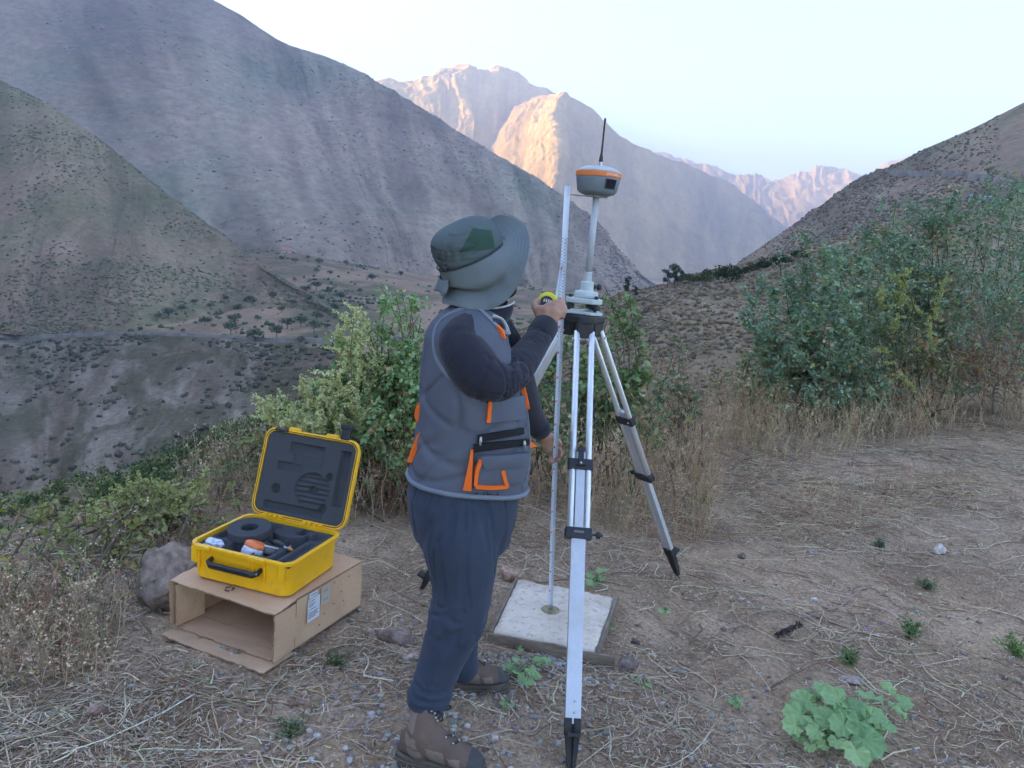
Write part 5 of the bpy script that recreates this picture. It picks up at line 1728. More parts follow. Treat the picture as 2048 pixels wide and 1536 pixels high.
# ---- extension pole
z_p0 = zt + .066
z_rb = zpx(388, px=1190)
PO = empty('extension_pole', (AX.x, AX.y, z_p0), label='pale grey pole rising from the tribrach to the receiver', cat='pole')
bm = bmesh.new(); lathe(bm, [(.0165, z_p0), (.0165, z_p0 + .040), (.0155, z_p0 + .042)], Mt, 20)
bm_obj('socket', bm, polem, PO, smooth=False, bevel=.001)
bm = bmesh.new(); lathe(bm, [(.0140, z_p0 + .040), (.0135, z_rb - .012)], Mt, 20)
bm_obj('tube', bm, polem, PO, smooth=True)
bm = bmesh.new()
Mp = Mt @ Matrix.Rotation(math.radians(176), 4, 'Z')
prism(bm, [(-.045, -.026), (.03, -.026), (.115, -.010), (.118, -.004), (.118, .004), (.115, .010), (.03, .026), (-.045, .026)], z_rb - .012, z_rb - .009, Mp)
bm_obj('height_plate', bm, simple_mat('plate_steel', (.30, .29, .28), .4, .8), PO)

# ---- receiver
RX = empty('satellite_receiver', (AX.x, AX.y, z_rb), label='round grey satellite receiver with orange band and white top on the pole', cat='receiver')
z_b0, z_b1, z_t = zpx(355, px=1190), zpx(344.5, px=1190), zpx(334, px=1190)
grey = simple_mat('receiver_grey', (.20, .235, .26), .42, var=.08, scale=25, bump=.08, bscale=500, bdist=.0005)
orange = simple_mat('receiver_orange', (.85, .22, .04), .42, var=.06, scale=25)
white = simple_mat('receiver_white', (.46, .49, .51), .4, var=.05, scale=25)
hb = z_b0 - z_rb
bm = bmesh.new(); lathe(bm, [(.030, z_rb - .009), (.050, z_rb - .006), (.072, z_rb + .002), (.081, z_rb + .012), (.0895, z_b0 - .004), (.0895, z_b0)], Mt, 64)
bd = bm_obj('body', bm, grey, RX, smooth=True)
bm = bmesh.new(); lathe(bm, [(.0905, z_b0), (.0925, z_b0 + .002), (.0925, z_b1 - .002), (.0905, z_b1)], Mt, 64)
ob = bm_obj('orange_band', bm, orange, RX, smooth=False)
bm = bmesh.new(); lathe(bm, [(.0905, z_b1), (.089, z_b1 + .004), (.074, z_b1 + .014), (.056, z_t), (.03, z_t + .003), (.002, z_t + .004)], Mt, 64)
bm_obj('dome', bm, white, RX, smooth=True)
# display on the side
a_d = math.atan2(0 - AX.y, 0 - AX.x) + math.radians(38)
bm = bmesh.new()
def on_body(a, t, off):
    z = z_rb + .013 + t * (z_b0 - .004 - z_rb - .013)
    r = .081 + t * .0085 + off
    return Vector((AX.x + r * math.cos(a), AX.y + r * math.sin(a), z))
na = 9
for off, inset, nm in ((.0022, 0, 'bezel'), (.0030, .12, 'display')):
    bm = bmesh.new()
    g = []
    for i in range(5):
        g.append([bm.verts.new(on_body(a_d + (j / (na - 1) - .5) * (.62 - inset * 1.0), .10 + inset * .5 + (.82 - inset) * i / 4, off)) for j in range(na)])
    for i in range(4):
        for j in range(na - 1):
            bm.faces.new((g[i][j], g[i][j + 1], g[i + 1][j + 1], g[i + 1][j]))
    e2 = bmesh.ops.extrude_face_region(bm, geom=bm.faces[:])
    bmesh.ops.translate(bm, verts=[v for v in e2['geom'] if isinstance(v, bmesh.types.BMVert)], vec=Vector((math.cos(a_d), math.sin(a_d), 0)) * -.004)
    bmesh.ops.recalc_face_normals(bm, faces=bm.faces[:])
    bm_obj(nm, bm, simple_mat('bezel_dark', (.035, .038, .045), .35) if nm == 'bezel' else simple_mat('display_glass', (.012, .016, .025), .12), bd if nm == 'bezel' else bd)
zc_ = (z_b0 + z_b1) / 2
text_obj('lettering', 'CHCNAV', .0135, lambda x, y: (AX.x + .0930 * math.cos(a_d - .02 + x / .093), AX.y + .0930 * math.sin(a_d - .02 + x / .093), zc_ + y), simple_mat('print_white', (.85, .82, .78), .5), ob)
# antenna
AN = empty('whip_antenna', (AX.x, AX.y, z_t), label='thin black whip antenna on top of the round receiver', cat='antenna')
za_ = zpx(236, px=1205)
Ma = Mt @ Matrix.Translation((.004, 0, 0))
bm = bmesh.new(); lathe(bm, [(.007, z_t + .001), (.0075, z_t + .006), (.0065, z_t + .007), (.0065, z_t + .016), (.0075, z_t + .017), (.0075, z_t + .021), (.006, z_t + .023)], Ma, 14)
bm_obj('connector', bm, steel, AN, bevel=.0005)
bm = bmesh.new(); lathe(bm, [(.0085, z_t + .022), (.0080, z_t + .035), (.0045, z_t + .055), (.0036, z_t + .11), (.0033, za_ - .012), (.0042, za_ - .011), (.0042, za_)], Ma, 12)
bm_obj('rod', bm, simple_mat('antenna_black', (.03, .022, .03), .45), AN, smooth=True)

# ---- tape measure
TAPE_UP = [(1101, 1217, 3.222), (1106, 1050, 3.08), (1112, 885, 2.945), (1118, 745, 2.82), (1123, 615, 2.715), (1129, 490, 2.67), (1135, 372, 2.655)]
TAPE_DN = [(1135, 372, 2.655), (1132, 420, 2.675), (1128, 480, 2.685), (1121, 545, 2.68), (1112, 602, 2.665)]
TM = empty('tape_measure', W(1095, 610, 2.665), label='yellow tape measure in the raised hand with its blade hanging to the slab', cat='tape measure')
yel = simple_mat('tape_yellow', (.80, .70, .03), .4, var=.05)
bladem = simple_mat('tape_blade_white', (.66, .73, .84), .35, var=.05, scale=12)
def blade(name, keys, w, n, parent, yaw=0.0):
    pts = [Vector(p) for p in catmull([tuple(W(*k)) for k in keys], n)]
    bm = bmesh.new(); rows = []
    for i, p in enumerate(pts):
        t = (pts[min(i + 1, n - 1)] - pts[max(i - 1, 0)]).normalized()
        view = (CAM_P - p).normalized()
        s = t.cross(view).normalized()
        s = Matrix.Rotation(yaw, 3, t) @ s
        nn = s.cross(t).normalized()
        if nn.dot(view) < 0: nn = -nn
        rows.append((p, s, nn, t))
    V = []
    for (p, s, nn, t) in rows:
        V.append([bm.verts.new(p + s * (w * (j / 4 - .5)) - nn * (.0030 * (1 - (j / 2 - 1) ** 2)) ) for j in range(5)])
        V[-1] += [bm.verts.new(p + s * (w * (j / 4 - .5)) - nn * (.0030 * (1 - (j / 2 - 1) ** 2) + .0005)) for j in range(4, -1, -1)]
    for a, b in zip(V, V[1:]):
        for j in range(10):
            bm.faces.new((a[j], a[(j + 1) % 10], b[(j + 1) % 10], b[j]))
    bm.faces.new(V[0]); bm.faces.new(V[-1][::-1])
    bmesh.ops.recalc_face_normals(bm, faces=bm.faces[:])
    o = bm_obj(name, bm, bladem, parent, smooth=False)
    return o, rows
BW = .021
bl, brow = blade('blade', TAPE_UP, BW, 120, TM, .35)
blade('blade', TAPE_DN, BW * .7, 40, TM, .75)
_ink = simple_mat('tape_ink', (.03, .035, .06), .6); _red = simple_mat('tape_red', (.62, .10, .10), .6)
_dg = {str(c): text_geo(str(c), .014) for c in list(range(1, 10)) + [10]}
_len = np.concatenate([[0], np.cumsum([(brow[i + 1][0] - brow[i][0]).length for i in range(len(brow) - 1)])])
_arr = {kk: np.array([tuple(r[i]) for r in brow]) for i, kk in enumerate('psnt')}
acc = {'digits': ([], [], _ink), 'decimetre_marks': ([], [], _red)}
def bl_at(d):
    return [Vector([np.interp(d, _len, _arr[kk][:, c]) for c in range(3)]) for kk in 'psnt']
cm = 1
while cm * .0108 < _len[-1] - .17:
    d = cm * .0108
    p, s, nn, t = bl_at(d)
    big = cm % 10 == 0
    V, F = _dg['10' if big else str(cm % 10)]
    tgt = acc['decimetre_marks' if big else 'digits']
    def put(vs, fs):
        o0 = len(tgt[0])
        tgt[0].extend(vs); tgt[1].extend([[q + o0 for q in f] for f in fs])
    sc_ = .85 if big else .8
    put([tuple(p + s * (v[1] * sc_ + BW * .10) + t * (v[0] * -sc_ * .0 + v[0] * sc_) + nn * .0012) for v in V], F)
    for e in (-1, 1):   # centimetre ticks on both edges
        c = p + s * (e * BW * .38) + t * .0054 + nn * .0010
        put([tuple(c + s * a * BW * .09 + t * b * .0008) for a, b in ((-1, -1), (1, -1), (1, 1), (-1, 1))], [[0, 1, 2, 3]])
    if big:
        c = p + s * (-BW * .3) + nn * .0011
        put([tuple(c + s * a * BW * .12 + t * b * .0045) for a, b in ((-1, -1), (1, -1), (1, 1), (-1, 1))], [[0, 1, 2, 3]])
    cm += 1
for nm, (vs, fs, m_) in acc.items():
    me = bpy.data.meshes.new(nm); me.from_pydata(vs, [], fs); me.update(); me.materials.append(m_)
    tag(link(bpy.data.objects.new(nm, me), bl), kind='stuff')
# hook at the mark
p, s, nn, t = bl_at(0.0)
bm = bmesh.new(); bx(bm, (-.011, -.003, -.006), (.011, .012, -.004), frame(p, t, s)); bx(bm, (-.011, -.0035, -.006), (.011, -.0015, .018), frame(p, t, s))
bm_obj('hook', bm, steel, TM)
# case body
tc = W(1095, 605, 2.672)
vw = (CAM_P - tc).normalized()
Mc = frame(tc, vw, Vector((1, 0, -.08)))
bm = bmesh.new()
poly = [(.036 * math.cos(a), .036 * math.sin(a)) for a in np.linspace(.35, 2 * math.pi - 1.2, 26)] + [(.034, -.031), (.039, -.012), (.038, .006)]
prism(bm, poly, -.018, .018, Mc)
tb_ = bm_obj('case', bm, yel, TM, bevel=.006, seg=3)
bm = bmesh.new(); lathe(bm, [(.0235, .0175), (.0235, .0192), (.022, .0198)], Mc @ Matrix.Translation((-.003, -.001, 0)), 28)
lb = bm_obj('label_disc', bm, simple_mat('tape_label_black', (.03, .035, .05), .5), tb_)
bm = bmesh.new()
for q, hh in ((-.0105, .010), (-.003, .011), (.0045, .010), (.0115, .008)):
    Mb = Mc @ Matrix.Translation((q - .002, .006, .0199)) @ Matrix.Rotation(-.12, 4, 'Z')
    bx(bm, (-.0022, -hh / 2, 0), (.0022, hh / 2, .0006), Mb)
bm_obj('printed_strokes', bm, simple_mat('print_white', (.8, .8, .8), .5), lb)

# ---- concrete slab with brass mark and boards
SLB = empty('concrete_slab', (.28, 3.22, 0), label='square pale concrete survey slab with a brass disc set in its middle', cat='slab')
cor = [Vector((.114, 3.537)), Vector((.572, 3.424)), Vector((.432, 2.904)), Vector((.013, 2.996))]
kc = NT('slab_concrete')
_p = kc.obj()
_c = kc.ramp(kc.noise(_p, 5, 6, .6, .3), [(.3, (0.548, 0.454, 0.362)), (.55, (0.714, 0.605, 0.489)), (.75, (0.786, 0.675, 0.550))])
_c = kc.mix(kc.ramp(kc.noise(_p, 38, 5, .7, .4), [(.56, 0.0), (.64, .85)]), _c, (0.405, 0.270, 0.179))
_c = kc.mix(kc.ramp(kc.noise(_p, 13, 5, .7, 1.2), [(.52, 0.0), (.70, .7)]), _c, (0.500, 0.378, 0.273))
kc.set(_c, .9, 0, .2)
kc.bump(kc.noise(_p, 60, 6, .7), .5, .006)
NS = 26
ctr = sum(cor, Vector((0, 0))) / 4
g = []
bm = bmesh.new()
for i in range(NS + 1):
    row = []
    for j in range(NS + 1):
        u, v = j / NS, i / NS
        q = cor[3] * (1 - u) * (1 - v) + cor[2] * u * (1 - v) + cor[1] * u * v + cor[0] * (1 - u) * v
        e = min(u, v, 1 - u, 1 - v)
        z = .058 + .003 * float(vnoise(np.array(q.x * 30), np.array(q.y * 30), None, 4)) - (.006 * max(0, 1 - e * 22) * (1 + .8 * float(vnoise(np.array(q.x * 60), np.array(q.y * 60), None, 6))))
        row.append(bm.verts.new((q.x, q.y, z)))
    g.append(row)
for i in range(NS):
    for j in range(NS):
        bm.faces.new((g[i][j], g[i][j + 1], g[i + 1][j + 1], g[i + 1][j]))
rim = [g[0][j] for j in range(NS)] + [g[i][NS] for i in range(NS)] + [g[NS][j] for j in range(NS, 0, -1)] + [g[i][0] for i in range(NS, 0, -1)]
low = [bm.verts.new((v.co.x, v.co.y, -.06)) for v in rim]
for k in range(len(rim)):
    bm.faces.new((rim[k], low[k], low[(k + 1) % len(rim)], rim[(k + 1) % len(rim)]))
bmesh.ops.recalc_face_normals(bm, faces=bm.faces[:])
bm_obj('block', bm, kc.m, SLB, smooth=True)
wood = NT('weathered_board')
_p = wood.obj()
_c = wood.ramp(wood.noise(wood.mapping(_p, (12, 12, 60)), 1, 5, .6, .4), [(.3, (.15, .11, .08)), (.7, (.31, .25, .19))])
wood.set(_c, .9, 0, .2); wood.bump(wood.noise(_p, 90, 5), .4, .003)
def board(a, b, th, z0, z1, ext0=0, ext1=0, side=1):
    a = Vector((a.x, a.y, 0)); b = Vector((b.x, b.y, 0)); d = (b - a).normalized(); s = Vector((-d.y, d.x, 0)) * side
    Mx = frame(a - d * ext0 + s * .003, (0, 0, 1), d)
    bm = bmesh.new(); L = (b - a).length + ext0 + ext1
    yy = sorted((0, th * (1 if s.dot(Mx.to_3x3() @ Vector((0, 1, 0))) > 0 else -1)))
    bx(bm, (0, yy[0], z0), (L, yy[1], z1), Mx)
    bmesh.ops.subdivide_edges(bm, edges=[e for e in bm.edges if e.calc_length() > .3], cuts=14)
    for v in bm.verts:
        if v.co.z > 0: v.co.z += .006 * float(vnoise(np.array(v.co.x * 11), np.array(v.co.y * 11), None, 12))
    bm_obj('form_board', bm, wood.m, SLB, bevel=.002)
board(cor[3], cor[2], .014, -.06, .052, .02, .085, -1)
board(cor[0], cor[3], .014, -.06, .056, .03, .0, -1)
board(cor[2], cor[1], .014, -.06, .055, .0, .03, -1)
mk = G(1101, 1220, .06)
brass = simple_mat('brass_mark', (.30, .255, .15), .5, .7, var=.3, scale=40)
bm = bmesh.new(); lathe(bm, [(.042, .050), (.042, .0595), (.040, .0625), (.036, .0640), (.030, .0632), (.012, .0636), (.004, .0665), (.001, .067)], Matrix.Translation((mk.x, mk.y, .002)), 40)
ds = bm_obj('brass_disc', bm, brass, SLB, smooth=True)
bm = bmesh.new()
for k in range(2):
    bx(bm, (-.014, -.0012, .0655), (.014, .0012, .0668), Matrix.Translation((mk.x, mk.y, .0015)) @ Matrix.Rotation(.5 + k * math.pi / 2, 4, 'Z'))
bm_obj('cross_mark', bm, simple_mat('brass_groove', (.10, .08, .05), .6, .5), ds)
# ================================================================ CARDBOARD BOX AND YELLOW CASE
kb = NT('cardboard')
_p = kb.obj()
_c = kb.ramp(kb.noise(_p, 6, 5, .6), [(.3, (.55, .35, .215)), (.7, (.66, .435, .275))])
_c = kb.mix(1.0, _c, kb.ramp(kb.noise(_p, 160, 3), [(.3, .93), (.7, 1.06)]), 'MULTIPLY')
_c = kb.mix(kb.ramp(kb.noise(_p, 10, 5, .65, .8), [(.60, 0.0), (.78, .5)]), _c, (.33, .22, .135))
kb.set(_c, .8, 0, .25)
kb.bump(kb.noise(kb.mapping(_p, (3, 3, 3)), 30, 4), .25, .004)
card = kb.m
cedge = simple_mat('cardboard_edge', (.30, .20, .12), .95, var=.45, scale=160)
tapem = simple_mat('packing_tape', (.46, .31, .17), .25, var=.05, scale=10)

BU = Vector((.919, -.394, 0)).normalized(); BVv = Vector((.394, .919, 0)).normalized()
BO = Vector((-.811, 2.661, 0))            # front right bottom corner (flap end)
BWID, BLEN, BH, FL = .52, .57, .208, .128
MB_ = frame(BO, (0, 0, 1), BU)            # x to the right, y along the box, z up ; box spans x in [-BWID,0], y in [0,BLEN]
zb0 = .022
BOX = empty('cardboard_box', BO + BU * (-BWID / 2) + BVv * (BLEN / 2), label='open brown cardboard box lying on its side under the yellow case', cat='box')
TH = .006
def wavy_panel(name, p0, eu, ev, nu, nv, amp, seed, th=TH, edge_j=.0):
    """panel as solid sheet: origin p0, edge vectors eu, ev (local box space); slightly buckled, rough cut free edge"""
    bm = bmesh.new()
    n = Vector(eu).cross(Vector(ev)).normalized()
    g1, g2 = [], []
    for i in range(nv + 1):
        a, b = [], []
        for j in range(nu + 1):
            u, v = j / nu, i / nv
            q = Vector(p0) + Vector(eu) * u + Vector(ev) * v
            f = amp * float(fbm(np.array(u * 2.2 + seed), np.array(v * 2.2), None, 3, seed))
            if edge_j and i == 0:
                q -= Vector(ev).normalized() * edge_j * float(vnoise(np.array(u * 29.0), np.array(seed * 1.0), None, seed + 3))
            w_ = 4 * u * (1 - u) if edge_j == 0 else 1
            a.append(bm.verts.new(MB_ @ (q + n * (f + th / 2)))); b.append(bm.verts.new(MB_ @ (q + n * (f - th / 2))))
        g1.append(a); g2.append(b)
    for i in range(nv):
        for j in range(nu):
            bm.faces.new((g1[i][j], g1[i][j + 1], g1[i + 1][j + 1], g1[i + 1][j]))
            bm.faces.new((g2[i + 1][j], g2[i + 1][j + 1], g2[i][j + 1], g2[i][j]))
    def side(A, B):
        for k in range(len(A) - 1):
            f = bm.faces.new((A[k], B[k], B[k + 1], A[k + 1])); f.material_index = 1
    side(g1[0], g2[0]); side(g2[nv], g1[nv])
    side([r[0] for r in g2], [r[0] for r in g1]); side([r[nu] for r in g1], [r[nu] for r in g2])
    bmesh.ops.recalc_face_normals(bm, faces=bm.faces[:])
    return bm_obj(name, bm, [card, cedge], BOX)

zt_ = zb0 + BH
# body panels behind the flap crease (y >= FL)
wavy_panel('top_panel', (-BWID, FL, zt_), (BWID, 0, 0), (0, BLEN - FL, 0), 20, 14, .003, 2)
wavy_panel('bottom_panel', (-BWID, FL, zb0), (BWID, 0, 0), (0, BLEN - FL, 0), 12, 8, .002, 3)
rp = wavy_panel('side_panel', (-TH / 2, FL, zb0 + .004), (0, BLEN - FL, 0), (0, 0, BH - .008), 16, 8, .003, 4)
wavy_panel('side_panel', (-BWID + TH / 2, FL, zb0 + .004), (0, BLEN - FL, 0), (0, 0, BH - .008), 12, 8, .003, 5)
wavy_panel('back_panel', (-BWID + .004, BLEN - TH / 2, zb0 + .004), (BWID - .008, 0, 0), (0, 0, BH - .008), 12, 8, .002, 6)
# flaps, folded out forwards
tf = wavy_panel('top_flap', (-BWID - .004, .0, zt_ - .012), (BWID + .008, 0, 0), (0, FL - .002, .012), 30, 8, .004, 7, edge_j=.0035)
wavy_panel('bottom_flap', (-BWID + .03, .01, zb0 - .002), (BWID - .05, 0, 0), (0, FL - .012, .002), 26, 6, .003, 8, edge_j=.0035)
wavy_panel('bottom_flap', (-BWID + .01, -.060, zb0 - .010), (BWID - .0, 0, 0), (0, FL + .05, -.002), 30, 8, .003, 9, edge_j=.0035)
wavy_panel('side_flap', (.004, .0, zb0 + .002), (0, 0, BH - .016), (-.006, FL - .002, 0), 16, 6, .002, 10, edge_j=.0035)
wavy_panel('side_flap', (-BWID - .006, .0, zb0 + .002), (0, 0, BH - .016), (.006, FL - .002, 0), 16, 6, .003, 11, edge_j=.0035)
wavy_panel('inner_flap', (-BWID + .022, .004, zb0 + .006), (0, 0, BH - .03), (.012, FL + .01, 0), 12, 6, .003, 12, edge_j=.0035)
# creases along the fold, shipping labels, tape
ink = simple_mat('box_ink', (.05, .04, .035), .8)
paper = simple_mat('label_paper', (.66, .68, .71), .6, var=.05, scale=40)
def on_side(y, z, off=.0045): return MB_ @ Vector((off, y, z))
def side_label(name, y0, y1, z0, z1, mat, parent, tilt=0.0, off=.0055):
    bm = bmesh.new()
    bx(bm, (off, y0, z0), (off + .0007, y1, z1), MB_ @ Matrix.Translation((0, (y0 + y1) / 2, (z0 + z1) / 2)) @ Matrix.Rotation(tilt, 4, 'X') @ Matrix.Translation((0, -(y0 + y1) / 2, -(z0 + z1) / 2)))
    return bm_obj(name, bm, mat, parent)
l1 = side_label('shipping_label', .192, .268, zb0 + .082, zb0 + .178, paper, rp)
l2 = side_label('white_sticker', .200, .252, zb0 + .172 + .010, zb0 + .198 + .006, paper, rp, .0)
l3 = side_label('paper_note', .275, .335, zb0 + .120, zb0 + .202, simple_mat('note_paper', (.50, .42, .33), .7, var=.06, scale=20), rp, .0)
def side_text(txt, size, yc, zc, mat, parent):
    text_obj('print', txt, size, lambda x, y: MB_ @ Vector((.0068, yc + x, zc + y)), mat, parent)
side_text('CHCNAV', .010, .213, zb0 + .168, ink, l1)
def side_bars(name, bars, mat, parent):
    bm = bmesh.new()
    for (y0, y1, z) in bars: bx(bm, (.0063, y0, z), (.0068, y1, z + .0022), MB_)
    bm_obj(name, bm, mat, parent, kind='stuff')
side_bars('print_lines', [(.198, .235, zb0 + .154), (.198, .228, zb0 + .146), (.198, .206, zb0 + .132), (.212, .240, zb0 + .132), (.198, .258, zb0 + .118), (.198, .252, zb0 + .111), (.198, .260, zb0 + .104), (.198, .240, zb0 + .097)], ink, l1)
side_bars('print_lines', [(.206, .246, zb0 + .193)], simple_mat('label_blue', (.06, .09, .25), .7), l2)
pencil = simple_mat('note_pencil', (.26, .22, .19), .8)
side_text('PER', .020, .305, zb0 + .178, pencil, l3)
side_text('3-44', .018, .305, zb0 + .140, pencil, l3)
# small corner holes (staples) on the side panel
bm = bmesh.new()
for (y, z) in ((.30, .20), (.36, .21), (.41, .15), (.46, .20), (.36, .115), (.43, .10), (.30, .095), (.27, .06)):
    bx(bm, (.0045, y, z), (.0056, y + .006, z + .004), MB_)
bm_obj('staple', bm, ink, rp, kind='stuff')
# recycling mark printed on the top flap: three chasing arrows
bm = bmesh.new()
for k in range(3):
    Mr = MB_ @ Matrix.Translation((-.265, .050, zt_ + .0035)) @ Matrix.Rotation(.12, 4, 'X') @ Matrix.Rotation(k * 2 * math.pi / 3 + .4, 4, 'Z')
    arc = [(.019 * math.cos(a), .019 * math.sin(a)) for a in np.linspace(-.75, .55, 7)] + [(.0125 * math.cos(a), .0125 * math.sin(a)) for a in np.linspace(.55, -.75, 7)]
    prism(bm, arc, 0, .0006, Mr)
    prism(bm, [(.0225 * math.cos(.5), .0225 * math.sin(.5)), (.016 * math.cos(1.0), .016 * math.sin(1.0)), (.009 * math.cos(.5), .009 * math.sin(.5))], .0001, .0007, Mr)
bm_obj('recycling_mark', bm, ink, tf)
bm = bmesh.new(); bx(bm, (-.275, .080, zt_ + .0058), (-.243, .0825, zt_ + .0066), MB_); bm_obj('print_line', bm, ink, tf)

# ---- yellow hard case
CU = Vector((.957, -.29, 0)).normalized(); CV = Vector((.29, .957, 0)).normalized()
CO = Vector((-.794, 2.786, zt_ + .005)) + CU * .012 - CV * .024
CW, CD, CH = .440, .362, .150
MC = frame(CO, (0, 0, 1), CU)             # x in [-CW,0], y in [0,CD]
CASE = empty('equipment_case', CO + CU * (-CW / 2) + CV * (CD / 2), label='bright yellow hard equipment case standing open on the cardboard box', cat='case')
kY = NT('case_yellow')
_p = kY.obj()
_c = kY.ramp(kY.noise(_p, 8, 4), [(.3, (.93, .47, .006)), (.7, (.97, .52, .008))])
_c = kY.mix(kY.ramp(kY.noise(_p, 22, 6, .7, .5), [(.54, 0.0), (.8, .5)]), _c, (.50, .36, .14))
kY.set(_c, kY.ramp(kY.noise(_p, 30, 4), [(.3, .36), (.7, .5)]), 0, .5)
kY.bump(kY.noise(_p, 700, 2), .12, .0006)
yc = kY.m
foam = NT('case_foam')
_p = foam.obj()
_c = foam.ramp(foam.noise(_p, 420, 3, .7), [(.3, (.055, .058, .064)), (.7, (.09, .094, .102))])
foam.set(_c, .95, 0, .15)
foam.bump(foam.noise(_p, 500, 3, .7), .35, .0015)
foam = foam.m
def rrect(x0, y0, x1, y1, r, n=6):
    out = []
    for (cx, cy, a0) in ((x1 - r, y1 - r, 0), (x0 + r, y1 - r, 90), (x0 + r, y0 + r, 180), (x1 - r, y0 + r, 270)):
        for k in range(n + 1):
            a = math.radians(a0 + 90 * k / n)
            out.append((cx + r * math.cos(a), cy + r * math.sin(a)))
    return out


def shell(name, secs, M, mat, parent, smooth=True, bev=0, **kw):
    """closed loops of rounded rectangles stacked: secs = list of (poly, z)"""
    bm = bmesh.new()
    rings = [[bm.verts.new(M @ Vector((x, y, z))) for x, y in poly] for poly, z in secs]
    n = len(rings[0])
    for a, b in zip(rings, rings[1:]):
        for k in range(n):
            bm.faces.new((a[k], a[(k + 1) % n], b[(k + 1) % n], b[k]))
    bm.faces.new(rings[0][::-1]); bm.faces.new(rings[-1])
    bmesh.ops.recalc_face_normals(bm, faces=bm.faces[:])
    o = bm_obj(name, bm, mat, parent, smooth=False, bevel=bev)
    me = o.data
    me.polygons.foreach_set('use_smooth', [len(p.vertices) == 4 for p in me.polygons])
    if hasattr(me, 'set_sharp_from_angle'): me.set_sharp_from_angle(angle=math.radians(35))
    return o


def RR(d, r, xs=(-CW, 0), ys=(0, CD)): return rrect(xs[0] - d, ys[0] - d, xs[1] + d, ys[1] + d, r)
base = shell('base_shell', [(RR(-.016, .030), .0), (RR(-.006, .038), .004), (RR(-.002, .040), .014), (RR(.004, .042), CH - .030), (RR(.004, .042), CH - .016), (RR(.018, .050), CH - .013), (RR(.018, .050), CH - .002), (RR(.016, .050), CH), (RR(.003, .040), CH), (RR(.002, .040), CH - .010), (RR(.0, .040), .012)], MC, yc, CASE)
# latch pockets, ribs and hinge blocks on the front, all of the base shell's plastic
for x in (-CW + .075, -.115):
    bm = bmesh.new()
    bx(bm, (x - .050, -.030, CH - .014), (x + .020, -.010, CH + .003), MC)
    bx(bm, (x - .046, -.012, .05), (x - .036, -.001, CH - .013), MC)
    bx(bm, (x + .006, -.012, .05), (x + .016, -.001, CH - .013), MC)
    bm_obj('latch_seat', bm, yc, base, bevel=.003)
for x in (-CW + .012, -.028):
    bm = bmesh.new()
    bx(bm, (x - .012, -.014, .07), (x + .016, .002, CH - .013), MC)
    bm_obj('corner_rib', bm, yc, base, bevel=.004)
bm = bmesh.new()
tube(bm, [MC @ Vector(q) for q in ((-CW + .095, -.006, .100), (-CW + .095, -.028, .094), (-CW + .112, -.040, .088), (-.170, -.040, .088), (-.135, -.040, .088), (-.118, -.028, .094), (-.118, -.006, .100))], [.010, .012, .014, .0145, .014, .012, .010], 10, flat=.8)
hd = bm_obj('handle', bm, blk, CASE, smooth=True)
bm = bmesh.new()
bmesh.ops.create_uvsphere(bm, u_segments=8, v_segments=5, radius=.004, matrix=MC @ Matrix.Translation((-.118, -.037, .094)))
bm_obj('handle_pin', bm, steel, hd, smooth=True)
for x in (-CW + .016, -.022):
    bm = bmesh.new(); lathe(bm, [(.004, CH - .0005), (.004, CH + .0008)], MC @ Matrix.Translation((x, -.002, 0)), 10)
    bm_obj('padlock_hole', bm, ink, base)
# foam insert with cut-outs: build as a height grid
def foam_grid(name, w, d, nx, ny, hfun, M, parent, zbase):
    g = np.zeros((ny + 1, nx + 1, 3))
    for i in range(ny + 1):
        for j in range(nx + 1):
            x, y = -w + w * j / nx, d * i / ny
            # round the corners
            g[i, j] = (x, y, hfun(x, y))
    V = g.reshape(-1, 3)
    idx = np.arange(V.shape[0]).reshape(ny + 1, nx + 1)
    F = np.stack([idx[:-1, :-1], idx[:-1, 1:], idx[1:, 1:], idx[1:, :-1]], -1).reshape(-1, 4)
    # steep walls
    Vw = np.array([tuple(M @ Vector(v)) for v in V])
    o = np_obj(name, Vw, F, foam, parent, smooth=False)
    return o


def inr(x, y, x0, y0, x1, y1): return x0 <= x <= x1 and y0 <= y <= y1
def foam_base(x, y):
    z = CH - .012
    u, v = (x + CW) / CW, y / CD           # 0..1
    if min(u, v, 1 - u, 1 - v) < .012: return z - .01
    if (u - .30) ** 2 / .050 + (v - .73) ** 2 / .050 < 1: z = CH - .055          # round recess at the back left
    if (u - .66) ** 2 / .030 + (v - .66) ** 2 / .042 < 1: z = CH - .075          # crescent pocket
    if (u - .58) ** 2 / .030 + (v - .80) ** 2 / .02 < 1: z = CH - .012
    if inr(u, v, .64, .80, .72, .97): z = CH - .085
    if inr(u, v, .80, .72, .93, .93): z = CH - .035
    if inr(u, v, .035, .06, .25, .24): z = CH - .05
    if inr(u, v, .28, .06, .56, .28): z = CH - .05
    if inr(u, v, .58, .10, .72, .26): z = CH - .06
    if inr(u, v, .78, .06, .83, .66): z = CH - .07
    if inr(u, v, .48, .30, .62, .42): z = CH - .045
    if inr(u, v, .04, .30, .12, .92): z = CH - .04
    if inr(u, v, .88, .06, .95, .62): z = CH - .028
    return z


foam_grid('foam_insert', CW, CD, 110, 90, foam_base, MC, CASE, 0)
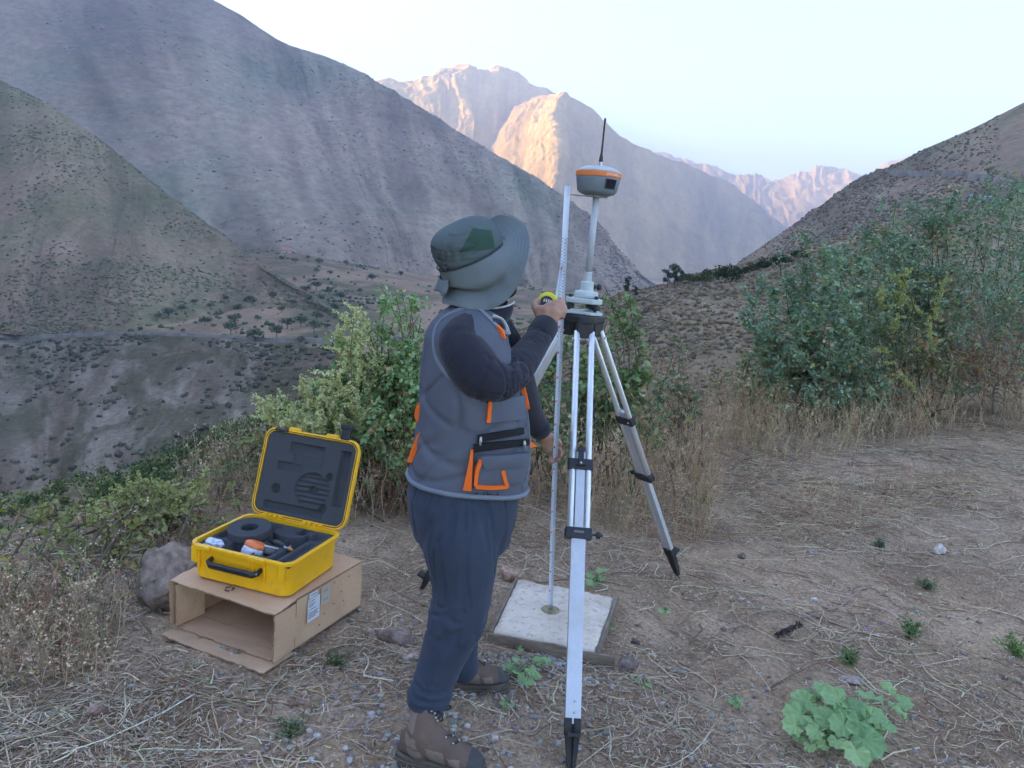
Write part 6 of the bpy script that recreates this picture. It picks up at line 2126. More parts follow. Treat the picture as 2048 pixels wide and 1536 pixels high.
# things lying in the case
fr = MC @ Matrix.Translation((-CW * .70, CD * .50, CH - .006)) @ Matrix.Rotation(.10, 4, 'X')
bm = bmesh.new()
lathe(bm, [(.036, .0), (.086, .0), (.088, .003), (.088, .031), (.086, .034), (.036, .034), (.034, .031), (.034, .003), (.036, .0)], fr, 48, caps=False)
tag(bm_obj('foam_ring', bm, foam, smooth=False), 'thick black foam ring lying in the open yellow case', 'foam ring')
RB = empty('wrapped_receiver', MC @ Vector((-CW * .47, CD * .20, CH - .05)), label='small orange and grey unit in clear wrap in the open yellow case', cat='device')
Mr = MC @ Matrix.Translation((-CW * .50, CD * .20, CH - .052)) @ Matrix.Rotation(-.35, 4, 'X') @ Matrix.Rotation(.15, 4, 'Y')
bm = bmesh.new(); lathe(bm, [(.034, .0), (.044, .008), (.047, .035), (.044, .045)], Mr, 28)
bm_obj('lower_body', bm, simple_mat('wrap_plastic', (.58, .62, .70), .22, var=.2, scale=60), RB, smooth=True)
bm = bmesh.new(); lathe(bm, [(.0445, .0455), (.046, .049), (.045, .060), (.036, .066), (.018, .069), (.002, .070)], Mr, 28)
bm_obj('orange_cap', bm, simple_mat('unit_orange', (.82, .20, .06), .3), RB, smooth=True)
bm = bmesh.new(); bx(bm, (-.030, -.0485, .012), (.022, -.044, .036), Mr @ Matrix.Rotation(.1, 4, 'Z'))
bm_obj('paper_tag', bm, simple_mat('tag_paper', (.55, .58, .66), .4, var=.15, scale=90), RB, bevel=.002)
def crumple(name, loc, sx, sy, sz, seed, mat, M):
    bm = bmesh.new(); bmesh.ops.create_icosphere(bm, subdivisions=3, radius=1)
    for v in bm.verts:
        n_ = mnoise.noise(v.co * 2.3 + Vector((seed, 0, 0))) * .55 + mnoise.noise(v.co * 5 + Vector((0, seed, 0))) * .3
        v.co *= (1 + n_); v.co = M @ (Vector((v.co.x * sx, v.co.y * sy, v.co.z * sz)) + Vector(loc))
    return bm_obj(name, bm, mat, smooth=False)
tag(crumple('plastic_bag', (-CW * .885, CD * .16, CH - .022), .038, .026, .020, 3, simple_mat('clear_bag', (.62, .66, .74), .18, var=.2, scale=50), MC), 'crumpled clear plastic bag at the left end of the open case', 'bag')
PL = empty('radio_handset', MC @ Vector((-CW * .36, CD * .44, CH - .02)), label='black handset with an orange tip lying in the case foam', cat='handset')
Mh = MC @ Matrix.Translation((-CW * .42, CD * .46, CH - .014)) @ Matrix.Rotation(-.25, 4, 'Z')
bm = bmesh.new(); tube(bm, [Mh @ Vector(q) for q in ((-.02, 0, .0), (.03, 0, .006), (.07, 0, .004), (.085, 0, .003))], [.012, .016, .013, .010], 10)
bm_obj('grip', bm, blk, PL, smooth=True)
bm = bmesh.new(); tube(bm, [Mh @ Vector(q) for q in ((.0855, 0, .003), (.098, 0, .003), (.112, 0, .0))], [.009, .008, .005], 10)
bm_obj('tip', bm, simple_mat('handset_orange', (.85, .25, .05), .4), PL, smooth=True)
CN = empty('cable_connector', MC @ Vector((-CW * .22, CD * .42, CH - .012)), label='black connector with a bright metal ring standing in the case foam', cat='connector')
Mk = MC @ Matrix.Translation((-CW * .235, CD * .40, CH - .013))
bm = bmesh.new(); lathe(bm, [(.013, 0), (.015, .003), (.015, .009), (.013, .011)], Mk, 20); bm_obj('ring', bm, steel, CN, bevel=.001)
bm = bmesh.new(); lathe(bm, [(.009, .0112), (.009, .020), (.007, .022), (.010, .023), (.010, .031), (.008, .033)], Mk, 16); bm_obj('plug', bm, blk, CN, bevel=.001)
CN = empty('round_adapter', MC @ Vector((-CW * .36, CD * .25, CH - .03)), label='grey round adapter with a pale rim beside the wrapped unit', cat='adapter')
Mk = MC @ Matrix.Translation((-CW * .355, CD * .27, CH - .035)) @ Matrix.Rotation(-.5, 4, 'X')
bm = bmesh.new(); lathe(bm, [(.030, 0), (.030, .028)], Mk, 24); bm_obj('barrel', bm, simple_mat('adapter_grey', (.10, .105, .11), .5), CN, smooth=True)
bm = bmesh.new(); lathe(bm, [(.026, .0282), (.031, .0282), (.031, .034), (.026, .034)], Mk, 24); bm_obj('rim', bm, simple_mat('adapter_rim', (.50, .52, .55), .4), CN, bevel=.001)
CN = empty('cable_ends', MC @ Vector((-CW * .36, CD * .15, CH - .05)), label='pair of small shiny metal cable ends in a foam pocket', cat='cable')
for q in (-.012, .012):
    Mk = MC @ Matrix.Translation((-CW * .35 + q, CD * .17, CH - .058)) @ Matrix.Rotation(q * 20, 4, 'Y')
    bm = bmesh.new(); lathe(bm, [(.006, 0), (.006, .02), (.0045, .021), (.0045, .034)], Mk, 12); bm_obj('plug', bm, steel, CN, bevel=.0008)
# ---- lid
LIDA = math.radians(73)
MLd = MC @ Matrix.Translation((0, CD + .016, CH + .004)) @ Matrix.Rotation(LIDA - math.pi / 2 + math.pi / 2, 4, 'X')
# local lid space: x along the hinge, y from hinge towards the free edge (up), z = outwards (behind)
MLd = MC @ Matrix.Translation((0, CD + .020, CH + .006)) @ Matrix(((1, 0, 0, 0), (0, math.cos(LIDA), -math.sin(LIDA) * -1, 0), (0, math.sin(LIDA), math.cos(LIDA) * -1, 0), (0, 0, 0, 1)))
LDH = CD + .004
ys = (0.012, LDH)
lid = shell('lid_shell', [(RR(.002, .040, ys=ys), .046), (RR(.003, .040, ys=ys), .0), (RR(.007, .045, ys=ys), -.001), (RR(.007, .045, ys=ys), .003), (RR(.011, .046, ys=ys), .003), (RR(.011, .046, ys=ys), -.001), (RR(.016, .050, ys=ys), .0), (RR(.018, .050, ys=ys), .003), (RR(.018, .050, ys=ys), .013), (RR(.004, .044, ys=ys), .016), (RR(.002, .042, ys=ys), .052), (RR(-.010, .036, ys=ys), .062)], MLd, yc, CASE)
# dark gasket line in the rim
bm = bmesh.new()
o1, o2 = RR(.0112, .046, ys=ys), RR(.0075, .045, ys=ys)
r1 = [bm.verts.new(MLd @ Vector((x, y, -.0005))) for x, y in o1]; r2 = [bm.verts.new(MLd @ Vector((x, y, -.0005))) for x, y in o2]
for k in range(len(r1)):
    bm.faces.new((r1[k], r2[k], r2[(k + 1) % len(r1)], r1[(k + 1) % len(r1)]))
bm_obj('gasket', bm, rub, lid)
def foam_lid(x, y):
    u, v = (x + CW) / CW, (y - ys[0]) / (ys[1] - ys[0])
    z = .004
    def dn(d): return z + d
    if inr(u, v, .27, .78, .66, .90): return dn(.016)
    if inr(u, v, .33, .64, .66, .79): return dn(.013)
    if inr(u, v, .17, .535, .44, .645): return dn(.016)
    if (u - .20) ** 2 / .0024 + (v - .30) ** 2 / .0036 < 1: return dn(.03)
    if (u - .77) ** 2 / .0014 + (v - .56) ** 2 / .0022 < 1: return dn(.02)
    if (u - .60) ** 2 / .0022 + (v - .36) ** 2 / .0030 < 1: return dn(.03)
    e = (u - .60) ** 2 / .036 + (v - .36) ** 2 / .046
    if e < 1: return dn(.010 + .0035 * math.sin(v * 105))
    if inr(u, v, .85, .22, .95, .90): return dn(.024)
    if (u - .755) ** 2 / .0018 + (v - .16) ** 2 / .0040 < 1: return dn(.026)
    if inr(u, v, .10, .035, .76, .135): return dn(.018)
    return z
fg = foam_grid('lid_foam', CW, 1.0, 116, 150, lambda x, y: foam_lid(x, ys[0] + y * (ys[1] - ys[0])), MLd @ Matrix(((1, 0, 0, 0), (0, ys[1] - ys[0], 0, ys[0]), (0, 0, 1, 0), (0, 0, 0, 1))), CASE, 0)
for x in (-CW + .125, -.125):
    bm = bmesh.new(); bx(bm, (x - .030, LDH + .012, .000), (x + .026, LDH + .030, .022), MLd)
    bm_obj('catch', bm, yc, lid, bevel=.004)
bm = bmesh.new(); bx(bm, (-CW + .030, LDH + .006, -.008), (-CW + .096, LDH + .018, .010), MLd)
bx(bm, (-CW + .034, LDH + .004, -.012), (-CW + .092, LDH + .014, -.006), MLd)
bm_obj('latch', bm, blk, lid, bevel=.003)
bm = bmesh.new(); bx(bm, (-.084, LDH + .014, -.004), (-.040, LDH + .066, .010), MLd); bx(bm, (-.090, LDH + .060, -.010), (-.034, LDH + .082, .016), MLd)
bm_obj('latch', bm, blk, lid, bevel=.004)
for x in (-CW + .10, -.14):
    bm = bmesh.new()
    for j in range(4):
        bx(bm, (x - .045 + j * .026, CD + .006, CH - .010), (x - .025 + j * .026, CD + .030, CH + .012), MC)
    bm_obj('hinge', bm, yc, base, bevel=.003)
# ================================================================ PERSON
def chain(bm, pts, rad, n=14, flat=1.0, up=None):
    """closed tapered tube with rounded ends"""
    pts = [Vector(p) for p in pts]
    P2, R2 = [], []
    d0 = (pts[0] - pts[1]).normalized(); d1 = (pts[-1] - pts[-2]).normalized()
    for a in (80, 55, 28):
        P2.append(pts[0] + d0 * rad[0] * math.sin(math.radians(a))); R2.append(rad[0] * math.cos(math.radians(a)))
    P2 += pts; R2 += list(rad)
    for a in (28, 55, 80):
        P2.append(pts[-1] + d1 * rad[-1] * math.sin(math.radians(a))); R2.append(rad[-1] * math.cos(math.radians(a)))
    tube(bm, P2, R2, n, True, flat, up)


def ball(bm, c, r, M=None):
    mat = Matrix.Translation(c) @ (M or Matrix.Identity(4)) @ Matrix.Diagonal((r[0], r[1], r[2], 1))
    bmesh.ops.create_uvsphere(bm, u_segments=20, v_segments=14, radius=1, matrix=mat)


def smooth_path(keys, n):
    """keys: list of (Vector, radius) -> resampled"""
    A = catmull([(*k[0], k[1]) for k in keys], n)
    return [Vector(a[:3]) for a in A], [float(a[3]) for a in A]


def remesh(bm, voxel, it=4, fac=.5):
    me = bpy.data.meshes.new('tmp'); bm.normal_update(); bm.to_mesh(me); bm.free()
    o = bpy.data.objects.new('tmp', me); COL.objects.link(o)
    m = o.modifiers.new('r', 'REMESH'); m.mode = 'VOXEL'; m.voxel_size = voxel
    if it:
        s = o.modifiers.new('s', 'SMOOTH'); s.factor = fac; s.iterations = it
    bpy.context.view_layer.update()
    out = bpy.data.meshes.new_from_object(o.evaluated_get(bpy.context.evaluated_depsgraph_get()))
    bpy.data.objects.remove(o); bpy.data.meshes.remove(me)
    out.polygons.foreach_set('use_smooth', np.ones(len(out.polygons), bool))
    return out


def mverts(me):
    V = np.empty(len(me.vertices) * 3); me.vertices.foreach_get('co', V); N = np.empty_like(V); me.vertices.foreach_get('normal', N)
    return V.reshape(-1, 3), N.reshape(-1, 3)


def push(me, d):
    V, N = mverts(me)
    me.vertices.foreach_set('co', (V + N * d[:, None]).astype(np.float32).ravel()); me.update()


def bvh_of(me):
    V, _ = mverts(me)
    return BVHTree.FromPolygons([tuple(v) for v in V], [tuple(p.vertices) for p in me.polygons])


def mesh_part(name, me, mat, parent, **kw):
    for m in (mat if isinstance(mat, (list, tuple)) else [mat]): me.materials.append(m)
    me.name = name
    o = bpy.data.objects.new(name, me); link(o, parent); tag(o, **kw)
    return o


def fabric(name, col, rough=.85, weave=900, var=.12, bump=.25, spec=.15, sheen=.0):
    k = NT(name)
    p = k.obj()
    c = k.ramp(k.noise(p, 7, 5, .6), [(.3, tuple(x * (1 - var) for x in col)), (.7, tuple(x * (1 + var) for x in col))])
    c = k.mix(1.0, c, k.ramp(k.noise(p, 350, 2), [(.3, .9), (.7, 1.1)]), 'MULTIPLY')
    k.set(c, rough, 0, spec)
    if sheen: k.b.inputs['Sheen Weight'].default_value = sheen
    h = k.math('ADD', k.noise(p, weave, 2), k.math('MULTIPLY', k.noise(p, 60, 4), .8))
    k.bump(h, bump, .0015)
    return k.m


PY = 2.45
YAW = math.radians(18)
pf = Vector((math.cos(YAW), math.sin(YAW), 0)); ps = Vector((math.sin(YAW), -math.cos(YAW), 0))   # forward, right (to camera)
PER = empty('person', Vector((-.08, PY, 0)), label='person in grey vest, navy trousers and sun hat holding a tape measure', cat='person')

vest_m = fabric('vest_grey', (.115, .124, .152), .75, 1100, .08, .2)
trim_m = fabric('vest_trim', (.20, .225, .26), .8)
orange_m = fabric('vest_orange', (.90, .17, .025), .7, var=.05)
zip_m = fabric('zip_black', (.018, .018, .022), .6)
swe_m = fabric('sweater_navy', (.030, .029, .040), .9, 700, .15, .4, .1, .15)
pan_m = fabric('trousers_navy', (.044, .055, .080), .9, 700, .12, .35, .1, .1)
hat_m = fabric('hat_grey_green', (.160, .186, .190), .8, 900, .08, .15)
mesh_m = fabric('hat_green_mesh', (.045, .085, .065), .85, 500, .1, .5)
ks = NT('skin')
_p = ks.obj()
ks.set(ks.ramp(ks.noise(_p, 30, 5), [(.3, (.40, .215, .145)), (.7, (.49, .275, .19))]), .5, 0, .4)
ks.b.inputs['Subsurface Weight'].default_value = .08
ks.b.inputs['Subsurface Radius'].default_value = (.01, .004, .002)
ks.bump(ks.noise(_p, 260, 4), .2, .001)
skin = ks.m

# ---- silhouette polylines -> world
def outl(pts, Y=PY):
    A = np.array([tuple(W(x, y, Y)) for x, y in pts]); o = np.argsort(A[:, 2]); return A[o, 2], A[o, 0]
lz, lx = outl([(868, 622), (846, 682), (840, 743), (840, 803), (829, 884), (816, 950)])
rz, rx = outl([(1002, 650), (1022, 685), (1042, 779), (1056, 824), (1060, 884), (1058, 945), (1050, 985)])
z_hem_b, z_hem_f = float(lz[0]), float(rz[0])
neck = W(962, 606, PY)
vz = [z_hem_f - .03, z_hem_f + .03, .86, .93, 1.00, 1.08, 1.16, 1.24, 1.30]
def section(bm, c, a, b, n=40, zf=None, p=2.3):
    ring = []
    for k in range(n):
        t = 2 * math.pi * k / n
        ct, st = math.cos(t), math.sin(t)
        q = c + pf * (a * math.copysign(abs(ct) ** (2 / p), ct)) + ps * (b * math.copysign(abs(st) ** (2 / p), st))
        if zf: q.z += zf(ct, st)
        ring.append(bm.verts.new(q))
    return ring


def skin_rings(bm, rings, cap=True):
    for a, b in zip(rings, rings[1:]):
        n = len(a)
        for k in range(n):
            bm.faces.new((a[k], a[(k + 1) % n], b[(k + 1) % n], b[k]))
    if cap:
        bm.faces.new(rings[0][::-1]); bm.faces.new(rings[-1])


def torso_rings(bm, grow=0.0, z_low=None):
    rings = []
    zs = [z for z in vz if z_low is None or z >= z_low]
    for z in zs:
        xl, xr = np.interp(z, lz, lx), np.interp(z, rz, rx)
        b = np.interp(z, [.75, .95, 1.1, 1.25, 1.32], [.190, .195, .200, .208, .205]) + grow
        hx = (xr - xl) / 2
        a = math.sqrt(max(hx * hx - (b * math.sin(YAW)) ** 2, .01)) / math.cos(YAW) + grow
        rings.append(section(bm, Vector(((xl + xr) / 2, PY + .02, z)), a, b))
    # shoulders up to the neck
    for z, cx, a, b in ((1.345, neck.x - .040, .128, .196), (1.385, neck.x - .034, .116, .172), (1.415, neck.x - .026, .102, .135), (1.438, neck.x - .016, .090, .100), (1.450, neck.x - .008, .080, .080)):
        rings.append(section(bm, Vector((cx, PY + .02, z)), a + grow, b + grow))
    return rings


bm = bmesh.new()
skin_rings(bm, torso_rings(bm, .0))
vest = remesh(bm, .008, 6)
# cut the hem: move vertices under a tilted plane onto it (back hem higher than the front in the picture)
hb, hf = W(818, 946, PY), W(1048, 976, PY)
hm = W(930, 1002, PY - .17)
V, N = mverts(vest)
u = (V[:, 0] - hb.x) / (hf.x - hb.x)
side = np.clip((PY + .02 - V[:, 1]) / .18, -1, 1)
zh = hb.z + (hf.z - hb.z) * u - .012 * (1 - side ** 2)
e = V[:, 2] - zh
V[:, 2] = np.where(e < 0, zh + e * .05, V[:, 2])
vest.vertices.foreach_set('co', V.astype(np.float32).ravel()); vest.update()
V, N = mverts(vest)
ang = np.arctan2(V[:, 1] - PY, V[:, 0] + .1)
fold = vnoise(ang * 1.1 + V[:, 2] * 1.5, V[:, 2] * 5.5 - ang * .7, None, 401)
fold2 = vnoise(V[:, 0] * 5, V[:, 1] * 5, V[:, 2] * 5, 405)
def crease(a, b, w, seed):
    n_ = np.abs(vnoise(a, b, None, seed)); return np.clip(1 - n_ / w, 0, 1) ** 1.5
amp = np.clip((1.33 - V[:, 2]) / .1, 0, 1) * np.clip((V[:, 2] - .76) / .06, .2, 1)
ridge = lambda zc, w, a0: np.exp(-((V[:, 2] - zc - .05 * np.sin(ang * 1.5 + a0)) / w) ** 2)
cr_ = crease(ang * 1.0 + V[:, 2] * 2.0, V[:, 2] * 6.0 - ang * .9, .14, 403) + .7 * crease(ang * 1.3 - V[:, 2] * 2.6 + 7, V[:, 2] * 8.5 + ang * .8, .12, 409)
d = amp * (fold * .007 + fold2 * .007 - .0085 * cr_ - .010 * ridge(1.02, .012, 1.0) - .007 * ridge(.95, .010, 2.4) - .007 * ridge(1.11, .012, .2))
vbvh = bvh_of(vest)          # smooth surface that pockets and trims are laid on
push(vest, np.clip(d, -.012, .004))
vest_o = mesh_part('vest', vest, vest_m, PER)


def cast(px, py, bvh=None, default_Y=None):
    d = ray(px, py)
    hit = (bvh or vbvh).ray_cast(CAM_P, d)
    if hit[0] is None:
        q = W(px, py, default_Y or PY - .05)
        h2 = (bvh or vbvh).find_nearest(q)
        return h2[0], h2[1]
    n = hit[1]
    return hit[0], (n if n.dot(d) < 0 else -n)


def patch(name, c4, mat, parent, off=.004, nu=10, nv=6, bulge=0.0, bvh=None):
    """c4: tl, tr, br, bl pixel corners"""
    bm = bmesh.new(); g, h = [], []
    for i in range(nv + 1):
        v = i / nv; a, b = [], []
        for j in range(nu + 1):
            u_ = j / nu
            px = (c4[0][0] * (1 - u_) + c4[1][0] * u_) * (1 - v) + (c4[3][0] * (1 - u_) + c4[2][0] * u_) * v
            py = (c4[0][1] * (1 - u_) + c4[1][1] * u_) * (1 - v) + (c4[3][1] * (1 - u_) + c4[2][1] * u_) * v
            q, n = cast(px, py, bvh)
            bl_ = bulge * math.sin(math.pi * u_) * math.sin(math.pi * min(1, v * .5 + .5 if False else v))
            a.append(bm.verts.new(q + n * (off + bl_))); b.append(bm.verts.new(q - n * .004))
        g.append(a); h.append(b)
    for i in range(nv):
        for j in range(nu):
            bm.faces.new((g[i][j], g[i + 1][j], g[i + 1][j + 1], g[i][j + 1]))
    rim = [(0, j) for j in range(nu)] + [(i, nu) for i in range(nv)] + [(nv, j) for j in range(nu, 0, -1)] + [(i, 0) for i in range(nv, 0, -1)]
    for k in range(len(rim)):
        (i, j), (i2, j2) = rim[k], rim[(k + 1) % len(rim)]
        bm.faces.new((g[i][j], g[i2][j2], h[i2][j2], h[i][j]))
    bmesh.ops.recalc_face_normals(bm, faces=bm.faces[:])
    o = bm_obj(name, bm, mat, parent, smooth=True)
    o.data.set_sharp_from_angle(angle=math.radians(50))
    return o


def strip(name, pts, w, mat, parent, off=.005, n=24, bvh=None, taper=None):
    """ribbon of width w metres (or per-key list) along pixel polyline on a surface"""
    ws = w if isinstance(w, (list, tuple)) else [w] * len(pts)
    K = catmull([(p[0], p[1], ww) for p, ww in zip(pts, ws)], n)
    bm = bmesh.new(); L_ = []
    QN = [cast(k[0], k[1], bvh) for k in K]
    for i, (q, nn) in enumerate(QN):
        t = QN[min(i + 1, n - 1)][0] - QN[max(i - 1, 0)][0]
        if t.length < 1e-7: t = Vector((0, 0, 1))
        s = nn.cross(t.normalized()).normalized() * K[i][2] / 2
        L_.append([bm.verts.new(q + s - nn * .003), bm.verts.new(q + s + nn * off), bm.verts.new(q - s + nn * off), bm.verts.new(q - s - nn * .003)])
    for a, b in zip(L_, L_[1:]):
        for k in range(3):
            bm.faces.new((a[k], a[k + 1], b[k + 1], b[k]))
    bm.faces.new(L_[0]); bm.faces.new(L_[-1][::-1])
    bmesh.ops.recalc_face_normals(bm, faces=bm.faces[:])
    return bm_obj(name, bm, mat, parent)


# vest trimmings, pockets and zips
hem_pts = []
for k in range(73):
    a_ = 2 * math.pi * k / 72
    dv = Vector((math.cos(a_), math.sin(a_), 0)); c_ = Vector(((hb.x + hf.x) / 2, PY + .02, 0))
    q_ = None
    x_ = c_.x + dv.x * .2
    for _ in range(4):
        uu_ = (x_ - hb.x) / (hf.x - hb.x); sd_ = max(-1, min(1, -dv.y * 1.05))
        z_ = hb.z + (hf.z - hb.z) * uu_ - .012 * (1 - sd_ ** 2) + .006
        h_ = vbvh.ray_cast(Vector((c_.x, c_.y, z_)) + dv * .8, -dv)
        if h_[0] is None: break
        q_ = h_[0]; x_ = q_.x
    if q_ is not None: hem_pts.append(q_ + dv * .001)
bm = bmesh.new(); tube(bm, [Vector(p) for p in catmull([tuple(p) for p in hem_pts], 160)], .0085, 8)
bm_obj('hem_piping', bm, trim_m, vest_o, smooth=True)
pk = patch('pocket', [(979, 803), (1046, 790), (1049, 838), (979, 845)], vest_m, vest_o, .007, bulge=.004)
strip('orange_trim', [(979, 802), (978, 824), (976, 844)], [.011, .011, .012], orange_m, pk, .010, 14)
zp = patch('zip_pocket', [(955, 871), (1046, 855), (1047, 868), (955, 885)], zip_m, vest_o, .004)
bm = bmesh.new(); q, n_ = cast(960, 880); tube(bm, [q + n_ * .008 + Vector((0, 0, .012)), q + n_ * .010, q + n_ * .009 - Vector((0, 0, .014))], [.0035, .005, .0035], 8); bm_obj('zip_pull', bm, steel, zp)
zp = patch('zip_pocket', [(947, 889), (1057, 877), (1058, 890), (947, 905)], zip_m, vest_o, .004)
bm = bmesh.new(); q, n_ = cast(1044, 887); tube(bm, [q + n_ * .008 + Vector((0, 0, .010)), q + n_ * .010, q + n_ * .009 - Vector((0, 0, .016)) + Vector((.004, 0, 0))], [.0035, .005, .0035], 8); bm_obj('zip_pull', bm, steel, zp)
pk = patch('pocket', [(954, 912), (1050, 905), (1046, 962), (947, 974)], vest_m, vest_o, .010, bulge=.007)
strip('orange_trim', [(944, 899), (940, 935), (934, 979)], [.008, .014, .026], orange_m, pk, .012, 16)
strip('orange_trim', [(961, 916), (953, 940), (950, 969)], [.013, .012, .011], orange_m, pk, .017, 16)
strip('orange_trim', [(950, 970), (980, 972), (1010, 970)], .012, orange_m, pk, .018, 16)
strip('orange_trim', [(1001, 938), (1005, 955), (1010, 971)], [.013, .012, .011], orange_m, pk, .019, 14)
patch('pocket_flap', [(958, 910), (1049, 904), (1046, 930), (968, 936)], vest_m, vest_o, .021, bulge=.004)
strip('orange_trim', [(1047, 775), (1052, 795), (1056, 818)], [.010, .013, .009], orange_m, vest_o, .012, 14)
def tab(poly, Y, th, nm='orange_tab'):
    bm = bmesh.new(); A_ = [bm.verts.new(W(x, y, Y)) for x, y in poly]; B_ = [bm.verts.new(W(x, y, Y) + Vector((.0, th, 0))) for x, y in poly]
    n = len(poly); bm.faces.new(A_); bm.faces.new(B_[::-1])
    for k in range(n): bm.faces.new((A_[k], B_[k], B_[(k + 1) % n], A_[(k + 1) % n]))
    bmesh.ops.recalc_face_normals(bm, faces=bm.faces[:])
    bm_obj(nm, bm, orange_m, vest_o, bevel=.002)
tab([(838, 806), (845, 812), (842, 830), (840, 848), (832, 843), (828, 830), (831, 816)], 2.415, .05)
tab([(843, 857), (848, 861), (838, 892), (824, 926), (813, 925), (822, 900), (832, 874)], 2.41, .05)
for (a, b, c) in (((1056, 880), (1076, 893), (1058, 896)),):
    A_, B_, C_ = W(a[0], a[1], 2.42), W(b[0], b[1], 2.44), W(c[0], c[1], 2.42)
    bm = bmesh.new(); t1 = [bm.verts.new(p) for p in (A_, B_, C_)]; t2 = [bm.verts.new(p + Vector((0, .004, 0))) for p in (A_, B_, C_)]
    bm.faces.new(t1); bm.faces.new(t2[::-1])
    for k in range(3): bm.faces.new((t1[k], t2[k], t2[(k + 1) % 3], t1[(k + 1) % 3]))
    bm_obj('orange_tab', bm, orange_m, vest_o)
strip('seam', [(1050, 800), (1057, 860), (1057, 930), (1048, 972)], .006, trim_m, vest_o, .004, 20)
strip('orange_tab', [(993, 655), (1001, 664), (1006, 678)], [.008, .012, .006], orange_m, vest_o, .010, 10)

# ---- sweater: sleeves, body and collar
SH = W(914, 660, 2.315); EL = W(984, 770, 2.275); WR = W(1086, 660, 2.585)
bm = bmesh.new()
skin_rings(bm, torso_rings(bm, -.020, .9))
pr = smooth_path([(W(945, 648, 2.41), .050), (W(920, 682, 2.335), .066), (W(934, 714, 2.303), .078), (W(960, 746, 2.285), .079), (W(990, 762, 2.300), .071), (W(1022, 745, 2.37), .067), (W(1052, 711, 2.465), .056), (W(1078, 674, 2.555), .047), (W(1090, 655, 2.600), .043)], 26)
chain(bm, *pr, 18)
plf = smooth_path([(W(985, 660, 2.58), .075), (W(1015, 720, 2.66), .078), (W(1040, 780, 2.76), .066), (W(1062, 830, 2.86), .050), (W(1080, 858, 2.915), .042)], 20)
chain(bm, *plf, 16)
ball(bm, W(962, 632, PY + .01), (.07, .07, .05))
sweater = remesh(bm, .007, 5)
V, N = mverts(sweater)
Rp = np.array([tuple(p) for p in pr[0]])
dist = np.linalg.norm(V[:, None, :] - Rp[None], axis=2); k_ = dist.argmin(1); s_ = k_ / (len(Rp) - 1.0)
nearR = dist.min(1) < .14
w1 = np.exp(-((s_ - .55) / .12) ** 2)                      # elbow
w2 = np.clip((s_ - .80) / .15, 0, 1)                       # bunching at the cuff
Tn = np.gradient(Rp, axis=0)[k_]; Tn /= np.linalg.norm(Tn, axis=1, keepdims=True)
rel = V - Rp[k_]; al = (rel * Tn).sum(1); sl_ = s_ + al * 1.6
ref = np.cross(Tn, np.array([0, 1.0, 0])); ref /= np.linalg.norm(ref, axis=1, keepdims=True); ref2 = np.cross(Tn, ref)
th_ = np.arctan2((rel * ref2).sum(1), (rel * ref).sum(1))
lg = vnoise(V[:, 0] * 6, V[:, 1] * 6, V[:, 2] * 6, 415)
c1_ = crease(sl_ * 13 + .5 * np.sin(th_ * 1.0 + 1), np.sin(th_) * .8 + 3, .22, 411) + .7 * crease(sl_ * 20 + .6 * np.cos(th_), np.cos(th_) * 1.0 + 9, .2, 413)
d = np.where(nearR, .005 * lg - c1_ * (.0025 + .011 * w1 + .0075 * w2), .003 * lg)
elb_in = np.array(W(1010, 712, 2.33)); rr_ = np.linalg.norm(V - elb_in, axis=1)
d = d - .018 * np.exp(-(rr_ / .030) ** 2)
push(sweater, d)
swe_o = mesh_part('sweater', sweater, swe_m, PER)
# cuffs
for (pp, rr, nm) in (((W(1079, 671, 2.562), W(1092, 650, 2.612)), .046, 'cuff'), ((W(1074, 850, 2.897), W(1083, 862, 2.925)), .0435, 'cuff')):
    bm = bmesh.new(); a, b = pp; dd = b - a
    tube(bm, [a - dd * .2, a + dd * .1, a + dd * .9, b, b - dd * .05, a + dd * .3], [rr * .95, rr * 1.03, rr * 1.0, rr * .94, rr * .82, rr * .75], 24, caps=False)
    bm_obj(nm, bm, swe_m, swe_o, smooth=True)
# armhole piping of the vest around the near shoulder
ah = [(946, 612), (908, 624), (878, 645), (868, 676), (872, 712), (890, 743)]
sb = bvh_of(sweater)
strip('armhole_piping', ah + [(912, 763), (935, 782)], .013, trim_m, vest_o, .004, 44)
# collar of the sweater: standing band with pale piping, open at the front
CC = W(972, 612, PY + .01)
bm = bmesh.new(); rows = []
piping = []
for i in range(29):
    a = math.radians(-155 + 310 * i / 28)        # 0 = nape
    dirv = (-pf * math.cos(a) + ps * math.sin(a))
    r0, r1 = .074, .066 + .012 * abs(a / 2.7) ** 2
    zf = -.050 + .030 * abs(a / 2.7) ** 2
    lo = CC + dirv * r0 + Vector((0, 0, zf - .016)) + pf * .006; hi = CC + dirv * r1 + Vector((0, 0, zf + .040)) + pf * .012
    rows.append((lo, hi, dirv)); piping.append(hi)
g = [[bm.verts.new(lo), bm.verts.new(lo.lerp(hi, .5) + dv * .004), bm.verts.new(hi), bm.verts.new(hi - dv * .007), bm.verts.new(lo - dv * .007)] for lo, hi, dv in rows]
for a, b in zip(g, g[1:]):
    for k in range(5): bm.faces.new((a[k], a[(k + 1) % 5], b[(k + 1) % 5], b[k]))
bm.faces.new(g[0]); bm.faces.new(g[-1][::-1])
bmesh.ops.recalc_face_normals(bm, faces=bm.faces[:])
col_o = bm_obj('collar', bm, swe_m, swe_o, smooth=True)
bm = bmesh.new(); tube(bm, [p + Vector((0, 0, .001)) for p in piping], .0032, 6)
bm_obj('piping', bm, simple_mat('piping_white', (.55, .52, .52), .8), col_o, smooth=True)
strip('piping', [(984, 634), (1000, 640), (1009, 652), (1015, 668)], .0045, simple_mat('piping_white', (.6, .58, .58), .8), vest_o, .010, 16)
strip('zip_guard', [(984, 642), (1000, 646), (1008, 662)], .016, swe_m, vest_o, .006, 14)
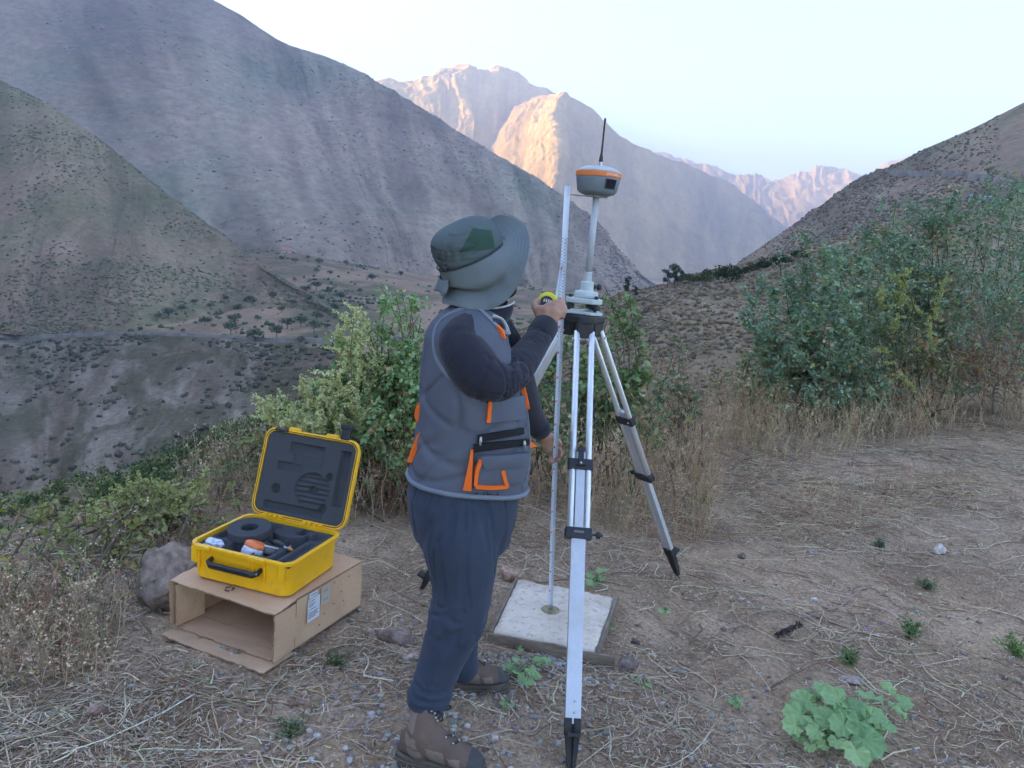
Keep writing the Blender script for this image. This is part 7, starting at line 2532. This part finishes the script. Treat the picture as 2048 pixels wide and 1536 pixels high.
# vest collar edge over the shoulder
strip('collar_piping', [(931, 602), (950, 612), (968, 628), (985, 645), (1000, 660), (1014, 668)], .012, trim_m, vest_o, .006, 30)

# ---- trousers
bm = bmesh.new()
for z, xl, xr, b in ((.93, None, None, .178), (.86, None, None, .185)):
    pass
zt0 = W(930, 985, PY).z
rings = []
for (yl, xl, xr, b) in ((940, 830, 1040, .170), (985, 813, 1036, .186), (1030, 816, 1028, .190), (1070, 826, 1016, .180)):
    A_, B_ = W(xl, yl, PY), W(xr, yl + (xr - xl) * .07, PY)
    c = (A_ + B_) / 2; hx = (B_.x - A_.x) / 2
    a = math.sqrt(max(hx * hx - (b * math.sin(YAW)) ** 2, .008)) / math.cos(YAW)
    rings.append(section(bm, c, a, b, 36))
skin_rings(bm, rings[::-1])
pn = smooth_path([(W(925, 1020, 2.37), .120), (W(922, 1085, 2.35), .126), (W(925, 1140, 2.335), .110), (W(924, 1190, 2.32), .097), (W(917, 1232, 2.31), .096), (W(901, 1278, 2.295), .084), (W(882, 1325, 2.285), .0745), (W(868, 1368, 2.275), .0695), (W(857, 1400, 2.265), .0725), (W(854, 1416, 2.262), .060)], 34)
chain(bm, *pn, 20)
pl2 = smooth_path([(W(945, 1020, 2.53), .112), (W(938, 1090, 2.57), .104), (W(932, 1160, 2.60), .090), (W(922, 1230, 2.615), .080), (W(918, 1290, 2.625), .070), (W(924, 1332, 2.63), .064)], 26)
chain(bm, *pl2, 18)
pants = remesh(bm, .008, 6)
V, N = mverts(pants)
fd = fbm(V[:, 0] * 8 + V[:, 2] * 5, V[:, 1] * 8, V[:, 2] * 13 - V[:, 0] * 7, 3, 421, ridged=True)
lg = fbm(V[:, 0] * 5, V[:, 1] * 5, V[:, 2] * 4, 3, 425)
zk = W(917, 1235, 2.3).z; zb_ = W(860, 1395, 2.27).z
wk = np.exp(-((V[:, 2] - zk) / .07) ** 2); wb = np.exp(-((V[:, 2] - zb_ - .03) / .05) ** 2)
ring_ = np.sin(V[:, 2] * 210 + V[:, 0] * 18 + 3 * lg)
back_ = np.clip((-.02 - V[:, 0]) / .1, 0, 1)
an_ = np.arctan2(V[:, 1] - 2.34, V[:, 0] + .12)
dr = np.abs(fbm(an_ * 2.6 + V[:, 2] * .8, V[:, 2] * 2.2, None, 3, 427)); dr = np.clip(.12 - dr, 0, .12) / .12
kf = np.abs(fbm(V[:, 0] * 6 + V[:, 2] * 9, V[:, 1] * 5, V[:, 2] * 14 - V[:, 0] * 9, 2, 429)); kf = np.clip(.13 - kf, 0, .13) / .13
d = .006 * lg - .007 * dr * np.clip((V[:, 2] - zk) / .1, .15, 1) - kf * .013 * wk * (.4 + back_) - kf * .008 * wb + fd * .006 * wk + wb * ring_ * .004
push(pants, d)
pan_o = mesh_part('trousers', pants, pan_m, PER)
pbvh = bvh_of(pants)
strip('pocket_seam', [(907, 1004), (910, 1040), (906, 1070), (896, 1083)], .006, pan_m, pan_o, .004, 20, pbvh)
strip('side_seam', [(882, 1290), (868, 1330), (858, 1370), (852, 1400)], .005, pan_m, pan_o, .003, 20, pbvh)
bm = bmesh.new(); tube(bm, [W(1030, 985, 2.45), W(1032, 1005, 2.44), W(1031, 1030, 2.44)], .003, 6); bm_obj('drawstring', bm, trim_m, pan_o, smooth=True)

# ---- boots
brown = fabric('boot_suede', (.15, .105, .082), .85, 600, .25, .4)
tan = fabric('boot_mesh', (.24, .185, .15), .9, 500, .15, .5)
toe_m = simple_mat('boot_toe_rubber', (.055, .052, .050), .7, var=.2, scale=40)
sole_m = simple_mat('boot_sole', (.105, .085, .068), .85, var=.3, scale=30, bump=.4, bscale=150, bdist=.003)
def boot(heel, toe, L, shaft_top, shaft_r, lace_side, nm='boot'):
    """heel, toe: ground points. local x to the toe, y left, z up"""
    d = (toe - heel); d.z = 0; d.normalize()
    M = frame(Vector((heel.x, heel.y, heel.z)), (0, 0, 1), d)
    st = M.inverted() @ shaft_top
    E = tag(bpy.data.objects.new(nm, None)); link(E, PER) if False else None
    # upper
    bm = bmesh.new()
    secs = [(.006, .026, .026, .095, .045), (.040, .042, .026, .120, .055), (.085, .046, .026, .145, .060), (.130, .049, .026, .132, .060), (.175, .053, .026, .106, .052), (.215, .054, .026, .086, .044), (.258, .047, .026, .074, .038), (.288, .029, .026, .056, .030)]
    rings = []
    for (x, w, z0, z1, _) in secs:
        x *= L / .30
        ring = []
        for k in range(20):
            t = 2 * math.pi * k / 20
            ct, s2 = math.cos(t), math.sin(t)
            yy = w * math.copysign(abs(ct) ** .8, ct); zz = (z0 + z1) / 2 + (z1 - z0) / 2 * math.copysign(abs(s2) ** .8, s2)
            if s2 > 0: yy *= (1 - .35 * s2)
            ring.append(bm.verts.new(M @ Vector((x, yy, zz))))
        rings.append(ring)
    skin_rings(bm, rings)
    sp = smooth_path([(M @ Vector((.075, 0, .055)), .050), (M @ Vector((.078, 0, .10)), .052), (M @ (Vector((.082, 0, .135)).lerp(st, .6)), .054), (shaft_top, shaft_r)], 10)
    chain(bm, *sp, 18)
    up = remesh(bm, .0045, 5)
    V, N = mverts(up)
    Mi = np.array(M.inverted()); Lc = (np.c_[V, np.ones(len(V))] @ Mi.T)[:, :3]
    push(up, .0016 * fbm(Lc[:, 0] * 45, Lc[:, 1] * 45, Lc[:, 2] * 45, 3, 431))
    x, z = Lc[:, 0] / (L / .30), Lc[:, 2]
    sw = x + .25 * z
    fc = np.zeros(len(up.polygons), np.int32)
    pc = np.array([p.center[:] for p in up.polygons]); pl = (np.c_[pc, np.ones(len(pc))] @ Mi.T)[:, :3]
    X, Y_, Z = pl[:, 0] / (L / .30), np.abs(pl[:, 1]), pl[:, 2]
    q = X + .35 * (Z - .08)
    tanm = ((np.abs(q - .055) < .022) & (Z > .075) & (Z < .105)) | ((q > .105) & (q < .165) & (Z < .082) & (Z > .040)) | ((Z > .118) & (X < .06)) | ((q > .035) & (q < .085) & (Z > .045) & (Z < .068)) | ((q > .178) & (q < .215) & (Z < .070) & (Z > .045))
    fc[tanm] = 1
    fc[(X > .245) | ((X > .20) & (Z < .045))] = 2
    up.materials.append(brown); up.materials.append(tan); up.materials.append(toe_m)
    up.polygons.foreach_set('material_index', fc)
    o = bpy.data.objects.new(nm, up); link(o, PER)
    # sole
    bm = bmesh.new()
    prof = [(-.012, .0), (-.004, .028), (.03, .041), (.08, .042), (.12, .041), (.17, .048), (.215, .053), (.255, .047), (.285, .031), (.300, .010)]
    out = [(a * L / .30, b) for a, b in prof] + [(a * L / .30, -b) for a, b in prof[::-1]][0:-1]
    prism(bm, out, .0, .018, M)
    out2 = [(.14 * L / .3 + (a - .14 * L / .3) * .985, b * .95) for a, b in out]
    lo = [M @ Vector((a, b, .018)) for a, b in out2]
    prism(bm, out2, .0185, .034, M)
    for vv in bm.verts:
        lc = M.inverted() @ vv.co
        if lc.x > .24: vv.co.z += (lc.x - .24) * .25
    so = bm_obj('sole', bm, sole_m, o, bevel=.004)
    bm = bmesh.new()
    for j in range(9):
        for s in (-1, 1):
            xx = .02 + j * .028
            bx(bm, (xx * L / .3, s * .046 - .004, -.004), ((xx + .014) * L / .3, s * .046 + .004, .010), M)
    bm_obj('tread', bm, sole_m, so, kind='stuff')
    # laces and hooks along the tongue
    bb = bvh_of(up)
    kk = [(.205, .0), (.185, 0), (.165, 0), (.148, 0), (.132, 0), (.120, 0)]
    for j, (xx, _) in enumerate(kk):
        zz = .15 + j * .012
        a = M @ Vector((xx * L / .3 + .02, .030, zz)); b = M @ Vector((xx * L / .3 - .012 + .02, -.030, zz + .004))
        pts = []
        for t in np.linspace(0, 1, 9):
            p = a.lerp(b, t) + Vector((0, 0, .05)) + d * .05
            h = bb.find_nearest(a.lerp(b, t))
            pts.append(h[0] + h[1] * .003)
        bm = bmesh.new(); tube(bm, pts, .0026, 6); bm_obj('lace', bm, blk, o, smooth=True)
        for e2 in (pts[0], pts[-1]):
            bm = bmesh.new(); bmesh.ops.create_uvsphere(bm, u_segments=8, v_segments=6, radius=.0042, matrix=Matrix.Translation(e2)); bm_obj('eyelet', bm, steel, o, smooth=True)
    for s in (-1, 1):
        a = bb.find_nearest(M @ Vector((.135, s * .01, .2)))[0]
        pts = [a + d * .004, a + d * .02 + Vector((0, 0, .008)) + M.to_3x3() @ Vector((0, s * .012, 0)), a + d * .034 + Vector((0, 0, -.004)) + M.to_3x3() @ Vector((0, s * .026, 0)), a + d * .022 + Vector((0, 0, -.016)) + M.to_3x3() @ Vector((0, s * .02, 0))]
        bm = bmesh.new(); tube(bm, [Vector(p) for p in catmull([tuple(p) for p in pts], 14)], .0024, 6); bm_obj('lace', bm, blk, o, smooth=True)
    return o
h1, t1 = G(797, 1512), G(962, 1552)
boot(h1, h1 + (t1 - h1).normalized() * .3, .292, W(855, 1412, 2.262), .0585, 1)
h2, t2 = G(905, 1376), G(998, 1374)
boot(h2 - (t2 - h2).normalized() * .07, t2, .285, W(926, 1330, 2.63), .054, 1)

# ---- hat
hy, ht = math.radians(14), math.radians(30)
fh = Vector((math.cos(hy) * math.cos(ht), math.sin(hy) * math.cos(ht), math.sin(ht)))
rh = Vector((math.sin(hy), -math.cos(hy), 0))
uh = rh.cross(fh).normalized()
rollq = Matrix.Rotation(math.radians(10), 3, fh)
rh, uh = rollq @ rh, rollq @ uh
if uh.z < 0: uh = -uh
HO = W(944, 512, PY + .01)
def H(f, s, u): return HO + fh * f + rh * s + uh * u
NPH = 64
def ring_at(pts):
    """closed catmull through list of (phi_deg, f, s, u) -> NPH points"""
    Pp = sorted(pts); A_ = np.array([p[0] for p in Pp]); out = []
    ph = np.arange(NPH) * 360.0 / NPH
    Aext = np.concatenate([A_ - 360, A_, A_ + 360]); res = []
    for c in (1, 2, 3):
        v = np.array([p[c] for p in Pp]); v = np.concatenate([v, v, v])
        # smooth periodic interpolation
        y = np.interp(np.linspace(-360, 720, 1081), Aext, v); k = np.ones(31) / 31
        y = np.convolve(y, k, 'same'); y = np.convolve(y, k, 'same')
        res.append(np.interp(ph, np.linspace(-360, 720, 1081), y))
    return np.stack(res, -1)
crown = bmesh.new(); rings = []
_prof = catmull([(1.0, .0, 0), (1.035, .018, 0), (1.03, .05, -.002), (.975, .078, -.004), (.86, .098, -.006), (.66, .111, -.008), (.36, .117, -.008), (.04, .118, -.008)], 34)
NC = 128
_aa = 2 * math.pi * np.arange(NC) / NC
for (sc, uu, sh) in _prof:
    bk = np.clip(.55 - np.cos(_aa) * .9, .12, 1.3)
    wr = np.abs(vnoise(np.sin(_aa * .5) * 2.2 + 5, np.full(NC, uu * 62) + np.sin(_aa) * 1.6 + np.cos(_aa) * 1.1, None, 441)); wr = np.clip(1 - wr / .30, 0, 1)
    dd_ = (-.0075 * wr * bk + .004 * fbm(np.cos(_aa) * 3, np.sin(_aa) * 3, np.full(NC, uu * 25), 3, 443)) * min(1, sc * 1.3) * (1 if uu > .01 else .3)
    rings.append([crown.verts.new(H((.108 * sc + dd_[k]) * math.cos(_aa[k]) + sh, (.092 * sc + dd_[k]) * math.sin(_aa[k]), uu * .97)) for k in range(NC)])
skin_rings(crown, rings, cap=False); crown.faces.new(rings[-1])
bmesh.ops.recalc_face_normals(crown, faces=crown.faces[:])
crown_m = fabric('hat_crown_dark', (.100, .125, .125), .8, 900, .1, .15)
hat_o = bm_obj('hat', crown, crown_m, PER, smooth=True)
bpy.context.view_layer.update()
_he = bpy.data.meshes.new_from_object(hat_o.evaluated_get(bpy.context.evaluated_depsgraph_get()))
hbvh = bvh_of(_he)
patch('mesh_panel', [(946, 456), (983, 461), (990, 498), (920, 504)], mesh_m, hat_o, .0010, 30, 24, 0, hbvh)
outer = ring_at([(0, .218, 0, .012), (30, .190, .085, -.020), (58, .120, .150, -.080), (80, .070, .158, -.125), (105, .005, .140, -.158), (130, -.068, .120, -.148), (150, -.125, .090, -.115), (180, -.168, .0, -.085), (210, -.125, -.09, -.110), (240, -.06, -.125, -.125), (270, .0, -.150, -.040), (300, .095, -.150, .050), (330, .180, -.095, .075)])
midr = ring_at([(0, .162, 0, .006), (30, .145, .070, -.006), (58, .098, .118, -.035), (80, .050, .128, -.062), (105, .000, .118, -.080), (130, -.062, .104, -.070), (150, -.105, .075, -.058), (180, -.136, .0, -.042), (210, -.105, -.075, -.055), (240, -.06, -.105, -.06), (270, .0, -.124, -.028), (300, .088, -.120, .022), (330, .145, -.075, .030)])
bm = bmesh.new()
inner = np.array([(.114 * math.cos(2 * math.pi * k / NPH), .097 * math.sin(2 * math.pi * k / NPH), .004) for k in range(NPH)])
rings = []
for t in np.linspace(0, 1, 19):
    pts = inner * (1 - t) ** 2 + 2 * midr * t * (1 - t) * 1.0 + outer * t * t if False else (inner * (1 - t) * (1 - 2 * t) + 4 * midr * t * (1 - t) + outer * t * (2 * t - 1))
    ring = []
    for k in range(NPH):
        a = k * 360 / NPH
        wv = .012 * t * math.sin(math.radians(a) * 5 + .8) * (1 if 115 < a < 250 else .15)
        q = pts[k]
        sel = 1 / (1 + math.exp(-(a - 84) / 6)) * (1 - 1 / (1 + math.exp(-(a - 235) / 8)))
        pin = sel * (-.26 * math.exp(-((t - .66) / .13) ** 2) + .05 * t ** 4) + .02 * math.sin(math.radians(a) * 11) * sel * t
        q = q * (1 - .07 * t)
        ring.append(bm.verts.new(H(q[0] * (1 + wv + pin), q[1] * (1 + wv + pin), q[2] + wv * .5)))
    rings.append(ring)
skin_rings(bm, rings, cap=False)
bmesh.ops.recalc_face_normals(bm, faces=bm.faces[:])
brim = bm_obj('brim', bm, hat_m, hat_o, smooth=True)
md = brim.modifiers.new('th', 'SOLIDIFY'); md.thickness = .003; md.offset = 0
md = brim.modifiers.new('sub', 'SUBSURF'); md.levels = 1; md.render_levels = 1
# stitched rows on the brim
for t in (.45, .56, .67, .78, .89):
    pts = inner * (1 - t) * (1 - 2 * t) + 4 * midr * t * (1 - t) + outer * t * (2 * t - 1)
    idx = [k % NPH for k in range(-8, 14)]
    bm = bmesh.new(); tube(bm, [H(*(pts[k] + np.array([0, 0, .0026]))) for k in idx], .0010, 4); bm_obj('stitching', bm, trim_m, brim)
# drawcord toggle and cord around the crown
bm = bmesh.new(); tube(bm, [H(.1165 * math.cos(math.radians(a)), .1 * math.sin(math.radians(a)), .010) for a in range(40, 215, 6)], .0022, 6); bm_obj('cord', bm, fabric('cord_grey', (.06, .07, .07)), hat_o, smooth=True)
bm = bmesh.new(); q = H(.118 * math.cos(math.radians(148)), .102 * math.sin(math.radians(148)), .020); tube(bm, [q, q + rh * .012 + uh * .002], [.010, .007], 10); bm_obj('toggle', bm, blk, hat_o, bevel=.002)
# neck flap fold: a second, shorter cape layer behind
bm = bmesh.new(); rings = []
for t in np.linspace(0, 1, 6):
    ring = []
    for k in range(13):
        a = math.radians(150 + 75 * k / 12)
        r = 1 + .22 * t + .05 * math.sin(k * 1.3) * t
        ring.append(bm.verts.new(H(.122 * r * math.cos(a), .106 * r * math.sin(a), -.022 - .030 * t)))
    rings.append(ring)
for a, b in zip(rings, rings[1:]):
    for k in range(12): bm.faces.new((a[k], a[k + 1], b[k + 1], b[k]))
fl = bm_obj('flap_fold', bm, hat_m, hat_o, smooth=True)
md = fl.modifiers.new('th', 'SOLIDIFY'); md.thickness = .003; md.offset = 0

# ---- body: one continuous skin (head, neck, trunk, arms, hands, legs)
bm = bmesh.new()
hc = H(-.002, 0, -.035)
Mh3 = Matrix(((fh.x, rh.x, uh.x, 0), (fh.y, rh.y, uh.y, 0), (fh.z, rh.z, uh.z, 0), (0, 0, 0, 1)))
ball(bm, hc + uh * .02, (.098, .076, .095), Mh3)
ball(bm, H(.022, 0, -.105), (.070, .058, .075), Mh3)          # jaw
ball(bm, H(.060, 0, -.150), (.026, .028, .020), Mh3)          # chin
chain(bm, [H(.085, 0, -.050), H(.098, 0, -.075), H(.112, 0, -.098)], [.010, .012, .0135], 10)    # nose
for s in (-1, 1):
    ball(bm, H(.108, s * .012, -.101), (.009, .008, .007), Mh3)
    ball(bm, H(.074, s * .036, -.082), (.020, .018, .016), Mh3)   # cheek
    ball(bm, H(.084, s * .032, -.040), (.018, .024, .010), Mh3)   # brow
    ball(bm, H(-.004, s * .077, -.070), (.018, .008, .030), Mh3)  # ear
ball(bm, H(.091, 0, -.122), (.012, .024, .006), Mh3); ball(bm, H(.089, 0, -.133), (.011, .020, .006), Mh3)   # lips
chain(bm, [H(-.012, 0, -.09), W(958, 600, PY + .01), W(955, 625, PY + .02)], [.058, .060, .066], 16)
skin_rings(bm, torso_rings(bm, -.035, .86))
chain(bm, *smooth_path([(W(945, 690, 2.41), .040), (W(928, 700, 2.32), .046), (EL, .044), (W(1050, 712, 2.465), .040), (W(1088, 654, 2.60), .030)], 18), 14)
chain(bm, *smooth_path([(W(985, 660, 2.58), .05), (W(1040, 780, 2.76), .044), (W(1070, 842, 2.885), .034), (W(1086, 864, 2.93), .029)], 14), 14)
chain(bm, *smooth_path([(W(925, 1000, 2.37), .09), (W(925, 1140, 2.335), .08), (W(917, 1232, 2.31), .062), (W(857, 1420, 2.265), .042), (G(835, 1495), .036)], 16), 14)
chain(bm, *smooth_path([(W(945, 1000, 2.53), .085), (W(932, 1160, 2.60), .070), (W(922, 1230, 2.615), .055), (W(926, 1345, 2.63), .040)], 14), 14)
def finger(bm, pts, r0, r1):
    n = len(pts)
    P_, R_ = smooth_path([(Vector(p), r0 + (r1 - r0) * i / (n - 1)) for i, p in enumerate(pts)], 10)
    chain(bm, P_, R_, 10)
def HP(x, y, Y): return W(x, y, Y)
# right hand (raised, closed around the tape case; its back faces the camera)
Wr = W(1089, 655, 2.60)
chain(bm, [Wr, W(1092, 643, 2.605)], [.030, .031], 14)
# palm: flattened from wrist to knuckles
for (x, y, Y, r) in ((1084, 634, 2.606, .024), (1095, 636, 2.603, .026), (1104, 636, 2.603, .025), (1082, 622, 2.612, .021), (1094, 622, 2.604, .024), (1106, 624, 2.602, .024), (1114, 628, 2.606, .020), (1116, 616, 2.608, .0155), (1108, 612, 2.604, .0155), (1098, 612, 2.605, .0150)):
    ball(bm, W(x, y, Y), (r, r * .75, r))
KN = [((1118, 604), 2.612), ((1122, 613), 2.612), ((1122, 622), 2.612), ((1119, 631), 2.614)]
for i, ((x, y), Y) in enumerate(KN):
    r = (.0098, .0102, .0098, .0088)[i]
    finger(bm, [W(x - 14, y + 4, Y - .004), W(x, y, Y), W(x + 7, y + 1, Y + .022), W(x + 3, y + 4, Y + .056), W(x - 8, y + 5, Y + .085 - .006 * i), W(x - 22, y + 5, Y + .098 - .01 * i)], r * 1.12, r * .85)
finger(bm, [W(1082, 634, 2.612), W(1073, 620, 2.622), W(1070, 608, 2.640), W(1077, 602, 2.662), W(1086, 600, 2.674)], .0155, .0098)
# left hand (lowered, open, palm towards the camera, fingers reaching round the blade)
chain(bm, [W(1084, 862, 2.925), W(1090, 872, 2.94)], [.028, .027], 14)
for (x, y, Y, r) in ((1090, 874, 2.945, .024), (1097, 882, 2.955, .024), (1090, 886, 2.95, .020), (1102, 890, 2.962, .021), (1096, 896, 2.958, .019)):
    ball(bm, W(x, y, Y), (r, r * .7, r))
for i, pts in enumerate([
        [(1103, 884, 2.962), (1115, 893, 2.985), (1122, 903, 2.985), (1121, 912, 2.970)],
        [(1103, 890, 2.964), (1113, 902, 2.988), (1118, 912, 2.985), (1115, 920, 2.968)],
        [(1100, 894, 2.962), (1108, 907, 2.984), (1110, 918, 2.980), (1105, 925, 2.965)],
        [(1095, 897, 2.958), (1101, 908, 2.974), (1102, 918, 2.970), (1098, 923, 2.958)]]):
    finger(bm, [W(*p) for p in pts], (.0105, .0105, .010, .009)[i], (.0082, .0084, .008, .0072)[i])
finger(bm, [W(1094, 872, 2.945), W(1106, 874, 2.952), W(1116, 882, 2.962), W(1121, 890, 2.965)], .0150, .0095)
body = remesh(bm, .0040, 3, .45)
body_o = mesh_part('body', body, skin, PER)
bb = bvh_of(body)
nail_m = simple_mat('fingernail', (.56, .36, .29), .3, var=.05)
# beard and brows, eyes
hairm = simple_mat('beard_hair', (.018, .014, .013), .8, var=.4, scale=200)
bm = bmesh.new()
ball(bm, H(.020, 0, -.128), (.073, .0595, .050), Mh3); ball(bm, H(.064, 0, -.156), (.030, .034, .024), Mh3); ball(bm, H(.094, 0, -.1135), (.010, .026, .006), Mh3)
for s in (-1, 1): ball(bm, H(.004, s * .060, -.075), (.012, .012, .04), Mh3)
mesh_part('beard', remesh(bm, .004, 3), hairm, body_o)
for s in (-1, 1):
    bm = bmesh.new(); ball(bm, H(.083, s * .032, -.060), (.012, .012, .012), Mh3); eo = bm_obj('eye', bm, simple_mat('eye_white', (.7, .68, .65), .2), body_o, smooth=True)
    bm = bmesh.new(); ball(bm, H(.0925, s * .032, -.058), (.0045, .006, .006), Mh3); bm_obj('iris', bm, simple_mat('iris_brown', (.04, .02, .01), .2), eo, smooth=True)
    bm = bmesh.new(); tube(bm, [H(.098, s * .014, -.036), H(.099, s * .032, -.032), H(.088, s * .052, -.036)], [.003, .004, .002], 8); bm_obj('eyebrow', bm, hairm, body_o, smooth=True)
# back hair under the hat
bm = bmesh.new(); ball(bm, H(-.012, 0, -.030), (.098, .082, .088), Mh3); bm_obj('hair', bm, hairm, body_o, smooth=True)
